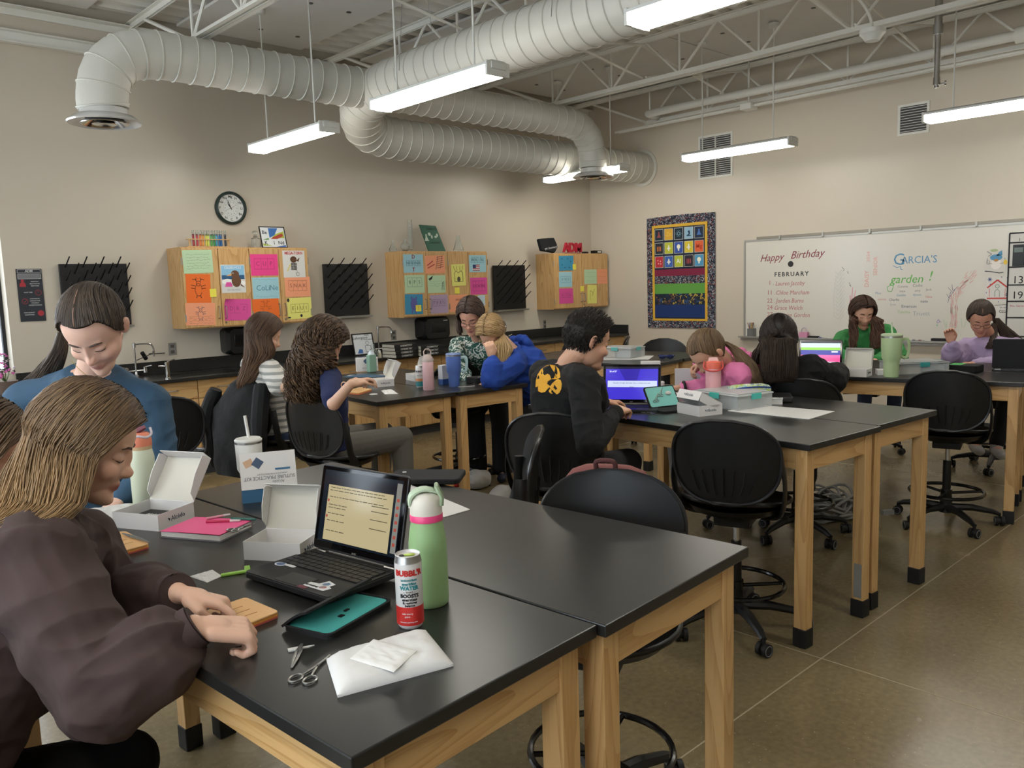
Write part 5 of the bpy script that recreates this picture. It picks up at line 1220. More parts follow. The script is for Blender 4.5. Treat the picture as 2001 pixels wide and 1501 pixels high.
# the carton lid above is seen from outside : white tumbler behind it
def sticker(e, M_, pts, c, n='sticker'):
    MB().prism(pts, 0, .0006, M_).build(n, mat('stk_'+c, c, .4), e, smooth=0)
def screen_mat(name, stops, horizontal=True, strength=1.0):
    return mat(name, 'ffffff', .15)
M_keys = mat('laptop_keys', '141416', .45); M_shell = mat('laptop_shell', '1c1c1f', .4); M_bezel = mat('screen_bezel', '08080a', .06)
def laptop(p, rz, ang_, label, screen, w_=.295, d=.205, tilt=(0, 0), stickers=False, rot=None):
    e = empty('laptop', p, rz, label, 'laptop', 'black classroom laptops')
    if tilt != (0, 0): e.rotation_euler = (tilt[0], tilt[1], rz)
    MB().prism(rrect(w_, d, .012, 4, w_/2, d/2), 0, .013).build('base', M_shell, e, smooth=0, bevel=.002)
    MB().prism(rrect(w_-.004, d-.004, .011, 4, w_/2, d/2), .013, .0155).build('palm_rest', mat('palm_rest', '1a1a1c', .5), e, smooth=0)
    ks = MB(); rows = 5
    for r in range(rows):
        n = 13 if r < 4 else 9; y = d-.045-r*.0185
        for k in range(n):
            kw = (w_-.03)/13
            if r == 4: kw = (w_-.03)/n
            x = .015+kw*k
            ks.box2((x+.001, y-.008, .0157), (x+kw-.001, y+.007, .0185))
    for k in range(12): ks.box2((.015+(w_-.03)/12*k+.001, d-.032, .0157), (.015+(w_-.03)/12*(k+1)-.001, d-.026, .0175))
    ks.build('keyboard', M_keys, e, smooth=0)
    MB().box2((w_*.5-.05, .008, .0156), (w_*.5+.05, .064, .0162)).build('touchpad', mat('touchpad', '101012', .25), e, smooth=0)
    ML = T(0, d-.008, .014) @ RX(math.radians(90-ang_))
    # lid stands up along +z of ML, facing -y
    H_ = d
    lid = MB().prism(rrect(w_, H_, .012, 4, w_/2, H_/2+.006), -.0045, .0045, M=ML @ RX(PI/2)).build('lid', M_shell, e, smooth=0, bevel=.0015)
    MB().box2((.004, -.0052, .012), (w_-.004, -.0046, H_+.002), M=ML).build('bezel', M_bezel, lid, smooth=0)
    screen(lid, ML @ T(w_/2, -.0054, .006+H_*.5+.004) @ RX(PI/2), w_-.03, H_-.035)
    for x in (.035, w_-.035): MB().cyl((x-.018, d-.006, .012), (x+.018, d-.006, .012), .0075, n=10).build('hinge', M_brush, e)
    text_mb([('acer', w_/2, 0, .010)], ML @ T(0, -.0056, .014) @ RX(PI/2)).build('maker_lettering', M_al, lid, smooth=0)
    return e
def rect_on(par, M_, x0, y0, x1, y1, c, es, z=0, n='screen_panel'):
    MB().add([(x0, y0, z), (x1, y0, z), (x1, y1, z), (x0, y1, z)], [(0, 1, 2, 3)], M_).build(n, mat('scr_%s_%g' % (c, es), '000000', .15, emit=c, es=es), par, smooth=0)
def scr_doc(par, M_, w_, h):
    rect_on(par, M_, -w_/2, -h/2, w_/2, h/2, '2a3846', .25, 0, 'screen')
    rect_on(par, M_, -w_*.43, -h*.47, w_*.40, h*.30, 'c8b98f', .75, .0003, 'document')
    rect_on(par, M_, -w_*.5, h*.30, w_*.5, h*.42, '30303c', .3, .0004, 'toolbar')
    rect_on(par, M_, w_*.43, -h*.45, w_*.49, h*.46, 'a8a8a0', .5, .0005, 'side_bar')
    mb = MB(); R = random.Random(2)
    for k, y in enumerate((.26, .22, .13, .02, -.02, -.10, -.2, -.34)):
        x = -w_*.40
        while x < (-w_*.2 if k > 2 else w_*.3): l = R.uniform(.006, .02); mb.box2((x, y*h, .0005), (x+l, y*h+.002, .0007), M=M_); x += l+.003
    for y in (.1, .03, -.08, -.2): mb.box2((w_*.15, y*h, .0005), (w_*.36, y*h+.002, .0007), M=M_)
    mb.build('document_lines', mat('scr_text', '5a523c', .3), par, smooth=0)
    mb = MB()
    for y in (.08, -.14): mb.prism(ell(-w_*.41, y*h, .004, .004), .0004, .0007, M_)
    for k in range(7): mb.box2((w_*.445, -h*.36+k*.018, .0006), (w_*.475, -h*.36+k*.018+.008, .0008), M=M_)
    mb.build('icon_markings', mat('scr_red', '000000', .3, emit='c25a4a', es=.6), par, smooth=0)
def scr_quiz(par, M_, w_, h):
    rect_on(par, M_, -w_/2, -h/2, w_/2, h/2, '3a2fb0', 1.3, 0, 'screen')
    rect_on(par, M_, -w_*.5, h*.43, w_*.5, h*.5, '2b2b45', .6, .0003, 'toolbar')
    rect_on(par, M_, -w_*.46, -.13*h, w_*.48, .07*h, 'c9d3ee', 1.0, .0003, 'question_band')
    mb = MB(); mb.add([(-.25*w_, .43*h, .0002), (-.12*w_, .07*h, .0002), (.1*w_, .07*h, .0002), (.16*w_, .43*h, .0002)], [(0, 1, 2, 3)], M_).build('background_shape', mat('scr_shape', '000000', .2, emit='3226a0', es=1.0), par, smooth=0)
    text_mb([('Question: through which layer does a running suture pass', 0, 0, .0105, {'sx': .85}), ('tissue', 0, -.022, .0105)], M_ @ T(0, 0, .0005)).build('question_lettering', mat('scr_dark', '22253a', .4), par, smooth=0)
    text_mb([('20 of 27', -.36*w_, .35*h, .012, {'bold': .02})], M_ @ T(0, 0, .0005)).build('counter_lettering', mat('scr_wht', '000000', .3, emit='e8eaf5', es=1.2), par, smooth=0)
def scr_cards(par, M_, w_, h):
    for a, b, c, s in ((.42, .5, '28304a', .5), (.22, .42, 'c9e6e8', 1.1), (.10, .22, '86c83a', 1.2), (-.12, .10, '2c2f9c', 1.1), (-.24, -.12, 'e85aa0', 1.2), (-.42, -.24, 'e0508e', 1.2), (-.5, -.42, 'e8d8e4', .9)):
        rect_on(par, M_, -w_/2, a*h, w_/2, b*h, c, s, 0 if c != '28304a' else .0003, 'screen_band')
    rect_on(par, M_, w_*.28, .0, w_*.44, .06*h, 'f0f0f4', 1.2, .0004, 'button')
def scr_off(par, M_, w_, h): rect_on(par, M_, -w_/2, -h/2, w_/2, h/2, '050507', .1, 0, 'screen')
# black zipped case with teal lining, lying open under the laptop's corner
a = tt(600, 1218); b = tt(655, 1256); c = tt(780, 1192)
zc = empty('suture_tool_case', (.812, 1.425, TH), math.radians(18), 'open black zip case with teal lining half under the laptop beside the can', 'zip case', 'black suture tool cases')
MB().prism(rrect(.215, .13, .018, 5, .108, .065), 0, .009).tube([(x, y, .010) for x, y in rrect(.213, .128, .018, 5, .108, .065)], .0035, 6, closed=True).build('lower_shell', mat('case_fabric', '141416', .85), zc, smooth=0)
MB().prism(rrect(.20, .115, .014, 5, .108, .065), .0092, .0105).build('teal_lining', mat('teal_lining', '3f9a94', .8), zc, smooth=0)
MB().sheet(lambda u, v: (u*.215, .128-.07*v, .006+.042*math.sin(v*1.3)), 8, 8, .005).build('upper_flap', mat('case_fabric', '141416', .85), zc)
MB().box((.09, .045, .0115), (.012, .010, .002)).box((.12, .055, .0115), (.014, .007, .002)).build('elastic_loop', M_black, zc, smooth=0)
la = Vector((.868, 1.905, TH+.002))
lp = laptop((.856, 1.90, TH+.006), math.radians(-83), 104, 'open black laptop with stickers and a beige document on its screen, nearest the camera', scr_doc, w_=.335, d=.222, tilt=(0.0, -math.radians(1.2)))
def stk(x, y, pts, c): sticker(lp, T(x, y, .0159), pts, c)
stk(.035, .085, ell(0, 0, .019, .013, 20), 'd8dde8'); stk(.035, .085, [(p[0]*.75, p[1]*.75) for p in ell(0, 0, .019, .013, 20)], '5f86c4')
stk(.035, .13, rrect(.024, .012, .003), '3f7fb8'); stk(.052, .108, [(-.02, -.005), (-.005, -.01), (.02, -.002), (.018, .008), (0, .011), (-.014, .007)], 'e0a0a8'); stk(.066, .088, [(-.024, -.004), (.022, -.004), (.024, .004), (.005, .008), (-.02, .003)], 'dcdcdc')
stk(.255, .04, [(-.04, -.02), (.035, -.02), (.04, .0), (.025, .006), (.028, .022), (-.005, .03), (-.012, .006), (-.04, .003)], 'dcdcdc'); stk(.262, .052, ell(0, 0, .012, .009, 14), '6c9ac8'); stk(.27, .035, ell(0, 0, .011, .008, 14), 'c8443c')
text_mb([('BE POSITIVE', .238, .028, .008, {'bold': .02})], T(0, 0, .0168)).build('sticker_lettering', M_black, lp, smooth=0)
stk(.225, .012, rrect(.03, .012, .001), '6a2a3a')
# sparkling water can
def can(px, py, z, label, body, s=1.0, art=None):
    p = tt(px, py, z); e = empty('drink_can', p, math.atan2(-p.y, -p.x)+PI/2, label, 'can')
    r = .0285*s; h = .156*s
    MB().lathe([(.022*s, .0), (.024*s, .002), (r, .010), (r, h-.014), (.0265*s, h-.006), (.0255*s, h-.001), (.0265*s, h), (.0255*s, h+.001), (.0235*s, h-.004), (.001, h-.004)], 36).build('can_body', body, e, smooth=50)
    MB().prism(ell(.004*s, .0, .012*s, .006*s), h-.003, h-.0015).build('pull_tab', mat('tab_green', 'a9c83f', .3, .5), e, smooth=0)
    MB().prism(ell(-.012*s, .0, .006*s, .007*s), h-.0036, h-.0030).build('can_opening', M_black, e, smooth=0)
    MB().lathe([(r+.0002, h-.015), (.0268*s, h-.006), (.0257*s, h-.0005)], 36, cap0=False, cap1=False).build('rim', M_brush, e)
    return e, r, h
def wrap_text(items, r, mb=None):
    """text bent round a cylinder of radius r, centred on local -y"""
    m0 = text_mb(items, Matrix.Identity(4)); 
    m0.v = [((r+z+.0004)*math.sin(x/r), -(r+z+.0004)*math.cos(x/r), y) for x, y, z in m0.v]; return m0
cn, r, h = can(803, 1222, TH, 'white and red sparkling water can in front of the green bottle', mat('can_white', 'd6d4d2', .3, .2))
MB().lathe([(r+.0003, .010), (r+.0003, .046), (r+.0003, .05)], 36, cap0=False, cap1=False).build('red_band', mat('can_red', 'c2322e', .3, .2), cn)
wrap_text([('BUBBL\'R', 0, .122, .0165, {'bold': .05})], r).build('brand_lettering', mat('can_red', 'c2322e', .3, .2), cn, smooth=0)
wrap_text([('antioxidant', 0, .108, .0075, {'bold': .02}), ('sparkling', 0, .100, .0085, {'bold': .03}), ('WATER', 0, .0905, .0115, {'bold': .05})], r).build('teal_lettering', mat('can_teal', '2f7f86', .4), cn, smooth=0)
wrap_text([('~ THAT ~', 0, .082, .006), ('BOOSTS', 0, .074, .0105, {'bold': .05}), ('energizes', 0, .066, .0085, {'bold': .03}), ('& restores', 0, .0595, .007, {'bold': .03}), ('balance', 0, .0535, .007, {'bold': .03})], r).build('black_lettering', mat('can_black', '26262a', .4), cn, smooth=0)
wrap_text([('wild cherry', -.006, .036, .005), ('guava', -.006, .030, .005), ('antioxidant sparkling water', -.004, .018, .0035)], r).build('white_lettering', mat('sign_white', 'd7d7d7', .6), cn, smooth=0)
# bottles
def bottle(p, name, label, body, prof, parts, grp=None, n=32):
    e = empty(name, p, math.atan2(-p[1], -p[0])+PI/2, label, 'water bottle', grp)
    MB().lathe(prof, n).build('bottle_body', body, e, smooth=50)
    for nm, m_, b_ in parts: b_.build(nm, m_, e, smooth=45)
    return e
M_bg = mat('bottle_green', '8fb07c', .45, bump=(500, .05, .0005))
spout = MB().sheet(lambda u, v: (-.02+.045*v, -.022+.044*u, .0), 1, 1, .001)
gb = tt(843, 1190)
bottle((gb.x+.02, gb.y+.03, TH), 'water_bottle', 'large sage green water bottle with a pink ring behind the can', M_bg,
       [(.038, 0), (.042, .004), (.043, .02), (.0425, .14), (.038, .175), (.035, .19), (.035, .197)],
       [('pink_ring', mat('bottle_pink', 'e0467e', .35), MB().lathe([(.0365, .193), (.0368, .207), (.036, .208)], 32)),
        ('cap', mat('bottle_cream', 'd5d0c4', .4), MB().lathe([(.036, .207), (.036, .222), (.033, .24), (.024, .252), (.014, .255), (.001, .255)], 28)),
        ('flip_spout', mat('bottle_pale_green', 'b9cbb0', .4), MB().tube(bez([(-.035, 0, .228), (-.03, 0, .25), (-.008, 0, .262), (.012, 0, .26), (.03, 0, .252)], 4), [.010, .012, .014, .015, .016, .016, .015, .014, .014, .013, .013, .012, .012, .011, .010, .009, .008], 10, flat=(.45, 1.3))),
        ('carry_loop', mat('bottle_dk_green', '8a9c7c', .4), MB().tube([(.034, -.02, .228), (.036, -.02, .245), (.025, -.016, .268), (.025, .016, .268), (.036, .02, .245), (.034, .02, .228)], .005, 8))])
cb = tt(285, 988)
bottle((cb.x+.01, cb.y+.03, TH), 'water_bottle', 'cream water bottle with an orange and plum lid in front of the student in blue', mat('bottle_cream2', 'd3dac2', .4),
       [(.036, 0), (.040, .004), (.0405, .16), (.036, .185), (.0345, .19)],
       [('collar', mat('bottle_tan', 'c9ad86', .4), MB().lathe([(.0355, .19), (.0355, .202)], 28)),
        ('cap', mat('bottle_orange', 'dd8468', .4), MB().lathe([(.0365, .202), (.0365, .222), (.031, .243), (.024, .248)], 28)),
        ('spout_cover', mat('bottle_plum', '7a4a58', .4), MB().tube([(-.02, 0, .244), (0, 0, .256), (.02, 0, .264)], [.016, .016, .012], 12, flat=(.6, 1.2))),
        ('carry_loop', mat('loop_lilac', 'd0c6cf', .4), MB().tube(bez([(-.034, -.012, .225), (-.01, -.03, .238), (.02, -.028, .232), (.036, -.008, .24), (.034, .01, .258)], 4), .0045, 8))])
def tumbler(p, label, c, lidc, handle=None, straw=None, s=1.0, band=None):
    e = empty('tumbler', p, 0, label, 'tumbler'); 
    MB().lathe([(.032*s, 0), (.035*s, .004), (.037*s, .07*s), (.039*s, .085*s), (.047*s, .10*s), (.050*s, .20*s), (.050*s, .207*s)], 36).build('cup', mat('tumb_'+c, c, .38), e, smooth=40)
    MB().lathe([(.0505*s, .199*s), (.0505*s, .208*s)], 36, cap0=False, cap1=False).build('steel_rim', M_brush, e)
    MB().lathe([(.0505*s, .207*s), (.0515*s, .212*s), (.046*s, .218*s), (.001, .219*s)], 36).build('lid', mat('tumb_'+lidc, lidc, .4), e, smooth=40)
    if straw: MB().cyl((.008, .01, .21*s), (.0, .012, .21*s+.085), .0055, n=12).build('straw', mat('tumb_'+straw, straw, .4), e)
    if handle: 
        h = MB().tube(bez([(.045*s, 0, .185*s), (.075*s, 0, .19*s), (.086*s, 0, .17*s), (.084*s, 0, .12*s), (.07*s, 0, .095*s), (.044*s, 0, .105*s)], 4), .0075, 8, flat=(1.4, .8)).build('handle', mat('tumb_'+handle, handle, .45), e); a = math.atan2(_R.y, _R.x); e.rotation_euler = (0, 0, a)
    return e
tp = tt(500, 968)
tumbler((tp.x+.0, tp.y+.03, TH), 'white tumbler with a straw behind the printed suture kit lid', 'dad9d4', 'd2d2cc', None, 'd8d8d2', .92)
# pink notebook with things on it
a, b, c, d_ = tt(365, 1022), tt(405, 1076), tt(505, 1040), tt(440, 1003)
nb = empty('notebook', (.965, 2.37, TH), math.radians(-62), 'thick pink spiral notebook with pens on top, beside the open empty box', 'notebook')
MB().box2((-.105, -.075, .0), (.105, .075, .004)).build('back_cover', mat('nb_grey', '77757a', .6), nb, smooth=0)
MB().box2((-.103, -.073, .004), (.103, .073, .018)).build('pages', mat('nb_pages', 'd2d0cc', .8, bump=(400, .3, .002)), nb, smooth=0)
MB().sheet(lambda u, v: (-.105+.21*u, -.075+.15*v, .0195+.003*math.sin(u*2)), 6, 6, .0015).build('front_cover', mat('nb_pink', 'dc4f86', .45), nb, smooth=0)
sp = MB(); 
for k in range(26): sp.tube([(-.1+.008*k, .075+.006*math.cos(t), .010+.010*math.sin(t)) for t in [2*PI*q/8 for q in range(8)]], .0008, 4, closed=True)
sp.build('spiral_wire', mat('pink_wire', 'c8466f', .4, .3), nb)
nz = TH+.0215
def pen(px, py, qx, qy, c, label, z=nz, r=.004, nm='pen', cat='pen'):
    p, q = tt(px, py, z), tt(qx, qy, z); l = (q-p).length; e = empty(nm, (p.x, p.y, z), ang(p, q), label, cat)
    MB().cyl((0, 0, r), (l*.7, 0, r), r, n=12).build('barrel', mat('pen_'+c, c, .35), e)
    MB().cyl((l*.7, 0, r), (l, 0, r), r*1.15, r*.8, n=12).build('pen_cap', mat('penw_'+c, 'd8cfd2' if c != '2f6b60' else '2f6b60', .35), e); return e
pen(403, 1022, 470, 1020, 'c02f5a', 'magenta pen lying on the pink notebook'); pen(452, 1016, 500, 1018, '2f6b60', 'dark green pen lying on the pink notebook'); pen(404, 1016, 450, 1008, 'd89aa8', 'pale pink pen lying at the spiral edge of the notebook')
def scissors(p, q, z, label, s=1.0, c=None, flat=True):
    """p = ring end, q = tip"""
    l = (q-p).length; e = empty('scissors', (p.x, p.y, z), ang(p, q), label, 'scissors'); r = l*.13; m_ = c or M_brush
    for s_ in (-1, 1):
        MB().tube([(r*1.15*math.cos(t)+0, s_*r*1.1+r*.85*math.sin(t), .003) for t in [2*PI*k/20 for k in range(20)]], .0022, 6, closed=True).tube([(r*1.0, s_*r*.7, .003), (l*.5, 0, .003+.001*s_), (l, -s_*.001, .003)], [.0022, .003, .0006], 6).build('blade_half', m_, e)
    MB().cyl((l*.5, 0, .001), (l*.5, 0, .0065), .003, n=10).build('pivot', M_steel, e); return e
scissors(tt(592, 1330), tt(645, 1282), TH, 'small silver surgical scissors left of the white gauze packs')
scissors(tt(455, 1038, nz), tt(498, 1025, nz), nz, 'small scissors lying on the pink notebook')
def tweezers(p, q, z, label, m_=None):
    l = (q-p).length; e = empty('tweezers', (p.x, p.y, z), ang(p, q), label, 'tweezers')
    for s_ in (-1, 1): MB().tube([(0, 0, .004), (l*.3, s_*.004, .004), (l*.7, s_*.003, .004), (l, s_*.0008, .003)], [.003, .0035, .003, .0012], 6, flat=(.4, 1)).build('arm', m_ or M_brush, e)
    return e
tweezers(tt(590, 1262), tt(570, 1308), TH, 'steel forceps beside the scissors at the front of the table')
se = empty('scalpel_packet', tt(575, 1270), 1.2, 'small white tipped scalpel blade packet beside the forceps', 'packet')
MB().box2((-.006, -.012, 0), (.006, .012, .003)).prism([(-.003, -.028), (.002, -.04), (.004, -.012), (-.003, -.012)], 0, .002).build('blade_holder', mat('lab_w', 'c9c9c5', .6), se, smooth=0)
# white gauze packs
Rg = random.Random(9)
def soft_pack(pts_px, z0, th, label, name, cat, m_, wr=.002, dome=.4, grp=None):
    Q = [tt(*p, z0) for p in pts_px]; c = sum(Q, Vector())/4; e = empty(name, (c.x, c.y, z0), 0, label, cat, grp)
    def f(u, v):
        p = (Q[0]*(1-u)+Q[1]*u)*(1-v)+(Q[3]*(1-u)+Q[2]*u)*v
        k = min(1, 8*min(u, 1-u))*min(1, 8*min(v, 1-v))
        h = th*(.25+.75*k**.5)+wr*noise.noise(Vector((u*7, v*6, z0*50+u)))*k+wr*.6*noise.noise(Vector((u*17, v*13, 3)))*k
        return (p.x-c.x, p.y-c.y, max(h, .0006))
    mb = MB().sheet(f, 26, 20); n = len(mb.v)
    # skirt to the table
    g = [(i, j) for i in range(27) for j in (0,)]+[(26, j) for j in range(1, 21)]+[(i, 20) for i in range(25, -1, -1)]+[(0, j) for j in range(19, 0, -1)]
    ring = [mb.v[i*21+j] for i, j in g]; mb.add([(x, y, 0) for x, y, z in ring], []); m0 = n
    for k in range(len(g)): a0 = g[k][0]*21+g[k][1]; b0 = g[(k+1) % len(g)]; mb.f.append((b0[0]*21+b0[1], a0, m0+k, m0+(k+1) % len(g)))
    mb.build('pack', m_, e, smooth=60); return e
M_tissue = mat('tissue_white', 'd8d7d5', .75, bump=(60, .25, .003))
soft_pack([(660, 1364), (886, 1302), (832, 1236), (638, 1292)], TH, .022, 'folded white drape pack at the front of the nearest table', 'drape_pack', 'pack', M_tissue, .004)
soft_pack([(770, 1314), (815, 1272), (730, 1250), (684, 1288)], TH+.0225, .004, 'small square gauze pad on top of the white drape pack', 'gauze_pad', 'gauze pad', mat('gauze', 'e0dfdc', .8), .002)
def suture_pad(pts_px, label, z=TH, th=.014):
    Q = [tt(*p, z+th) for p in pts_px]; c = sum(Q, Vector())/4; e = empty('suture_pad', (c.x, c.y, z), 0, label, 'suture practice pad', 'tan suture practice pads')
    P_ = [((q.x-c.x), (q.y-c.y)) for q in Q]
    # rounded outline
    out = []
    for k in range(4):
        A = Vector((*P_[k-1], 0)); B = Vector((*P_[k], 0)); C_ = Vector((*P_[(k+1) % 4], 0)); u = (A-B).normalized()*.012; v = (C_-B).normalized()*.012
        for t in (0, .25, .5, .75, 1): q = B+u*(1-t)**2+v*t**2; out.append((q.x, q.y))
    if sum(out[i-1][0]*out[i][1]-out[i][0]*out[i-1][1] for i in range(len(out))) < 0: out = out[::-1]
    for nm, z0, z1, c_ in (('muscle_layer', 0, th*.3, 'd0625a'), ('fat_layer', th*.3, th*.65, 'e8a04a'), ('skin_layer', th*.65, th, 'd9ab74')):
        MB().prism(out, z0, z1).build(nm, mat('pad_'+c_, c_, .45, sss=0), e, smooth=0, bevel=.002 if nm == 'skin_layer' else 0)
    ct_ = MB(); R = random.Random(len(label))
    for k in range(3): 
        x = P_[0][0]*.5+P_[1][0]*.5; y = (P_[0][1]+P_[1][1])/2; s = .2+.25*k; cx_ = x*(1-s)*.8+(P_[2][0]+P_[3][0])/2*s*.8; cy_ = y*(1-s)*.8+(P_[2][1]+P_[3][1])/2*s*.8
        d = Vector((P_[1][0]-P_[0][0], P_[1][1]-P_[0][1], 0))*.22
        ct_.tube([(cx_-d.x, cy_-d.y, th+.0002), (cx_, cy_+.002, th+.0002), (cx_+d.x, cy_+d.y, th+.0002)], .0007, 4)
    ct_.build('cut_line', mat('cut_brown', 'a0703f', .6), e); return e
suture_pad([(546, 1194), (455, 1230), (380, 1200), (480, 1166)], 'tan suture pad under the hands of the student in brown')
suture_pad([(292, 1062), (235, 1078), (165, 1050), (245, 1037)], 'tan suture pad with forceps on it, in front of the open box with the case')
tweezers(tt(240, 1045, TH+.0142), tt(292, 1062, TH+.0142), TH+.0145, 'dark forceps resting on the far suture pad')
# L-shaped green thing and folded paper
a = tt(432, 1128); b = tt(490, 1119)
gl = empty('green_clip', (a.x, a.y, TH), ang(a, b), 'bright green L-shaped plastic strip near the laptop', 'plastic strip'); l = (b-a).length
MB().prism([(0, 0), (l, 0), (l+.002, .045), (l-.012, .045), (l-.014, .014), (0, .012)], 0, .006).build('body', mat('lime_plastic', '9fd45a', .35), gl, smooth=0, bevel=.002)
soft_pack([(405, 1139), (434, 1126), (415, 1114), (370, 1127)], TH, .003, 'small torn white paper scraps beside the green strip', 'paper_scrap', 'paper', M_tissue, .003)
soft_pack([(150, 1035), (262, 1015), (262, 985), (140, 1003)], TH, .012, 'flattened white paper bag at the left behind the far suture pad', 'paper_bag', 'paper bag', M_tissue, .006)
wbm = empty('small_whiteboard', (1.42, 1.98, TH), 0, 'small white dry erase board under the black tablet sleeve, behind the green bottle', 'whiteboard sheet')
Q = [tt(919, 997), tt(790, 938), tt(775, 980), tt(868, 1014)]
Q = [tt(919, 997), tt(868, 1012), tt(690, 965), tt(775, 937)]
MB().prism([(q.x-1.42, q.y-1.98) for q in Q][::-1], 0, .003).build('panel', mat('mini_white', 'dcdbd8', .3), wbm, smooth=0, bevel=.001)
Q = [tt(886, 962), tt(845, 968), tt(790, 935), tt(850, 918)]; c = sum(Q, Vector())/4
sl = empty('tablet_sleeve', (c.x+.02, c.y+.05, TH+.003), math.radians(-50), 'black padded sleeve lying on the small whiteboard behind the green bottle', 'sleeve')
MB().prism(rrect(.27, .17, .025, 5), 0, .02).build('sleeve_body', mat('case_fabric', '141416', .85), sl, smooth=0, bevel=.006, seg=3)
MB().tube([(.006*math.cos(t)-.09, .0+.006*math.sin(t)+.03, .021) for t in [2*PI*k/12 for k in range(12)]], .0018, 5, closed=True).build('ring_logo', mat('sign_white', 'd7d7d7', .6), sl)

# ---- back table (striped tee, curly hair, blue hoodie) -----------------------
def on3(px, py): return tt(px, py)
a, b = on3(724, 760), on3(756, 761)
a = on3(721, 753); b = on3(753, 761)
kit_box(a, ang(a, b), 'open white suture kit box in front of the pink water bottle on the back table', w_=.17, d=.13, lid=118)
a = on3(793, 742); b = on3(822, 748)
kit_box(a, ang(a, b), 'open kit box half hidden behind the pink water bottle', w_=.165, d=.12, lid=112, front=None)
a = on3(668, 729); b = on3(712, 726)
sb = empty('suture_kit_carton', (a.x+.12, a.y-.05, TH), ang(a, b), 'closed suture kit box standing on edge beside the teal bottle', 'box', 'white suture kit boxes')
MB().box2((0, 0, 0), (.185, .045, .118)).build('carton', M_card, sb, smooth=0, bevel=.001)
MB().box((0, 0, 0), (.034, .001, .034), M=T(.08, -.0008, .088) @ RY(.9)).build('pouch_picture', mat('kit_navy', '44566e', .6), sb, smooth=0); MB().box2((.12, -.001, .05), (.17, 0, .058)).build('blue_bar', mat('kit_blue', '3f6f93', .6), sb, smooth=0)
text_mb([('SUTURE PRACTICE KIT', .115, .03, .014, {'rot': PI}), ('Alcédo', .15, .015, .012, {'rot': PI})], T(0, -.0008, 0) @ RX(PI/2)).build('print', mat('kit_grey_ink', '77797e', .6), sb, smooth=0)
tb = on3(721, 728); tb.x += .03
e = empty('teal_bottle', (tb.x, tb.y, TH), 0, 'tall sage teal flat bottle behind the standing kit box', 'water bottle')
MB().box((0, 0, .075), (.075, .05, .15)).build('bottle_body', mat('teal_soft', '86a896', .3), e, smooth=0, bevel=.008, seg=3)
MB().lathe([(.03, .15), (.026, .165), (.018, .172), (.017, .185), (.001, .186)], 20).build('cap', mat('clear_plastic_w', 'c9d3da', .25), e)
a = on3(669, 738); b = on3(752, 737)
e = empty('instruction_sheet', (a.x, a.y, TH), ang(a, b), 'folded blue printed sheet lying on the back table', 'leaflet')
MB().sheet(lambda u, v: (.34*u, .1*v, .002+.012*math.sin(u*PI)*v), 10, 6, .001).build('sheet', mat('leaflet_blue', '3a5a76', .45), e); MB().box2((0, .1, 0), (.34, .16, .003)).build('white_part', M_card, e, smooth=0)
suture_pad([(727, 760), (700, 768), (672, 765), (705, 756)], 'tan suture pad in front of the curly haired student')
soft_pack([(752, 771), (778, 770), (765, 762), (745, 764)], TH, .008, 'crumpled white tissue near the corner of the back table', 'tissue', 'tissue', M_tissue, .008)
e = empty('cotton_round', on3(730, 771), 0, 'small white cotton round near the front corner of the back table', 'cotton pad'); MB().lathe([(.028, 0), (.028, .003), (.001, .004)], 20).build('pad', M_tissue, e)
cn2, r, h = can(821, 757, TH, 'white and orange sparkling water can beside the pink bottle on the back table', mat('can_white', 'd6d4d2', .3, .2))
MB().lathe([(r+.0003, .010), (r+.0003, .045)], 36, cap0=False, cap1=False).build('teal_band', mat('can_teal', '2f7f86', .4), cn2)
MB().lathe([(r+.0003, .045), (r+.0003, .065)], 36, cap0=False, cap1=False).build('orange_band', mat('can_orange', 'd08a5a', .4), cn2)
wrap_text([('BUBBL\'R', 0, .115, .0165, {'bold': .05}), ('WITH', 0, .085, .015)], r).build('brand_lettering', mat('can_dark', '4a4a50', .4), cn2, smooth=0)
pb = on3(838, 762)
bottle((pb.x, pb.y, TH), 'water_bottle', 'pale pink water bottle with a loop lid on the back table', mat('bottle_blush', 'd8b0b4', .4),
       [(.036, 0), (.0385, .004), (.0385, .19), (.036, .195)],
       [('cap', mat('cap_greige', 'b9a9a4', .4), MB().lathe([(.037, .195), (.036, .222), (.022, .24), (.018, .245), (.001, .245)], 28)),
        ('carry_loop', mat('cap_greige', 'b9a9a4', .4), MB().tube([(-.022, 0, .235), (-.024, 0, .265), (-.012, 0, .282), (.012, 0, .282), (.024, 0, .265), (.022, 0, .235)], .0045, 8))])
bt = on3(888, 755)
tumbler((bt.x, bt.y, TH), 'tall periwinkle blue tumbler with a pale handle on the back table', '5f7cc4', '6f86b8', 'a9c3c4', None, 1.08)
bx = on3(867, 751)
e = empty('drink_carton', (bx.x, bx.y, TH), .1, 'small white and blue drink carton behind the blue tumbler', 'carton'); MB().box((0, 0, .07), (.06, .045, .14)).build('carton', mat('carton_white', 'c9ccd2', .5), e, smooth=0, bevel=.002); MB().box((0, 0, .02), (.0612, .0462, .04)).build('blue_band', mat('carton_blue', '2f5496', .5), e, smooth=0)
a = on3(932, 752); b = on3(975, 747)
e = empty('suture_tool_case', (a.x, a.y, TH), ang(a, b), 'closed black suture kit case lettered in white in front of the blue hoodie', 'zip case', 'black suture tool cases')
MB().prism(rrect(.175, .15, .018, 4, .09, .08), 0, .045).build('case_body', mat('case_fabric', '141416', .85), e, smooth=0, bevel=.006, seg=3)
text_mb([('Alcédo', .0, 0, .034, {'rot': PI})], T(.10, .075, .0455) @ RZ(.3)).build('brand_lettering', mat('sign_white', 'd7d7d7', .6), e, smooth=0)
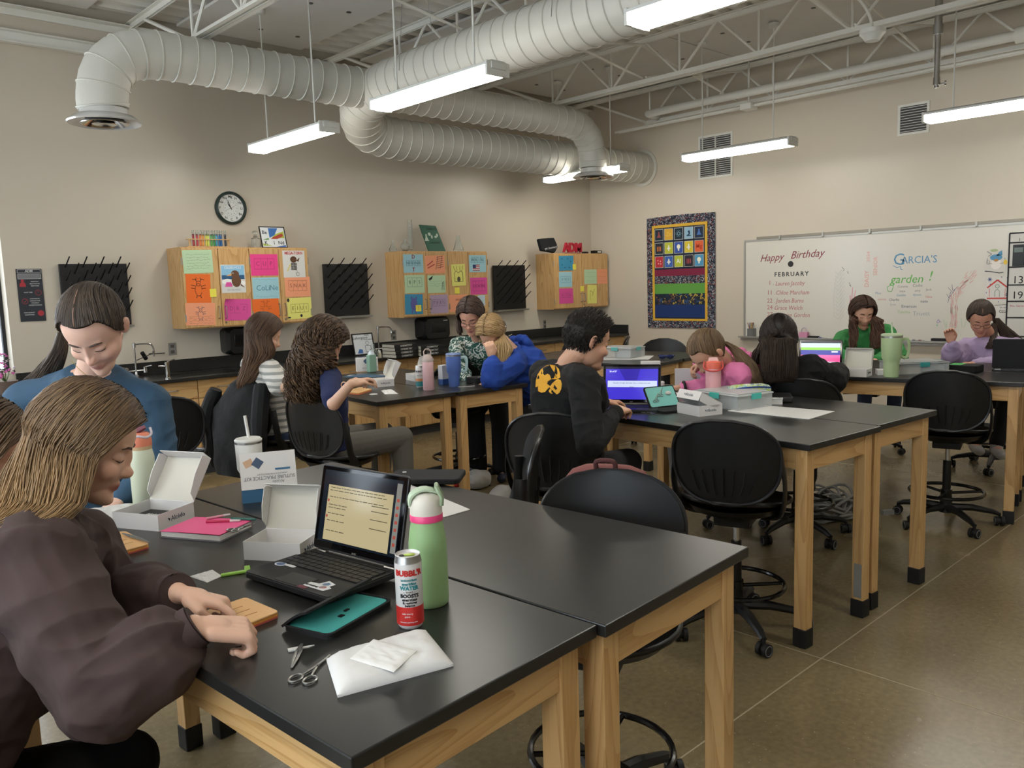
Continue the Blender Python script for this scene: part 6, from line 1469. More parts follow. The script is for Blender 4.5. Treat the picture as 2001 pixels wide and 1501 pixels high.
a = on3(895, 757); b = on3(912, 756); e = empty('applicator_stick', (a.x, a.y, TH), ang(a, b), 'thin white stick lying near the blue tumbler', 'stick'); MB().cyl((0, 0, .003), (.12, 0, .003), .002, n=6).build('stick', M_card, e)

# ---- table behind the boy ----------------------------------------------------
def clear_bin(p, rz, w_, d, h, label, latch='5fb0ae', lidc='cfd3d3'):
    e = empty('storage_bin', p, rz, label, 'storage bin', 'clear plastic storage bins'); m_ = mat('bin_clear', 'dfe4e4', .12, alpha=.30); t = .003
    MB().box2((0, 0, 0), (w_, d, t)).box2((0, 0, t), (t, d, h)).box2((w_-t, 0, t), (w_, d, h)).box2((t, 0, t), (w_-t, t, h)).box2((t, d-t, t), (w_-t, d, h)).build('bin', m_, e, smooth=0)
    MB().box2((-.006, -.006, h), (w_+.006, d+.006, h+.008)).box2((.015, .015, h+.008), (w_-.015, d-.015, h+.014)).build('lid', mat('bin_lid_'+lidc, lidc, .25, alpha=.75), e, smooth=0, bevel=.003)
    MB().box2((w_*.5-.035, -.012, h-.02), (w_*.5+.035, -.005, h+.012)).build('latch', mat('latch_'+latch, latch, .35), e, smooth=0, bevel=.002)
    MB().box2((w_+.005, d*.5-.035, h-.02), (w_+.012, d*.5+.035, h+.012)).build('latch', mat('latch_'+latch, latch, .35), e, smooth=0, bevel=.002)
    MB().box2((.015, .02, t), (w_*.45, d-.03, h*.7)).build('contents', mat('bin_tan', 'b8a78c', .7), e, smooth=0); MB().box2((w_*.5, .02, t), (w_-.02, d-.03, h*.75)).build('contents', mat('bin_grey', '9aa0a4', .7), e, smooth=0)
    return e
a = tt(1172, 702); b = tt(1215, 704)
sh = empty('poster_board', tt(1210, 702), math.radians(-60), 'white sheet under the storage bin behind the boy', 'sheet'); MB().box((0, .12, .002), (.55, .36, .003)).build('sheet', M_card, sh, smooth=0)
a = tt(1172, 699); b = tt(1222, 701); clear_bin((a.x, a.y, TH+.004), ang(a, b), .34, .24, .085, 'clear storage bin with a white lid on the table behind the boy')
a = tt(1252, 716); e = empty('small_carton', (a.x, a.y, TH), -.9, 'small white box at the front corner of the table behind the boy', 'box'); MB().box2((0, 0, 0), (.16, .10, .035)).build('carton', M_card, e, smooth=0)
a = tt(1302, 702); e = empty('sunglasses', (a.x, a.y, TH), math.radians(-60), 'dark blue wrap sunglasses on the table behind the boy', 'glasses')
MB().tube(bez([(-.07, .03, .03), (-.06, 0, .035), (-.02, -.015, .03), (.02, -.015, .03), (.06, 0, .035), (.07, .03, .03)], 4), .006, 8).build('frame', mat('blue_gloss', '1f2f6a', .2), e)
for s_ in (-1, 1): MB().ball((s_*.035, -.008, .022), (.03, .006, .02), 14, 8).build('lens', mat('lens_blue', '1a2248', .1), e); MB().tube(bez([(s_*.068, .03, .03), (s_*.05, .09, .015), (-s_*.03, .11, .006)], 4), .003, 6).build('temple', mat('blue_gloss', '1f2f6a', .2), e)

# ---- middle table --------------------------------------------------------------
a = tt(1203, 788, TH+.012); 
laptop((3.36, 2.91, TH), math.radians(-60), 102, 'open black laptop with a purple quiz page in front of the boy', scr_quiz, w_=.325, d=.22)
a = tt(1278, 800); b = tt(1300, 806)
e = empty('suture_tool_case', pz(1284, 806, TH), math.radians(-18), 'open black case with teal lining and steel tools, right of the quiz laptop', 'zip case', 'black suture tool cases')
MB().prism(rrect(.20, .13, .016, 4, .1, .0), 0, .012).build('lower_shell', mat('case_fabric', '141416', .85), e, smooth=0, bevel=.003)
ML = T(.0, .06, .012) @ RX(math.radians(58)); MB().prism(rrect(.20, .13, .016, 4, .1, .065), -.01, 0, M=ML).build('upper_shell', mat('case_fabric', '141416', .85), e, smooth=0, bevel=.003)
MB().prism(rrect(.185, .115, .012, 4, .1, .065), 0, .001, M=ML).build('teal_lining', mat('teal_light', '7fc4bc', .7), e, smooth=0)
sc_ = MB()
for x0, y0 in ((.05, .04), (.09, .07)):
    for s_ in (-1, 1): sc_.tube([ML @ Vector((x0+s_*.01+.009*math.cos(t), y0+.007*math.sin(t), .004)) for t in [2*PI*k/12 for k in range(12)]], .0016, 5, closed=True); sc_.tube([ML @ Vector((x0+s_*.008, y0+.006, .004)), ML @ Vector((x0+.03, y0+.045, .004))], .0016, 5)
sc_.build('steel_tools', M_brush, e); MB().ball((0, 0, 0), (.02, .012, .008), 12, 8, ML @ T(.145, .08, .004)).build('needle_holder', mat('lab_w', 'c9c9c5', .6), e)
a, b = tt(1323, 806), tt(1357, 813)
kit_box(a, ang(a, b), 'white suture kit box with its lid half closed on the middle table', w_=.185, d=.15, lid=28, h=.055)
a = tt(1352, 792); b = tt(1412, 806)
clear_bin((a.x+.02, a.y-.0, TH), ang(tt(1330, 790), tt(1413, 803)), .33, .26, .075, 'clear storage bin with a turquoise latch beside the kit box on the middle table', '4fb8ae', 'c9cdcd')
Q = [tt(1422, 804), tt(1582, 820), tt(1631, 805), tt(1476, 792)]; c = sum(Q, Vector())/4
e = empty('small_whiteboard', (c.x, c.y, TH), 0, 'blank white dry erase board lying flat on the middle table', 'whiteboard sheet'); MB().prism([(q.x-c.x, q.y-c.y) for q in Q], 0, .004).build('panel', mat('mini_white', 'dcdbd8', .3), e, smooth=0, bevel=.0015)
pbp = tt(1394, 786)
bottle((pbp.x, pbp.y, TH), 'water_bottle', 'pink water bottle with a coral loop lid in front of the pink hoodie', mat('bottle_pink2', 'dba3a8', .4),
       [(.04, 0), (.043, .004), (.0435, .185), (.041, .195)],
       [('cap', mat('bottle_coral', 'dd6a56', .4), MB().lathe([(.043, .195), (.044, .215), (.042, .23), (.03, .238), (.001, .24)], 28)),
        ('spout_cover', mat('bottle_palepink', 'e0b3b0', .4), MB().box((0, 0, .245), (.06, .035, .022), top=(.8, .8))),
        ('carry_loop', mat('bottle_coral_dark', 'c04a44', .4), MB().tube(bez([(-.048, 0, .235), (-.052, -.02, .20), (-.02, -.047, .185), (.02, -.047, .185), (.052, -.02, .20), (.048, 0, .235)], 4), .005, 8))])
a = tt(1470, 776)
pq = pz(1436, 784, TH); bk = empty('book_stack_notebook', (pq.x, pq.y, TH), math.radians(-62), 'white and black notebooks under the patterned pouch', 'notebook', None); bk.name = 'notebook'
MB().box2((-.02, -.10, 0), (.26, .11, .028)).build('pages', mat('nb_pages', 'd2d0cc', .8, bump=(400, .3, .002)), bk, smooth=0); MB().box2((-.022, -.102, .028), (.262, .112, .031)).build('cover', mat('nb_bw', 'b9b9b6', .6, var=(30, .6)), bk, smooth=0)
pq = pz(1490, 783, TH); bk2 = empty('notebook', (pq.x, pq.y, TH), math.radians(-58), 'black covered binder beside the patterned pouch', 'binder'); MB().box2((-.0, -.09, 0), (.16, .10, .035)).build('cover', mat('binder_black', '1a1a1c', .4), bk2, smooth=0, bevel=.008)
po_ = tt(1452, 757, TH+.07)
pq = pz(1462, 776, TH+.0315); pc_ = empty('pencil_pouch', (pq.x, pq.y, TH+.0315), math.radians(-33), 'green and blue patterned pencil pouch with a navy zip on the notebooks', 'pencil pouch')
M_pouch = speckle('pouch_print', 'b9c9a8', ['a9c23f', '2f6ab0', 'e0e4d8', '5fb0c9', 'c9d36a', '2b3f86'], 38)
MB().loft([[(x, .055*k*math.cos(t), .038+.038*k*math.sin(t)) for t in [2*PI*q/16 for q in range(16)]] for x, k in ((-.13, .35), (-.12, .7), (-.08, .95), (0, 1), (.08, .95), (.12, .7), (.13, .35))]).build('pouch', M_pouch, pc_)
MB().tube(bez([(-.12, -.035, .05), (-.06, -.052, .06), (.04, -.052, .062), (.12, -.035, .052)], 5), .0045, 6).build('zip', mat('zip_navy', '24408a', .4), pc_)
scissors(tt(1262, 806), tt(1288, 812), TH, 'silver scissors in front of the open teal case on the middle table', c=M_steel)
tweezers(tt(1270, 810), tt(1290, 806), TH, 'silver needle driver beside the scissors on the middle table', M_steel)
suture_pad([(1186, 808), (1160, 812), (1150, 800), (1178, 796)], 'orange edged suture pad by the boy\'s wrist')
e = empty('small_bottle', tt(1292, 762), 0, 'small white bottle with a black cap behind the quiz laptop', 'bottle'); MB().lathe([(.02, 0), (.022, .004), (.022, .05), (.012, .06)], 16).build('body', M_card, e); MB().lathe([(.013, .06), (.014, .09), (.001, .091)], 14).build('cap', M_black, e)
e = empty('white_card_stand', tt(1344, 763), math.radians(-50), 'white card standing under the raised hand of the student in pink', 'card'); MB().box((0, 0, .07), (.16, .02, .14)).build('card', mat('card_grey', 'b9bcbe', .6), e, smooth=0)
soft_pack([(1300, 775), (1330, 772), (1345, 762), (1305, 765)], TH, .012, 'crumpled white bag between the laptop and the hand in pink', 'paper_bag', 'paper bag', M_tissue, .008)

# ---- right table ----------------------------------------------------------------
laptop((5.68, 2.98, TH), math.radians(-72), 100, 'open black laptop with green, blue and pink bands on its screen', scr_cards, w_=.31, d=.2)
a, b = tt(1640, 735), tt(1686, 737)
kit_box(a, ang(a, b), 'open white suture kit box beside the mint green tumbler', w_=.18, d=.13, lid=112)
gt = tt(1741, 737)
tumbler((gt.x, gt.y, TH), 'mint green tumbler with handle and straw in front of the green turtleneck', 'b3c99a', 'b9cba6', 'b3c99a', 'c3d2b4', 1.35)
a, b = tt(1757, 733), tt(1828, 730)
clear_bin((a.x, a.y, TH), ang(a, b), .36, .26, .07, 'grey storage bin with a teal latch right of the mint green tumbler', '3f9a98', 'a9adb0')
a = tt(1715, 733); e = empty('small_carton', (a.x, a.y, TH), -1.0, 'small white box left of the mint green tumbler', 'box'); MB().box2((0, 0, 0), (.14, .09, .035)).build('carton', M_card, e, smooth=0)
a, b = tt(1841, 727), tt(1897, 730)
e = empty('suture_tool_case', (a.x+.02, a.y, TH), ang(a, b), 'black zip case with a green sticky note on it beside the closed looking laptop', 'zip case', 'black suture tool cases')
MB().prism(rrect(.21, .17, .02, 4, .105, .085), 0, .05).build('case_body', mat('case_fabric', '141416', .85), e, smooth=0, bevel=.008, seg=3)
e2 = empty('sticky_note', (a.x+.02, a.y, TH+.0505), ang(a, b), 'green sticky note stuck on the black zip case', 'sticky note'); MB().box2((.03, .02, 0), (.105, .13, .001)).build('note', paper_mat('58c46a'), e2, smooth=0)
text_mb([('Suture', .067, .1, .018), ('kit 12', .067, .07, .018)], T(0, 0, .0011)).build('writing', ink('2f6a3c'), e2, smooth=0)
laptop((6.62, 1.60, TH), math.radians(106), 100, 'black laptop seen from behind in front of the lavender hoodie', scr_off, w_=.32, d=.21)
e = empty('folded_leaflet', tt(1775, 712), .4, 'grey folded leaflet leaning behind the storage bin with the teal latch', 'leaflet'); MB().sheet(lambda u, v: (.25*u, .12*v, .01+.06*v*(1-u*.5)), 6, 4, .002).build('sheet', mat('leaf_grey', 'a9aaae', .6), e)

# ================================================================== BAGS, COAT, FLOOR THINGS
bp = empty('backpack', (2.10, 1.79, -.055), math.radians(28), 'maroon backpack hung on the back of the nearest empty chair', 'backpack')
M_bp = mat('maroon_canvas', '7a4642', .8, bump=(200, .2, .001))
def bpf(k): return [(.065*math.sin(t)*(.6+.4*math.cos(t)) , .17*k*math.cos(t), 0) for t in [2*PI*q/24 for q in range(24)]]
rings = []
for z, k, kx in ((.62, .75, .7), (.66, .95, 1), (.80, 1, 1.1), (.93, 1.0, 1.0), (.99, .93, .8), (1.02, .78, .55), (1.038, .5, .3)):
    rings.append([(.075+.075*kx*math.sin(t), .165*k*(abs(math.cos(t))**.7)*(1 if math.cos(t) > 0 else -1), z) for t in [2*PI*q/28 for q in range(28)]])
MB().loft(rings).build('bag_body', M_bp, bp, smooth=60)
MB().tube(bez([(.10, -.15, .93), (.13, -.1, 1.0), (.13, 0, 1.025), (.13, .1, 1.0), (.10, .15, .93)], 5), .004, 6).build('zip', M_black, bp)
MB().tube(bez([(.04, .03, 1.02), (.03, .03, 1.06), (.03, -.03, 1.06), (.04, -.03, 1.02)], 4), .009, 8).build('top_handle', mat('maroon_dark', '4f2b2a', .8), bp)
MB().tube(bez([(-.02, .10, .98), (.0, .15, .85), (.0, .14, .66)], 4), .016, 8, flat=(.4, 1.2)).build('shoulder_strap', mat('maroon_dark', '4f2b2a', .8), bp)
# black coat over the far chair's back
co = empty('black_coat', (2.42, 5.15, 0), math.radians(8), 'black puffer coat draped over the chair behind the striped tee', 'coat')
rings = []
for z, wy, wx, ox in ((.42, .25, .05, -.10), (.5, .28, .06, -.10), (.62, .27, .075, -.09), (.75, .27, .075, -.07), (.86, .25, .07, -.05), (.95, .20, .06, -.03), (1.02, .14, .05, -.01), (1.055, .07, .03, .0)):
    rings.append([(ox+wx*math.sin(t)*(1+.25*math.sin(5*t+z*20)), wy*math.cos(t)+.03*(z < .9)*math.sin(z*9), z+.01*math.sin(3*t)) for t in [2*PI*q/32 for q in range(32)]])
M_coat = mat('coat_black', '101012', .85, bump=(14, .5, .02))
MB().loft(rings).build('coat_body', M_coat, co, smooth=70)
MB().tube(bez([(-.06, .24, .98), (-.10, .30, .8), (-.09, .31, .6), (-.07, .29, .45)], 4), [.04, .05, .052, .055, .055, .055, .055, .055, .05, .05, .045, .04, .035], 10).build('sleeve', M_coat, co)
MB().tube(bez([(-.0, -.2, 1.02), (-.08, -.26, .8), (-.09, -.25, .6)], 4), [.05, .055, .055, .055, .055, .05, .05, .045, .04], 10).build('sleeve', M_coat, co)
# floor: red netting, white bags, grey cables
def floorp(px, py): return pz(px, py, 0)
Rf = random.Random(11)
p = floorp(905, 952); rn = MB()
for k in range(16): rn.tube(bez([(Rf.uniform(-.12, .12), Rf.uniform(-.08, .08), Rf.uniform(.01, .10)) for q in range(4)], 4), .007, 5)
rn.build('scarf', mat('red_knit', 'c8382f', .8), loc=(p.x, p.y, 0), label='bright red knitted bundle on the floor by the back table leg', cat='scarf')
def crumple(px, py, s, label, c, name='plastic_bag', cat='bag'):
    p = floorp(px, py); mb = MB().ball((0, 0, s*.55), (s, s*.7, s*.55), 26, 18)
    mb.v = [tuple(Vector(v)*(1+.28*noise.noise(Vector(v)*9/s*.12))) for v in mb.v]; mb.v = [(x, y, max(z, 0)) for x, y, z in mb.v]
    return mb.build(name, mat('bag_'+c, c, .45, bump=(30, .5, .01)), loc=(p.x, p.y, 0), label=label, cat=cat, smooth=80)
crumple(935, 955, .14, 'white plastic bag on the floor beside the red bundle', 'b9b7b2')
crumple(985, 985, .13, 'white carrier bag on the floor behind the edge-on chair', 'c4c3bf')
crumple(1050, 985, .12, 'black and white printed bag on the floor between two chairs', '77767a')
crumple(868, 935, .10, 'grey paper bag on the floor behind the back table leg', '8a8478')
p = floorp(1625, 1030); cb_ = MB()
for k in range(16):
    r = Rf.uniform(.12, .24); ox, oy, oz = Rf.uniform(-.05, .05), Rf.uniform(-.05, .05), .012+Rf.uniform(0, .12)
    cb_.tube([(ox+r*math.cos(t), oy+r*.8*math.sin(t), max(.012, oz+.05*math.sin(t*2+k))) for t in [2*PI*q/24 for q in range(24)]], .009, 6, closed=True)
cb_.build('cable_coil', mat('cable_grey', '8f8f8d', .5), loc=(p.x+.25, p.y+.15, 0), label='heap of coiled grey cable on the floor under the middle table', cat='cable')
p = floorp(1735, 1005); MB().box((0, 0, .015), (.08, .03, .03)).cyl((.04, 0, .015), (.09, .0, .015), .006).build('cable_plug', mat('cable_grey', '8f8f8d', .5), loc=(p.x, p.y, 0), rot=(0, 0, -.6), label='grey cable plug on the floor between the middle and right tables', cat='plug')
# ================================================================== PEOPLE : builders
from mathutils.bvhtree import BVHTree
ELL = [((0, -.012, .028), (.074, .095, .086)), ((0, .016, -.030), (.0605, .070, .078)), ((0, .052, -.088), (.034, .032, .026)),
       ((0, .086, -.030), (.0125, .020, .015)), ((.009, .082, -.033), (.008, .012, .008)), ((-.009, .082, -.033), (.008, .012, .008)), ((0, .074, -.008), (.0085, .019, .030)),
       ((.022, .067, .024), (.022, .014, .009)), ((-.022, .067, .024), (.022, .014, .009)),
       ((.036, .050, -.030), (.024, .028, .024)), ((-.036, .050, -.030), (.024, .028, .024)),
       ((0, .077, -.060), (.021, .013, .0055)), ((0, .075, -.070), (.018, .013, .0065)), ((0, .071, -.096), (.018, .019, .015)),
       ((.031, .064, .003), (.0155, .0155, .0115)), ((-.031, .064, .003), (.0155, .0155, .0115))]
def head_R(U, jaw=1.0):
    """star radius of the head for unit directions U (n,3)"""
    U = np.asarray(U, float).reshape(-1, 3); acc = np.zeros(len(U))
    for c, r in ELL:
        c = np.array(c); r = np.array(r)
        A = ((U/r)**2).sum(1); B = (U*(c/r**2)).sum(1); C_ = ((c/r)**2).sum()-1
        d = B*B-A*C_; t = np.where(d > 0, (B+np.sqrt(np.maximum(d, 0)))/A, 0); t = np.maximum(t, 0)
        acc += t**26
    R = acc**(1/26.)
    for s in (-1, 1):        # eye sockets
        e = np.array((s*.030, .078, .010)); e /= np.linalg.norm(e); R -= .0055*np.exp(-(np.arccos(np.clip(U@e, -1, 1))/.16)**2)
    return R
def grid_dirs(nu, nv):
    V = [(0, 0, -1)]
    for i in range(1, nv):
        a = -PI/2+PI*i/nv
        for k in range(nu): V.append((math.cos(a)*math.cos(2*PI*k/nu), math.cos(a)*math.sin(2*PI*k/nu), math.sin(a)))
    V.append((0, 0, 1)); F = []
    for k in range(nu): F.append((0, 1+(k+1) % nu, 1+k)); F.append((len(V)-1, 1+(nv-2)*nu+k, 1+(nv-2)*nu+(k+1) % nu))
    for i in range(nv-2):
        for k in range(nu): l = (k+1) % nu; F.append((1+i*nu+k, 1+i*nu+l, 1+(i+1)*nu+l, 1+(i+1)*nu+k))
    return np.array(V), F
def surf(x, z, off=.0):
    lo, hi = 0., .14
    for _ in range(26):
        y = (lo+hi)/2; p = np.array((x, y, z)); n = np.linalg.norm(p)
        if n < head_R(p/n)[0]: lo = y
        else: hi = y
    return Vector((x, lo+off, z))
def hair_mask(U, line=.080, nape=-.055):
    """1 where hair grows"""
    P_ = U*head_R(U)[:, None]; y = P_[:, 1]; z = P_[:, 2]
    # hairline rises at the forehead, runs down in front of the ears
    h = np.where(y > .0, np.interp(y, [0., .02, .045, .068, .092], [-.01, .012, line*.74, line, line-.010]), np.interp(y, [-.12, -.02, 0.], [nape, -.045, -.01]))
    x = np.abs(P_[:, 0]); h = h+np.where(y > .03, .016*np.exp(-((x-.048)/.016)**2)-.006*np.exp(-(x/.02)**2), 0)
    return 1/(1+np.exp(-(z-h)/.0035))
def remeshed(mb, vox, sm=3, fac=.5):
    me = bpy.data.meshes.new('tmp'); me.from_pydata(mb.v, [], mb.f); me.update()
    o = bpy.data.objects.new('tmp', me); COL.objects.link(o)
    r = o.modifiers.new('r', 'REMESH'); r.mode = 'VOXEL'; r.voxel_size = vox
    if sm: s = o.modifiers.new('s', 'SMOOTH'); s.iterations = sm; s.factor = fac
    m2 = bpy.data.meshes.new_from_object(o.evaluated_get(bpy.context.evaluated_depsgraph_get()))
    bpy.data.objects.remove(o); bpy.data.meshes.remove(me); return m2
def capsule(mb, a, b, ra, rb, flat=None, up=None, n=14):
    a = Vector(a); b = Vector(b); t = b-a; l = t.length; t = t/l if l > 1e-6 else Vector((0, 0, 1))
    P_ = []; R = []
    for k in (90, 65, 40, 20, 0): an = math.radians(k); P_.append(a-t*ra*math.sin(an)); R.append(max(ra*math.cos(an), .0008))
    for k in (0, 20, 40, 65, 90): an = math.radians(k); P_.append(b+t*rb*math.sin(an)); R.append(max(rb*math.cos(an), .0008))
    mb.tube(P_, R, n, flat=flat, up=up)
def hand(mb, w, d, nrm, thumb, curl=.5, s=1.0, spread=1.0, pinch=False, curls=None):
    """w wrist point, d direction of the fingers, nrm the way the palm faces, thumb +1/-1 which side"""
    d = Vector(d).normalized(); nrm = Vector(nrm); nrm = (nrm-d*nrm.dot(d)).normalized(); sd = d.cross(nrm)*thumb
    P = lambda a, b, c: w+d*a*s+sd*b*s+nrm*c*s
    capsule(mb, P(.0, .0, 0), P(.03, 0, 0), .026*s, .028*s, flat=(.72, 1.05), up=nrm)
    for b in (-.024, -.008, .008, .024): capsule(mb, P(.018, b*.8, .0), P(.078, b*1.1*spread, 0), .0145*s, .0125*s, n=10)
    for k, (b, L_) in enumerate(((.031, .070), (.0105, .079), (-.0105, .074), (-.030, .058))):
        p = P(.082, b*spread, 0); dd = (d+sd*b*3*(spread-.6)).normalized(); a = 0; cu = (curls[k] if curls else curl)
        for j, f in enumerate((.45, .31, .24)):
            a += cu*(.85, 1.15, .8)[j]; q = p+(dd*math.cos(a)+nrm*math.sin(a))*L_*f*s
            capsule(mb, p, q, (.0092, .0084, .0076)[j]*s, (.0085, .0077, .0066)[j]*s, n=9); p = q
    p = P(.022, .026, .006); q = P(.050, .045, .018); capsule(mb, p, q, .0145*s, .0115*s, n=10)
    tq = P(.078, .040 if not pinch else .030, .034); capsule(mb, q, tq, .0105*s, .0092*s, n=9); capsule(mb, tq, P(.098, .030 if not pinch else .024, .040), .0092*s, .0075*s, n=9)
def vcol(me, cols, name='tint'):
    a = me.color_attributes.new(name, 'FLOAT_COLOR', 'POINT'); a.data.foreach_set('color', np.asarray(cols, dtype=np.float32).ravel())
def hair_mat(nm): return mat('hair_'+nm, '808080', .5, attr='tint', spec=.35)
def W(q):
    if isinstance(q, Vector): return q.copy()
    if len(q) == 4: return Vector(q[:3])          # (x, y, z, 'w') world point
    return D(*q)
def person(label, head, hyaw, hpitch, neck, torso_f, pelvis, arms, skin='c79a80', top=None, pants=None, vox=.0055, hs=1.0, hroll=0, shw=.175, legs=True, lean=None, hair=None, brow='3a2a20', face=True, hands=None, chestw=.15, bulk=1.0, knees=None, ankles=None, shoes=None, extras=None, lips='a8655c', headvox=None):
    """head/neck/pelvis points; torso_f = the way the chest faces (degrees, world)"""
    H = W(head); NK = W(neck); PV = W(pelvis)
    e = empty('person', (PV.x, PV.y, 0), 0, label, 'person'); off = Vector((PV.x, PV.y, 0))
    a = math.radians(torso_f); fw = Vector((math.cos(a), math.sin(a), 0)); lt = Vector((-math.sin(a), math.cos(a), 0))   # lt = the person's left
    up = (NK-PV).normalized(); fw = (fw-up*fw.dot(up)).normalized(); lt = up.cross(fw)
    # head frame: x right, y forward, z up
    MH = Matrix.Translation(H) @ RZ(math.radians(hyaw-90)) @ RX(-math.radians(hpitch)) @ RY(math.radians(hroll)) @ Matrix.Diagonal((hs, hs, hs, 1))
    body = MB()
    nu, nv = (110, 80) if vox < .004 else (72, 54)
    U, F = grid_dirs(nu, nv); Rr_ = head_R(U); body.add([MH @ Vector(p) for p in U*Rr_[:, None]], F)
    for s_ in (-1, 1):
        c = MH @ Vector((s_*.078, -.012, -.008)); body.ball((0, 0, 0), (.008, .019, .031), 14, 10, MH @ T(s_*.078, -.014, -.006) @ RY(s_*.25) @ RZ(s_*.35))
    nt_ = MH @ Vector((0, -.028, -.055)); capsule(body, nt_, NK+up*.0, .050*hs, .056, n=18)
    SH = {}
    for s_, nme in ((1, 'l'), (-1, 'r')): SH[nme] = NK-up*.055+lt*s_*shw
    ov = (arms or {}).get('shoulders')
    if ov: 
        for k_, v_ in ov.items(): SH[k_] = W(v_)
    def torso(mb, g, z0=0.0):
        L_ = (NK-PV).length
        secs = [(-.09, .135, .09), (0, .165, .112), (.14, .15, .10), (.32, chestw*.92, .092), (.52, chestw, .105), (.72, chestw*1.08, .112), (.86, chestw*1.05, .095), (.95, .11, .07), (1.0, .06, .055)]
        rings = []
        for t, w_, d_ in secs:
            if t < z0: continue
            c = PV.lerp(NK, t)+fw*(.02*math.sin(PI*min(1, max(0, t)))) ; ww = w_*bulk+g; dd = d_*bulk+g
            rings.append([c+lt*ww*math.copysign(abs(math.cos(q))**.85, math.cos(q))+fw*dd*math.copysign(abs(math.sin(q))**.9, math.sin(q)) for q in [2*PI*k/28 for k in range(28)]])
        mb.loft(rings)
        for nme in 'lr': capsule(mb, NK-up*.06, SH[nme], .055+g, .050*bulk+g, n=16)
    torso(body, -.004)
    AR = {}
    for nme in 'lr':
        if arms and nme in arms:
            el, wr = W(arms[nme][0]), W(arms[nme][1]); AR[nme] = (SH[nme], el, wr)
            capsule(body, SH[nme], el, .043*bulk, .036, n=14); capsule(body, el, wr, .035, .0245, n=14)
            h_ = (hands or {}).get(nme)
            if h_:
                d_ = Vector(h_.get('d')) if 'd' in h_ else (wr-el)
                hand(body, wr+d_.normalized()*.012, d_, h_.get('n', (0, 0, -1)), h_.get('t', 1 if nme == 'r' else -1), h_.get('curl', .5), h_.get('s', .95), h_.get('spread', 1.0), h_.get('pinch', False), h_.get('curls'))
    KN = {}
    for nme, s_ in (('l', 1), ('r', -1)):
        hip = PV+lt*s_*.085-up*.02
        if knees and nme in knees: kn = W(knees[nme])
        else: kn = hip+Vector((fw.x, fw.y, 0)).normalized()*.40+lt*s_*.04; kn.z = hip.z+.0
        if ankles and nme in ankles: an = W(ankles[nme])
        else: an = kn+Vector((-fw.x*.06, -fw.y*.06, -.39)); an.z = max(an.z, .09)
        KN[nme] = (hip, kn, an)
        capsule(body, hip, kn, .078, .054, n=14); capsule(body, kn, an, .052, .036, n=12)
        ff = Vector((fw.x, fw.y, 0)).normalized(); capsule(body, an-Vector((0, 0, .03)), an+ff*.13-Vector((0, 0, .05)), .034, .030, n=12)
    body.v = [tuple(Vector(v)-off) for v in body.v]
    me = remeshed(body, vox, 2); me.name = 'body'
    # skin tint: warmer cheeks, ears, nose and knuckles
    co = np.empty(len(me.vertices)*3, np.float32); me.vertices.foreach_get('co', co); co = co.reshape(-1, 3).astype(float)+np.array(off)
    MI = np.array(MH.inverted()); L = co@MI[:3, :3].T+MI[:3, 3]
    base = np.array(lin(skin)); col = np.ones((len(L), 4)); col[:, :3] = base
    def g(c, r): return np.exp(-(((L-np.array(c))/r)**2).sum(1))
    bl = .5*(g((.042, .055, -.03), .022)+g((-.042, .055, -.03), .022))+.35*g((0, .1, -.03), .016)+.45*(g((.08, -.01, -.01), .03)+g((-.08, -.01, -.01), .03))
    col[:, :3] = col[:, :3]*(1-bl[:, None]*np.array((.02, .28, .28)))
    lp_ = np.exp(-(L[:, 0]/.022)**4-((L[:, 2]+.0655)/.0095)**4)*(L[:, 1] > .06); col[:, :3] = col[:, :3]*(1-lp_[:, None])+np.array(lin(lips))*lp_[:, None]
    inhead = (np.linalg.norm(L, axis=1) < .125)
    # scalp under the hair keeps the plain skin tint
    vcol(me, col)
    me.materials.append(mat('skin', skin, .48, attr='tint', sss=.12)); me.polygons.foreach_set('use_smooth', [True]*len(me.polygons))
    bo = bpy.data.objects.new('body', me); COL.objects.link(bo); bo.parent = e; KIDS.setdefault(e.name, []).append(bo)
    # face features
    if face:
        def ft(pts, r, nm, c, fl=None, rr=None):
            mb = MB(); P_ = [MH @ surf(x, z, .0008) - off for x, z in pts]; mb.tube(P_, rr or r*hs, 6, flat=fl); mb.build(nm, mat(nm+'_'+c, c, .6), e)
        for s_ in (-1, 1):
            ft([(s_*.013, .0225), (s_*.022, .026), (s_*.034, .0275), (s_*.044, .0225)], 0, 'eyebrow', brow, rr=[.0016*hs, .003*hs, .0026*hs, .0012*hs])
            ft([(s_*.0185, -.003), (s_*.025, -.0065), (s_*.033, -.0075), (s_*.041, -.005), (s_*.046, -.001)], 0, 'eyelashes', '231812', rr=[.0006*hs, .0012*hs, .0015*hs, .0014*hs, .0008*hs])
        ft([(-.020, -.0655), (-.010, -.0648), (0, -.0658), (.010, -.0648), (.020, -.0655)], .0005, 'mouth_line', '8a544c')
    # clothes
    parts = {}
    if top:
        mb = MB(); torso(mb, top.get('g', .012), top.get('z0', -.05)); rr = top.get('r', .012)
        for nme in AR:
            sh, el, wr = AR[nme]; k = top.get('sleeve', 1.0)
            if isinstance(k, dict): k = k[nme]
            sw = top.get('sw', 1.0)
            if k <= .5:
                q = sh.lerp(el, k*2); capsule(mb, sh, q, (.047*bulk+rr)*sw, (.046+rr)*sw, n=16)
            else:
                capsule(mb, sh, el, (.046*bulk+rr)*sw, (.040+rr)*sw, n=16); q = el.lerp(wr, (k-.5)*2)
                m1 = el.lerp(q, .55); capsule(mb, el, m1, (.040+rr)*sw, (.036+rr)*sw, n=16); capsule(mb, m1, q-(q-el).normalized()*(.062 if top.get('cuff') else .012), (.036+rr)*sw, (.0275+rr*(.75 if top.get('cuff') else .5)), n=16)
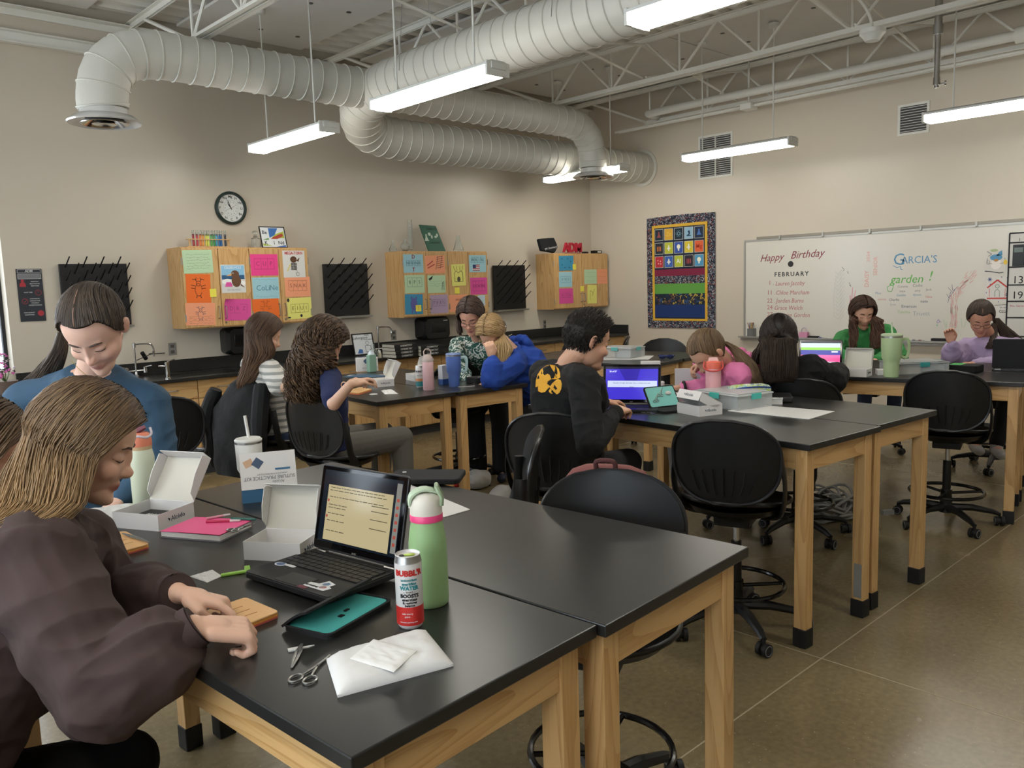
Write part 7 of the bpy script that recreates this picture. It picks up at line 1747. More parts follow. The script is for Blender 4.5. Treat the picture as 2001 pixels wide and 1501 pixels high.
        if top.get('collar'): capsule(mb, NK-up*.02, NK.lerp(nt_, top['collar']), .068, .058, n=18)
        if top.get('neckring', True): mb.tube([NK+up*.012+(lt*math.cos(q)+fw*math.sin(q)*.95)*.068-up*.02*math.sin(q) for q in [2*PI*k/20 for k in range(20)]], .010, 8, closed=True)
        if top.get('hood'):
            hc = NK-fw*.075-up*.01
            for k in range(7): q = PI*(k/6); p1 = hc+lt*.11*math.cos(q)-fw*.03*math.sin(q)+up*(.02+.03*math.sin(q)); p2 = hc+lt*.105*math.cos(q)*.9-fw*.06*math.sin(q)-up*(.08); capsule(mb, p1, p2, .034, .03, n=10)
        mb.v = [tuple(Vector(v)-off) for v in mb.v]
        m2 = remeshed(mb, max(vox, .005)*1.0, 3); A_ = top.get('fold', .006); fr = top.get('freq', 9.)
        if A_:
            n_ = len(m2.vertices); c2 = np.empty(n_*3, np.float32); m2.vertices.foreach_get('co', c2); c2 = c2.reshape(-1, 3); nn = np.empty(n_*3, np.float32); m2.vertices.foreach_get('normal', nn); nn = nn.reshape(-1, 3)
            dsp = np.array([A_*(.6-2.2*abs(noise.noise(Vector((p[0]*fr+3*noise.noise(Vector(p)*3.0), p[1]*fr, p[2]*fr*1.7))))+.35*noise.noise(Vector(p)*fr*2.5)) for p in c2.tolist()])
            c2 = c2+nn*dsp[:, None]; m2.vertices.foreach_set('co', c2.ravel().astype(np.float32)); m2.update()
        m2.materials.append(top['m']); m2.polygons.foreach_set('use_smooth', [True]*len(m2.polygons)); m2.name = top.get('name', 'sweatshirt')
        to = bpy.data.objects.new(top.get('name', 'sweatshirt'), m2); COL.objects.link(to); to.parent = e; KIDS[e.name].append(to); parts['top'] = to
        if top.get('cuff'):
            for nme in AR:
                sh, el, wr = AR[nme]; t = (wr-el).normalized(); cr = .0335+rr*.22; c = MB().tube([wr-off-t*.075, wr-off-t*.05, wr-off-t*.01, wr-off+t*.006, wr-off+t*.009, wr-off+t*.004], [cr*.9, cr*1.08, cr*1.03, cr, cr*.93, cr*.86], 26).build('cuff', top['m'], e)
    if pants:
        mb = MB()
        torso(mb, .006, -.2); mb = MB()
        L_ = (NK-PV).length
        rings = []
        for t, w_, d_ in ((-.16, .12, .09), (-.08, .155, .115), (0, .175, .122), (.10, .165, .112), (.16, .155, .105)):
            c = PV.lerp(NK, t); rings.append([c+lt*w_*bulk*math.cos(q)+fw*d_*bulk*math.sin(q) for q in [2*PI*k/26 for k in range(26)]])
        mb.loft(rings)
        pw = pants.get('w', 1.0)
        for nme in KN: hip, kn, an = KN[nme]; capsule(mb, hip, kn, .088*pw, .066*pw, n=16); capsule(mb, kn, kn.lerp(an, .95), .064*pw, pants.get('hem', .055)*pw, n=14)
        mb.v = [tuple(Vector(v)-off) for v in mb.v]; m3 = remeshed(mb, max(vox, .007), 3)
        m3.materials.append(pants['m']); m3.polygons.foreach_set('use_smooth', [True]*len(m3.polygons)); m3.name = 'trousers'
        po = bpy.data.objects.new('trousers', m3); COL.objects.link(po); po.parent = e; KIDS[e.name].append(po)
    for nme in KN:
        an = KN[nme][2]-off; ff = Vector((fw.x, fw.y, 0)).normalized()
        mb = MB(); capsule(mb, an-Vector((0, 0, .045))-ff*.02, an+ff*.14-Vector((0, 0, .052)), .044, .038, flat=(.9, 1.0), n=14); capsule(mb, an, an-Vector((0, 0, .05)), .046, .042, n=12)
        s3 = remeshed(mb, .006, 2); s3.materials.append(mat('shoe_'+(shoes or '1c1c1e'), shoes or '1c1c1e', .6)); s3.polygons.foreach_set('use_smooth', [True]*len(s3.polygons)); so_ = bpy.data.objects.new('shoe', s3); COL.objects.link(so_); so_.parent = e; KIDS[e.name].append(so_)
    ctx = dict(e=e, off=off, MH=MH, NK=NK, up=up, fw=fw, lt=lt, H=H, parts=parts, AR=AR)
    if hair: build_hair(ctx, **hair)
    return ctx
def sample_path(P_, m):
    """resample a list of vectors smoothly to m points"""
    q = bez(P_, 6); L = [0]
    for a, b in zip(q[:-1], q[1:]): L.append(L[-1]+(b-a).length)
    out = []
    for k in range(m):
        s = L[-1]*k/(m-1); i = 0
        while i < len(q)-2 and L[i+1] < s: i += 1
        f = (s-L[i])/max(1e-9, L[i+1]-L[i]); out.append(q[i].lerp(q[i+1], min(1, max(0, f))))
    return out
def build_hair(ctx, color='4a3326', tip=None, cap=.011, line=.080, nape=-.055, part=0.0, n=260, r=.0022, masses=(), tie=None, curl=0, curlf=60, short=False, seed=1, hi=None, band=None, front_cut=None, wig=.004, under=True, M_part=True):
    e, off, MH = ctx['e'], ctx['off'], ctx['MH']; Rn = random.Random(seed)
    V, F, C_ = [], [], []
    c0 = np.array(lin(color)); ct = np.array(lin(tip or color)); ch = np.array(lin(hi or color))
    def addmesh(vs, fs, cols):
        o = len(V); V.extend([tuple(Vector(v)-off) for v in vs]); F.extend([tuple(i+o for i in f) for f in fs]); C_.extend(cols)
    # cap over the scalp
    U, Fc = grid_dirs(84, 60); msk = hair_mask(U, line, nape); R = head_R(U)
    nz_ = np.array([noise.noise(Vector(u)*(14 if short else 5)) for u in U.tolist()])
    cR = R+msk*(cap+(.007 if short else .002)*nz_)-.006*(1-msk)
    addmesh([MH @ Vector(p) for p in U*cR[:, None]], Fc, [tuple(c0*(.55+.2*Rn.random()))+(1,) for _ in U])
    def RC(u, o=.0):
        u = u.normalized(); p = np.array(u)[None]; return u*float(head_R(p)[0]+cap+o)
    def strand(P_, rad, k=1.0, streak=None):
        m = len(P_); n_ = 4; vs = []; prev = None; cols = []
        b = .6+.6*Rn.random() if not curl else .45+.95*Rn.random()**1.5; hi_ = Rn.random()**3
        for i in range(m):
            t = (P_[min(i+1, m-1)]-P_[max(i-1, 0)])
            t = t.normalized() if t.length > 1e-9 else Vector((0, 0, 1))
            u = (prev-t*prev.dot(t)) if prev else t.orthogonal(); u = u.normalized() if u.length > 1e-6 else t.orthogonal().normalized(); v = t.cross(u); prev = u
            f = i/(m-1); rr = rad*(1-.55*f**3); cc = (c0*(1-f)+ct*f) if tip else c0; cc = cc*(1-.6*hi_)+ch*.6*hi_ if hi else cc
            for q in range(n_): an = 2*PI*q/n_; vs.append(P_[i]+(u*math.cos(an)+v*math.sin(an))*rr); cols.append(tuple(np.clip(cc*b, 0, 1))+(1,))
        fs = [(i*n_+q, i*n_+(q+1) % n_, (i+1)*n_+(q+1) % n_, (i+1)*n_+q) for i in range(m-1) for q in range(n_)]
        addmesh(vs, fs, cols)
    # hanging masses : list of dict(rings=[(pxL,pxR,py,d[,thick])...], side, flip)
    for M_ in masses:
        rings = []
        for g_ in M_['rings']:
            a, b, py, d = g_[:4]; th = g_[4] if len(g_) > 4 else .03
            pyb = g_[5] if len(g_) > 5 else py
            A = D(a, py, d); B = D(b, pyb, d); rings.append(((A+B)/2, (B-A)/2, ray((a+b)/2, py).normalized()*th))
        C1 = sample_path([q[0] for q in rings], 12); W1 = sample_path([q[1] for q in rings], 12); N1 = sample_path([q[2] for q in rings], 12)
        i0 = 0
        if M_.get('root', True):
            while i0 < 6 and C1[i0].z > ctx['H'].z-M_.get('drop', .075): i0 += 1
        if under:
            sc_ = lambda i: .35 if i == i0 else (.7 if i == i0+1 else 1.); rr = [[C1[i]+(W1[i]*.88*math.cos(t)+N1[i]*.8*math.sin(t))*sc_(i)+Vector((Rn.uniform(-1, 1), Rn.uniform(-1, 1), 0))*.001 for t in [2*PI*q/20 for q in range(20)]] for i in range(i0, 12)]
            mb = MB().loft(rr); addmesh(mb.v, mb.f, [tuple(((c0*(1-(i//20)/11)+ct*(i//20)/11) if tip else c0)*.7)+(1,) for i in range(len(mb.v))])
        nS = int(n*M_.get('share', 1.0))
        for k in range(nS):
            ph = Rn.uniform(0, 2*PI) if Rn.random() < .35 else -Rn.uniform(0, PI)   # favour the side towards the room
            rad_ = math.sqrt(Rn.uniform(.75, 1.0)); w_ = math.cos(ph)*rad_; nn = math.sin(ph)*rad_
            P_ = []
            if M_.get('root', True):
                sd = M_.get('side', 0) or Rn.choice((-1, 1)); t = (w_+1)/2
                if M_.get('flip'): t = 1-t
                if tie is None:
                    az = math.radians(M_.get('az0', 66)+(180-M_.get('az0', 66))*t**.9)*sd; rt = max(0, t)
                    y = .066-.135*rt+Rn.uniform(-.014, .012); root = Vector((part+sd*Rn.uniform(0, .008), y, math.sqrt(max(.0004, .0098-(y+.012)**2))+.03)).normalized()
                    el = math.radians(M_.get('el', -4)-10*t); tg = Vector((math.sin(az)*math.cos(el), math.cos(az)*math.cos(el), math.sin(el)))
                    st = M_.get('steps', 6)
                    for q in range(st):
                        f = q/(st-1); u = root*(1-f)+tg*f+Vector((sd*.18, 0, .12))*math.sin(PI*f); P_.append(MH @ RC(u, Rn.uniform(.0, .005)))
                else:
                    P_.append(MH @ Vector(tie))
            for i in range(i0, 12):
                P_.append(C1[i]+W1[i]*w_+N1[i]*nn)
            L_ = Rn.uniform(.82, 1.0); m = 22 if not curl else 46
            P_ = sample_path(P_, m); P_ = P_[:max(6, int(m*L_))]
            s1, s2, fq = Rn.uniform(0, 6), Rn.uniform(0, 6), Rn.uniform(.7, 1.3)
            for i in range(len(P_)):
                f = i/m; s = wig*f
                P_[i] = P_[i]+Vector((math.sin(s1+f*9*fq), math.cos(s2+f*8*fq), math.sin(s2+f*7)))*s
                if curl: an = f*curlf*fq+s1; g_ = curl*min(1, f*2.5); P_[i] = P_[i]+Vector((math.cos(an), math.sin(an), .5*math.sin(an+1)))*g_
            strand(P_, r)
    if tie is not None and M_part:
        V0, F0, C0 = len(V), len(F), 0
        P_ = [MH @ RC(Vector((.002, .092*math.cos(q), .02+.092*math.sin(q))), .0026) for q in [math.radians(a) for a in range(46, 112, 8)]]
        c_ = np.array(lin('a88472')); mb = MB().tube(P_, .0016, 5); addmesh(mb.v, mb.f, [tuple(c_)+(1,)]*len(mb.v))
    if tie is not None:       # hair drawn back over the skull to the tie
        tv = Vector(tie); tn = tv.normalized()
        for k in range(int(n*.9)):
            # root on the hairline
            az = Rn.uniform(-PI, PI); el_ = None
            h = Vector((math.sin(az), math.cos(az), 0)); best = None
            for el in range(70, -60, -3):
                a = math.radians(el); u = (h*math.cos(a)+Vector((0, 0, math.sin(a)))).normalized()
                if hair_mask(np.array(u)[None], line, nape)[0] < .5: break
                best = u
            if best is None: continue
            kz = 1.25*max(0, math.cos(az*.5))**2*(.6+.4*Rn.random()); P_ = [MH @ RC((best*(1-q/7)+tn*q/7+Vector((0, -.1, kz))*math.sin(PI*q/7)), Rn.uniform(0, .003)) for q in range(7)]+[MH @ tv]
            strand(sample_path(P_, 12), r)
    if short:
        for k in range(n):
            while True:
                u = Vector((Rn.gauss(0, 1), Rn.gauss(0, 1), Rn.gauss(0, 1))).normalized()
                if hair_mask(np.array(u)[None], line, nape)[0] > .6: break
            p = RC(u, -.004); up_ = Vector((0, .5, .6)) if u.z > .3 else Vector((0, -.1, -.8)); dn = (up_-u*up_.dot(u)*.6+u*.5).normalized()*Rn.uniform(.012, .03 if u.z > .4 else .016)
            strand([MH @ p, MH @ (p+dn*.6+u*.004), MH @ (p+dn)], r)
    me = bpy.data.meshes.new('hair'); me.from_pydata(V, [], F); me.update(); vcol(me, C_); me.materials.append(hair_mat(color))
    me.polygons.foreach_set('use_smooth', [True]*len(me.polygons))
    o = bpy.data.objects.new('hair', me); COL.objects.link(o); o.parent = e; KIDS[e.name].append(o)
    if band: MB().tube([MH @ (Vector(tie)+Vector((.016*math.cos(q), 0, .016*math.sin(q)))*1.0)-off for q in [2*PI*k/14 for k in range(14)]], .006, 6, closed=True).build('hair_tie', mat('band_'+band, band, .7), e)
def glasses(ctx, c='26262a'):
    MH, off, e = ctx['MH'], ctx['off'], ctx['e']; mb = MB()
    for s_ in (-1, 1):
        pts = [(s_*.032+.023*math.copysign(abs(math.cos(q))**.8, math.cos(q)), -.003+.015*math.copysign(abs(math.sin(q))**.8, math.sin(q))) for q in [2*PI*k/20 for k in range(20)]]
        mb.tube([MH @ Vector((x, .098-abs(x)*.25, z))-off for x, z in pts], .0016, 6, closed=True)
        mb.tube([MH @ Vector(p)-off for p in ((s_*.055, .083, .003), (s_*.074, .05, .004), (s_*.080, -.01, .002))], .0015, 6)
    mb.tube([MH @ Vector((x, .094, .002))-off for x in (-.010, 0, .010)], .0015, 6).build('glasses', mat('glasses_'+c, c, .3), e)
# ================================================================== PEOPLE
def cloth(name, c, bump=(14, .35, .01), rough=.9, sheen=0):
    return mat(name, c, rough, bump=bump, sheen=sheen)
M_brown = cloth('sweat_brown', '413230'); M_bluetop = cloth('tee_blue', '31506a', rough=.75); M_navy = cloth('tee_navy', '20294f'); M_royal = cloth('hoodie_royal', '1f4296')
M_blk = cloth('cotton_black', '0d0d0f'); M_pink = cloth('hoodie_pink', 'd97aa8'); M_greenT = cloth('knit_green', '3b8a4c'); M_lav = cloth('hoodie_lavender', 'a593b5')
M_jeans = cloth('denim', '33415c'); M_grey = cloth('trouser_grey', '5f5b55'); M_bpant = cloth('trouser_black', '0b0b0d'); M_ltgrey = cloth('sweatpants_grey', '8a8784')
def stripes():
    M = bpy.data.materials.new('striped_jersey'); M.use_nodes = True; nt = M.node_tree; N = nt.nodes; L = nt.links; b = N['Principled BSDF']; b.inputs['Roughness'].default_value = .85
    tc = N.new('ShaderNodeTexCoord'); sx = N.new('ShaderNodeSeparateXYZ'); L.new(tc.outputs['Object'], sx.inputs[0])
    ns = N.new('ShaderNodeTexNoise'); ns.inputs['Scale'].default_value = 5; L.new(tc.outputs['Object'], ns.inputs['Vector'])
    a = N.new('ShaderNodeMath'); a.operation = 'MULTIPLY_ADD'; a.inputs[1].default_value = .03; L.new(ns.outputs['Fac'], a.inputs[0]); L.new(sx.outputs[2], a.inputs[2])
    m = N.new('ShaderNodeMath'); m.operation = 'MULTIPLY'; m.inputs[1].default_value = 24; L.new(a.outputs[0], m.inputs[0])
    f = N.new('ShaderNodeMath'); f.operation = 'FRACT'; L.new(m.outputs[0], f.inputs[0]); g = N.new('ShaderNodeMath'); g.operation = 'GREATER_THAN'; g.inputs[1].default_value = .55; L.new(f.outputs[0], g.inputs[0])
    mx = N.new('ShaderNodeMixRGB'); mx.inputs[1].default_value = (*lin('c9c6c0'), 1); mx.inputs[2].default_value = (*lin('8a8c88'), 1); L.new(g.outputs[0], mx.inputs[0]); L.new(mx.outputs[0], b.inputs['Base Color']); return M
def floral():
    M = bpy.data.materials.new('floral_blouse'); M.use_nodes = True; nt = M.node_tree; N = nt.nodes; L = nt.links; b = N['Principled BSDF']; b.inputs['Roughness'].default_value = .8
    tc = N.new('ShaderNodeTexCoord'); ns = N.new('ShaderNodeTexNoise'); ns.inputs['Scale'].default_value = 26; ns.inputs['Detail'].default_value = 2; ns.inputs['Distortion'].default_value = 1.6; L.new(tc.outputs['Object'], ns.inputs['Vector'])
    r = ramp(N, [(0, '14463f'), (.52, '14463f'), (.545, 'b9c2bb'), (.66, 'cdd2cb'), (.68, '5a6b66')]); L.new(ns.outputs['Fac'], r.inputs[0]); L.new(r.outputs[0], b.inputs['Base Color']); return M
# 1 : student in brown, nearest
TZ = .955
def tz(px, py, z=TZ): return pz(px, py, z)
p1 = person('student with long highlighted hair in a brown sweatshirt sewing a pad at the front left', (172, 868, 1.9), -27, 26, (92, 1035, 1.82), -12, (.10, 1.92, .62, 'w'),
    {'shoulders': {'r': (66, 1105, 1.64), 'l': (150, 1075, 2.02)}, 'r': [(205, 1350, 1.53), tz(378, 1226, .985)], 'l': [(215, 1200, 1.97), tz(345, 1160, .99)]},
    skin='dab098', top=dict(m=M_brown, g=.05, r=.042, fold=.013, freq=7, sw=1.12, name='sweatshirt', collar=.25, cuff=True, z0=-.2), pants=dict(m=M_bpant, w=1.15), vox=.0034, hs=1.1, bulk=1.05,
    hands={'r': dict(d=(.85, -.25, -.25), n=(-.1, .2, -1), t=1, curl=1.05, s=1.08, curls=(.95, 1.1, 1.2, 1.25), pinch=True), 'l': dict(d=(.75, -.62, -.28), n=(-.2, -.2, -1), t=-1, curl=.9, s=1.05, curls=(.5, 1.05, 1.2, 1.25), pinch=True)},
    knees={'r': (.60, 1.58, .53, 'w'), 'l': (.56, 1.95, .54, 'w')}, brow='4a3428',
    hair=dict(color='483830', tip='a88a64', hi='a58660', n=900, r=.0017, cap=.022, seed=3, wig=.010, masses=[
        dict(side=1, flip=True, az0=66, rings=[(28, 182, 905, 1.82, .085), (6, 168, 945, 1.78, .085), (-20, 156, 980, 1.74, .075), (-60, 140, 1012, 1.68, .06), (-110, 70, 1045, 1.62, .05), (-140, 10, 1085, 1.58, .03)]),
        dict(side=-1, flip=True, share=.4, ang=1.1, rings=[(70, 180, 860, 2.0, .05), (40, 170, 930, 2.0, .06), (30, 150, 990, 1.98, .05), (20, 120, 1040, 1.95, .03)])]))
# 2 : half hidden at the left edge
person('half hidden student with brown hair at the left edge behind the brown sweatshirt', (-38, 878, 2.25), -10, 30, (-95, 990, 2.2), -5, (.02, 2.62, .70, 'w'),
    {'r': [(-120, 1150, 2.0), (20, 1100, 2.2)], 'l': [(-60, 1080, 2.5), (40, 1060, 2.5)]}, top=dict(m=cloth('sweat_slate', '4a4d55'), g=.03, r=.03), pants=dict(m=M_jeans), vox=.007, hs=1.1,
    hair=dict(color='4c3d33', tip='8a6f54', hi='8f765a', n=260, r=.0026, cap=.018, seed=5, wig=.01, masses=[dict(side=0, rings=[(-70, 38, 880, 2.2, .09), (-80, 44, 930, 2.18, .09), (-90, 30, 980, 2.15, .08), (-95, 10, 1030, 2.15, .05)])]))
# 3 : student in blue leaning over the table end
person('student with tied brown hair in a teal blue top bending over the table end', (184, 642, 2.80), 230, 48, (180, 726, 3.0), 222, (1.02, 3.45, .72, 'w'),
    {'shoulders': {'r': (52, 788, 3.0), 'l': (290, 788, 3.05)}, 'r': [(2, 950, 2.95), (70, 990, 2.75)], 'l': [(318, 900, 3.02), (236, 975, 2.86)]},
    skin='dcb4a0', top=dict(m=M_bluetop, g=.016, r=.012, fold=.005, freq=6, sw=1.12, name='long_sleeve_top', neckring=False), pants=dict(m=M_ltgrey, w=1.2), vox=.0045, hs=1.24, bulk=1.3, chestw=.175,
    hands={'r': dict(n=(0, 0, -1), curl=.4), 'l': dict(n=(0, 0, -1), curl=.4)}, brow='43332a', lips='bd8078',
    knees={'r': (.80, 3.12, .70, 'w'), 'l': (1.12, 3.08, .72, 'w')},
    hair=dict(color='40352d', hi='6f6153', n=1100, r=.0018, cap=.008, line=.088, tie=(0, -.098, -.03), seed=8, wig=.012, masses=[dict(root=False, share=.5, rings=[(112, 132, 650, 2.95, .02), (100, 128, 690, 3.02, .025), (60, 112, 735, 3.1, .03), (20, 80, 770, 3.15, .03)])]))
# pendant
nk = D(183, 724+14, 2.84); tag(MB().ball((0, 0, 0), (.012, .004, .006), 12, 8).tube(bez([(-.05, .05, .06), (-.03, .01, .02), (0, 0, 0), (.03, .01, .02), (.05, .05, .06)], 4), .001, 5).build('necklace', mat('gold_green', 'a9a04a', .3, .6), loc=nk), 'small oval green pendant necklace on the teal blue top', 'necklace')
# 4 : striped tee
person('student with long straight brown hair in a striped grey tee at the back table', (517, 655, 5.42), -22, 22, (505, 702, 5.5), -5, (2.62, 5.16, .69, 'w'),
    {'r': [(548, 760, 5.25), (583, 738, 5.2)], 'l': [(560, 745, 5.6), (585, 725, 5.5)]}, skin='d1a88e', top=dict(m=stripes(), g=.02, r=.016, sleeve=.42, fold=.005, name='striped_tee', sw=1.1), pants=dict(m=M_jeans, w=1.1), vox=.006, hs=1.12, shw=.165,
    hands={'r': dict(n=(0, .5, -1), curl=.7), 'l': dict(n=(0, -.3, -1), curl=.6)}, face=False,
    hair=dict(color='3d2c23', tip='6b523d', hi='664c37', n=560, r=.0035, cap=.016, seed=12, wig=.012, masses=[
        dict(side=1, flip=True, rings=[(487, 545, 655, 5.38, .08), (474, 540, 690, 5.38, .07), (464, 518, 725, 5.4, .06), (459, 496, 750, 5.4, .05), (462, 480, 768, 5.42, .03)])]))
# 5 : curly hair
person('student with long curly brown hair in a navy tee at the back table', (633, 672, 4.78), -28, 34, (618, 722, 4.86), -8, (2.56, 4.36, .69, 'w'),
    {'shoulders': {'r': (645, 735, 4.7)}, 'r': [(652, 790, 4.45), (684, 752, 4.38)], 'l': [(668, 770, 4.85), (688, 748, 4.6)]}, skin='d1a78e', top=dict(m=M_navy, g=.018, r=.016, sleeve=.40, fold=.005, name='tee'), pants=dict(m=M_grey, w=1.12), vox=.006, hs=1.14, shw=.165,
    hands={'r': dict(d=(.8, .3, .1), n=(-.2, .4, -1), curl=.55), 'l': dict(d=(.8, -.3, .1), n=(0, -.3, -1), curl=.6)}, face=False, knees={'r': (3.0, 4.22, .68, 'w'), 'l': (3.02, 4.45, .68, 'w')}, ankles={'r': (2.98, 4.18, .24, 'w'), 'l': (3.0, 4.5, .24, 'w')},
    hair=dict(color='3c2c21', tip='56412f', hi='735a40', n=460, r=.0050, cap=.03, seed=14, wig=.02, curl=.019, curlf=46, masses=[
        dict(side=1, flip=True, rings=[(592, 664, 668, 4.72, .10), (568, 656, 705, 4.7, .10), (556, 640, 738, 4.7, .10), (558, 628, 768, 4.7, .08), (572, 618, 788, 4.72, .05)]),
        dict(side=-1, share=.3, flip=True, rings=[(600, 660, 670, 4.85, .06), (575, 640, 720, 4.85, .06), (575, 620, 765, 4.85, .05)])]))
MB().tube([(.032*math.cos(q), .026*math.sin(q), 0) for q in [2*PI*k/18 for k in range(18)]], .003, 6, closed=True).build('bracelet', mat('bead_tan', 'c9a080', .5), loc=D(675, 757, 4.4), rot=(0, 1.2, .3), label='tan bead bracelet on the wrist of the curly haired student', cat='bracelet')
# 6 : teacher
t6 = person('standing teacher with glasses and dark hair in a green and white floral blouse', (920, 618, 6.35), 214, 34, (935, 662, 6.6), 218, (4.45, 5.05, .93, 'w'),
    {'r': [(893, 720, 6.35), (918, 745, 6.15)], 'l': [(965, 720, 6.5), (945, 748, 6.2)]}, skin='cc9880', top=dict(m=floral(), g=.022, r=.018, fold=.006, name='blouse', sw=1.15, z0=-.12), pants=dict(m=M_bpant, w=1.15, hem=.08), vox=.006, hs=1.17,
    hands={'r': dict(n=(0, 0, -1), curl=.5), 'l': dict(n=(0, 0, -1), curl=.5)}, bulk=1.08, shoes='20263a', knees={'r': (4.40, 5.12, .50, 'w'), 'l': (4.52, 4.96, .50, 'w')}, ankles={'r': (4.42, 5.16, .09, 'w'), 'l': (4.56, 4.98, .09, 'w')}, brow='3a2a22',
    hair=dict(color='3c2e28', hi='5f4a3e', n=360, r=.0036, cap=.014, seed=16, wig=.008, part=.004, masses=[
        dict(side=1, share=.5, ang=1.15, drop=.02, rings=[(893, 901, 600, 6.4, .05), (891, 900, 620, 6.4, .045), (893, 902, 642, 6.38, .03), (896, 903, 655, 6.38, .02)]),
        dict(side=-1, share=.7, drop=.02, az0=60, rings=[(934, 952, 600, 6.45, .07), (932, 953, 630, 6.5, .06), (930, 953, 652, 6.5, .05), (934, 948, 664, 6.5, .03)])]))
glasses(t6)
# 7 : blonde in the royal blue hoodie
person('blonde student in a royal blue hoodie leaning on one hand beside the teacher', (960, 652, 5.95), 205, 50, (1003, 690, 6.05), 198, (4.50, 4.36, .69, 'w'),
    {'shoulders': {'l': (1005, 712, 5.85)}, 'l': [(962, 742, 5.72), (962, 700, 5.72)], 'r': [(985, 735, 6.2), (950, 745, 6.0)]}, skin='d3a68c', top=dict(m=M_royal, g=.035, r=.03, fold=.008, name='hoodie', hood=True, sw=1.15, z0=-.1, sleeve=.98), pants=dict(m=M_bpant), vox=.006, hs=1.12,
    hands={'l': dict(d=(-.15, .1, 1), n=(.3, .6, .2), curl=.9), 'r': dict(n=(0, 0, -1), curl=.4)}, face=False,
    hair=dict(color='94764f', tip='b0946a', hi='c0a678', n=420, r=.0036, cap=.014, seed=18, wig=.008, masses=[
        dict(side=-1, rings=[(936, 992, 645, 5.85, .07), (940, 1002, 668, 5.85, .06), (955, 1000, 685, 5.82, .05), (968, 985, 705, 5.78, .03), (968, 981, 735, 5.72, .025)]),
        dict(side=1, share=.4, rings=[(938, 970, 650, 6.05, .05), (938, 960, 672, 6.05, .04)])]))
# 8 : boy in black
p8 = person('boy with short dark hair in a black shirt with a yellow emblem', (1150, 666, 4.0), -24, 18, (1110, 712, 4.08), 4, (2.97, 2.80, .69, 'w'),
    {'shoulders': {'r': (1141, 746, 3.88), 'l': (1064, 732, 4.22)}, 'r': [(1152, 868, 3.74), tz(1204, 806, .98)], 'l': [(1150, 830, 4.2), tz(1178, 786, .98)]}, skin='cfa085', top=dict(m=M_blk, g=.024, r=.018, fold=.006, freq=7, name='long_sleeve_shirt', cuff=True, z0=-.1, sw=1.12, neckring=False), pants=dict(m=cloth('shorts_charcoal', '2a2a2c'), w=1.12), vox=.0045, hs=1.15, bulk=1.14, shw=.19,
    hands={'r': dict(d=(.75, .15, .05), n=(0, .3, -1), curl=.75), 'l': dict(d=(.8, -.2, -.1), n=(0, -.2, -1), t=-1, curl=.6)}, brow='1c1512', shoes='1c1c1e',
    hair=dict(color='1d1713', hi='3a2e26', n=2200, r=.0016, cap=.012, short=True, line=.072, nape=-.045, seed=20))
# emblem on the back : three yellow shapes laid on the cloth
def decal(ctx, polys, org, sc, c, d0=3.0):
    to = ctx['parts']['top']; off = ctx['off']; dg = bpy.context.evaluated_depsgraph_get(); bv = BVHTree.FromPolygons([v.co for v in to.data.vertices], [tuple(p.vertices) for p in to.data.polygons])
    import bmesh
    bm = bmesh.new()
    for pl in polys:
        P_ = [(org[0]+x*sc, org[1]+y*sc) for x, y in pl]; x0 = min(p[0] for p in P_); x1 = max(p[0] for p in P_); y0 = min(p[1] for p in P_); y1 = max(p[1] for p in P_)
        vs = [bm.verts.new((x, y, 0)) for x, y in P_]
        try: f = bm.faces.new(vs)
        except ValueError: continue
        bmesh.ops.triangulate(bm, faces=[f])
    for k in range(24):
        for ax in (0, 1):
            co = [0, 0, 0]; lo = org[ax]; co[ax] = lo+60*sc*k*.2/sc*.35 if False else lo+k*2.6; no = [0, 0, 0]; no[ax] = 1
            bmesh.ops.bisect_plane(bm, geom=bm.verts[:]+bm.edges[:]+bm.faces[:], plane_co=co, plane_no=no)
    for v in bm.verts:
        r = ray(v.co.x, v.co.y).normalized(); o_ = CAM-off+r*d0; hit = bv.ray_cast(o_, r)
        v.co = (hit[0]-r*.0035) if hit[0] else (o_+r*(4.0-d0))
    me = bpy.data.meshes.new('emblem'); bm.to_mesh(me); bm.free(); me.materials.append(c); o = bpy.data.objects.new('emblem', me); COL.objects.link(o); o.parent = ctx['e']; KIDS[ctx['e'].name].append(o)
decal(p8, [[(232, 835), (236, 770), (252, 712), (285, 660), (330, 625), (375, 613), (425, 622), (460, 655), (472, 700), (475, 738), (450, 752), (432, 748), (425, 712), (412, 745), (385, 752), (372, 715), (350, 702), (310, 722), (272, 762), (248, 810)],
           [(258, 872), (256, 835), (280, 785), (318, 758), (332, 745), (350, 775), (345, 800), (378, 825), (352, 848), (325, 880), (290, 888)],
           [(372, 830), (392, 800), (420, 772), (452, 752), (478, 765), (489, 800), (484, 850), (466, 888), (440, 905), (436, 870), (412, 842), (385, 838), (372, 842)],
           [(362, 862), (378, 850), (390, 862), (385, 880), (402, 895), (380, 896), (364, 880)]], (1000, 590), .2, mat('emblem_yellow', 'e2a52c', .7))
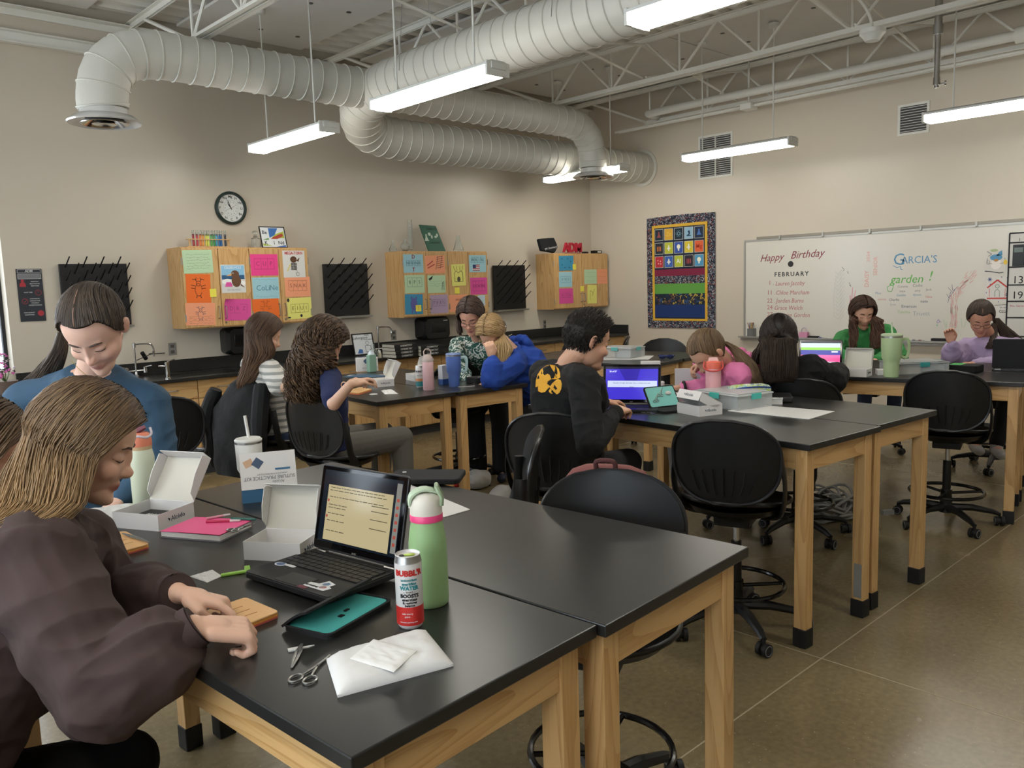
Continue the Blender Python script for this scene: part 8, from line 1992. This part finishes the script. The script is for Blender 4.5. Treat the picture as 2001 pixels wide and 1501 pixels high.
# 9 : pink hoodie
person('student with a ponytail in a pink hoodie bent over the middle table', (1383, 690, 4.85), 160, 50, (1432, 722, 5.05), 194, (4.80, 2.96, .69, 'w'),
    {'shoulders': {'l': (1440, 735, 4.85)}, 'l': [(1432, 770, 4.98), tz(1336, 757, .95)], 'r': [(1420, 745, 5.3), (1378, 708, 5.0)]}, skin='d3a68c', top=dict(m=M_pink, g=.035, r=.028, fold=.008, name='hoodie', hood=True, sw=1.12, z0=-.1), pants=dict(m=M_ltgrey), vox=.0055, hs=1.15,
    hands={'l': dict(d=(-.7, .6, -.05), n=(0, 0, -1), curl=.4), 'r': dict(d=(-.7, .5, -.5), n=(-.4, -.4, -.6), curl=.8)}, knees={'l': (4.32, 2.86, .68, 'w'), 'r': (4.35, 3.10, .68, 'w')}, brow='6a5038', shoes='6b5f50',
    hair=dict(color='5e4a36', hi='8a7252', n=700, r=.0028, cap=.010, tie=(0, -.105, .035), seed=22, wig=.008, band='1c1c1e', masses=[dict(root=False, share=.7, rings=[(1408, 1420, 668, 4.9, .02), (1424, 1452, 684, 4.9, .03), (1443, 1476, 712, 4.86, .035), (1456, 1490, 740, 4.84, .03), (1472, 1492, 758, 4.84, .02)])]))
MB().tube([(.034*math.cos(q), .028*math.sin(q), 0) for q in [2*PI*k/18 for k in range(18)]], .009, 8, closed=True).build('watch', mat('watch_black', '17171a', .4), loc=tz(1337, 757, .955), rot=(0, 1.5, -.7), label='black smart watch on the wrist of the student in pink', cat='watch')
# 10 : long black hair
person('student with long black hair in a black sweatshirt seen from behind between the tables', (1521, 664, 4.95), 30, 34, (1527, 716, 5.0), 34, (4.62, 2.42, .69, 'w'),
    {'shoulders': {'r': (1582, 722, 4.95), 'l': (1470, 718, 5.15)}, 'r': [(1625, 745, 5.05), tz(1640, 722)], 'l': [(1450, 775, 5.2), (1500, 760, 5.6)]}, skin='c79a80', top=dict(m=M_blk, g=.04, r=.034, fold=.008, name='sweatshirt', sw=1.15, z0=-.1), pants=dict(m=M_bpant), vox=.0055, hs=1.15, bulk=1.06,
    hands={'r': dict(n=(0, 0, -1), curl=.5), 'l': dict(n=(0, 0, -1), curl=.4)}, face=False,
    hair=dict(color='191412', tip='33261d', n=520, r=.0030, cap=.016, seed=24, wig=.008, masses=[
        dict(side=1, flip=False, drop=-.03, rings=[(1492, 1553, 655, 4.83, .08), (1486, 1558, 690, 4.80, .07), (1486, 1558, 720, 4.78, .06), (1490, 1556, 748, 4.78, .05)]),
        dict(side=-1, flip=True, drop=-.03, share=.7, rings=[(1492, 1553, 655, 4.83, .08), (1486, 1558, 690, 4.80, .07), (1486, 1558, 720, 4.78, .06), (1490, 1556, 748, 4.78, .05)]),
        dict(side=-1, share=.25, rings=[(1482, 1500, 660, 4.95, .05), (1472, 1494, 690, 4.95, .05), (1465, 1490, 712, 4.95, .04)])]))
# 11 : green turtleneck
person('student with wavy brown hair in a green turtleneck sitting before the whiteboard', (1686, 612, 7.28), 222, 22, (1690, 646, 7.42), 218, (7.50, 3.22, .69, 'w'),
    {'r': [(1632, 700, 7.15), (1668, 704, 6.95)], 'l': [(1755, 698, 7.2), (1712, 704, 6.95)]}, skin='d3a48a', top=dict(m=M_greenT, g=.035, r=.032, fold=.008, name='turtleneck', collar=.62, sw=1.15, z0=-.1), pants=dict(m=M_jeans), vox=.006, hs=1.15,
    hands={'r': dict(n=(0, 0, -1), curl=.5), 'l': dict(n=(0, 0, -1), curl=.5)}, brow='3a2a22',
    hair=dict(color='3e2b23', tip='5a3e30', hi='664a3a', n=380, r=.004, cap=.018, seed=26, wig=.01, curl=.010, curlf=26, masses=[
        dict(side=1, share=.6, az0=74, drop=.05, rings=[(1663, 1674, 612, 7.22, .05), (1662, 1673, 635, 7.2, .05), (1662, 1674, 660, 7.15, .03), (1660, 1670, 682, 7.1, .02)]),
        dict(side=-1, share=.7, az0=74, drop=.05, rings=[(1702, 1716, 612, 7.25, .06), (1704, 1726, 640, 7.2, .06), (1702, 1726, 662, 7.15, .04), (1703, 1720, 682, 7.1, .02)])]))
# 12 : lavender hoodie
p12 = person('student with glasses and long brown hair in a lavender hoodie at the right edge', (1916, 622, 6.6), 205, 34, (1938, 664, 6.8), 205, (7.36, 2.18, .69, 'w'),
    {'shoulders': {'r': (1893, 680, 6.9)}, 'r': [(1862, 705, 6.6), (1860, 672, 6.45)], 'l': [(1975, 720, 6.5), (1905, 712, 6.3)]}, skin='c08c74', top=dict(m=M_lav, g=.035, r=.032, fold=.008, name='hoodie', hood=True, sw=1.15, z0=-.1), pants=dict(m=M_bpant), vox=.006, hs=1.15,
    hands={'r': dict(d=(-.1, .25, 1), n=(-.6, -.3, .1), curl=.75), 'l': dict(n=(0, 0, -1), curl=.5)}, knees={'r': (6.92, 2.12, .68, 'w'), 'l': (6.9, 1.9, .68, 'w')}, ankles={'r': (6.80, 2.08, .32, 'w'), 'l': (6.75, 1.92, .32, 'w')}, brow='2a1e1a', shoes='a8a4a0',
    hair=dict(color='372a24', hi='574538', n=420, r=.0038, cap=.012, tie=(0, -.105, -.0), seed=28, wig=.01, masses=[
        dict(root=False, rings=[(1938, 1952, 622, 6.75, .03), (1944, 1972, 640, 6.75, .04), (1955, 1992, 658, 6.75, .04), (1974, 2004, 680, 6.72, .03)]),
        dict(root=False, share=.4, rings=[(1938, 1948, 632, 6.74, .025), (1934, 1950, 655, 6.72, .03), (1926, 1944, 682, 6.62, .03)])]))
glasses(p12)
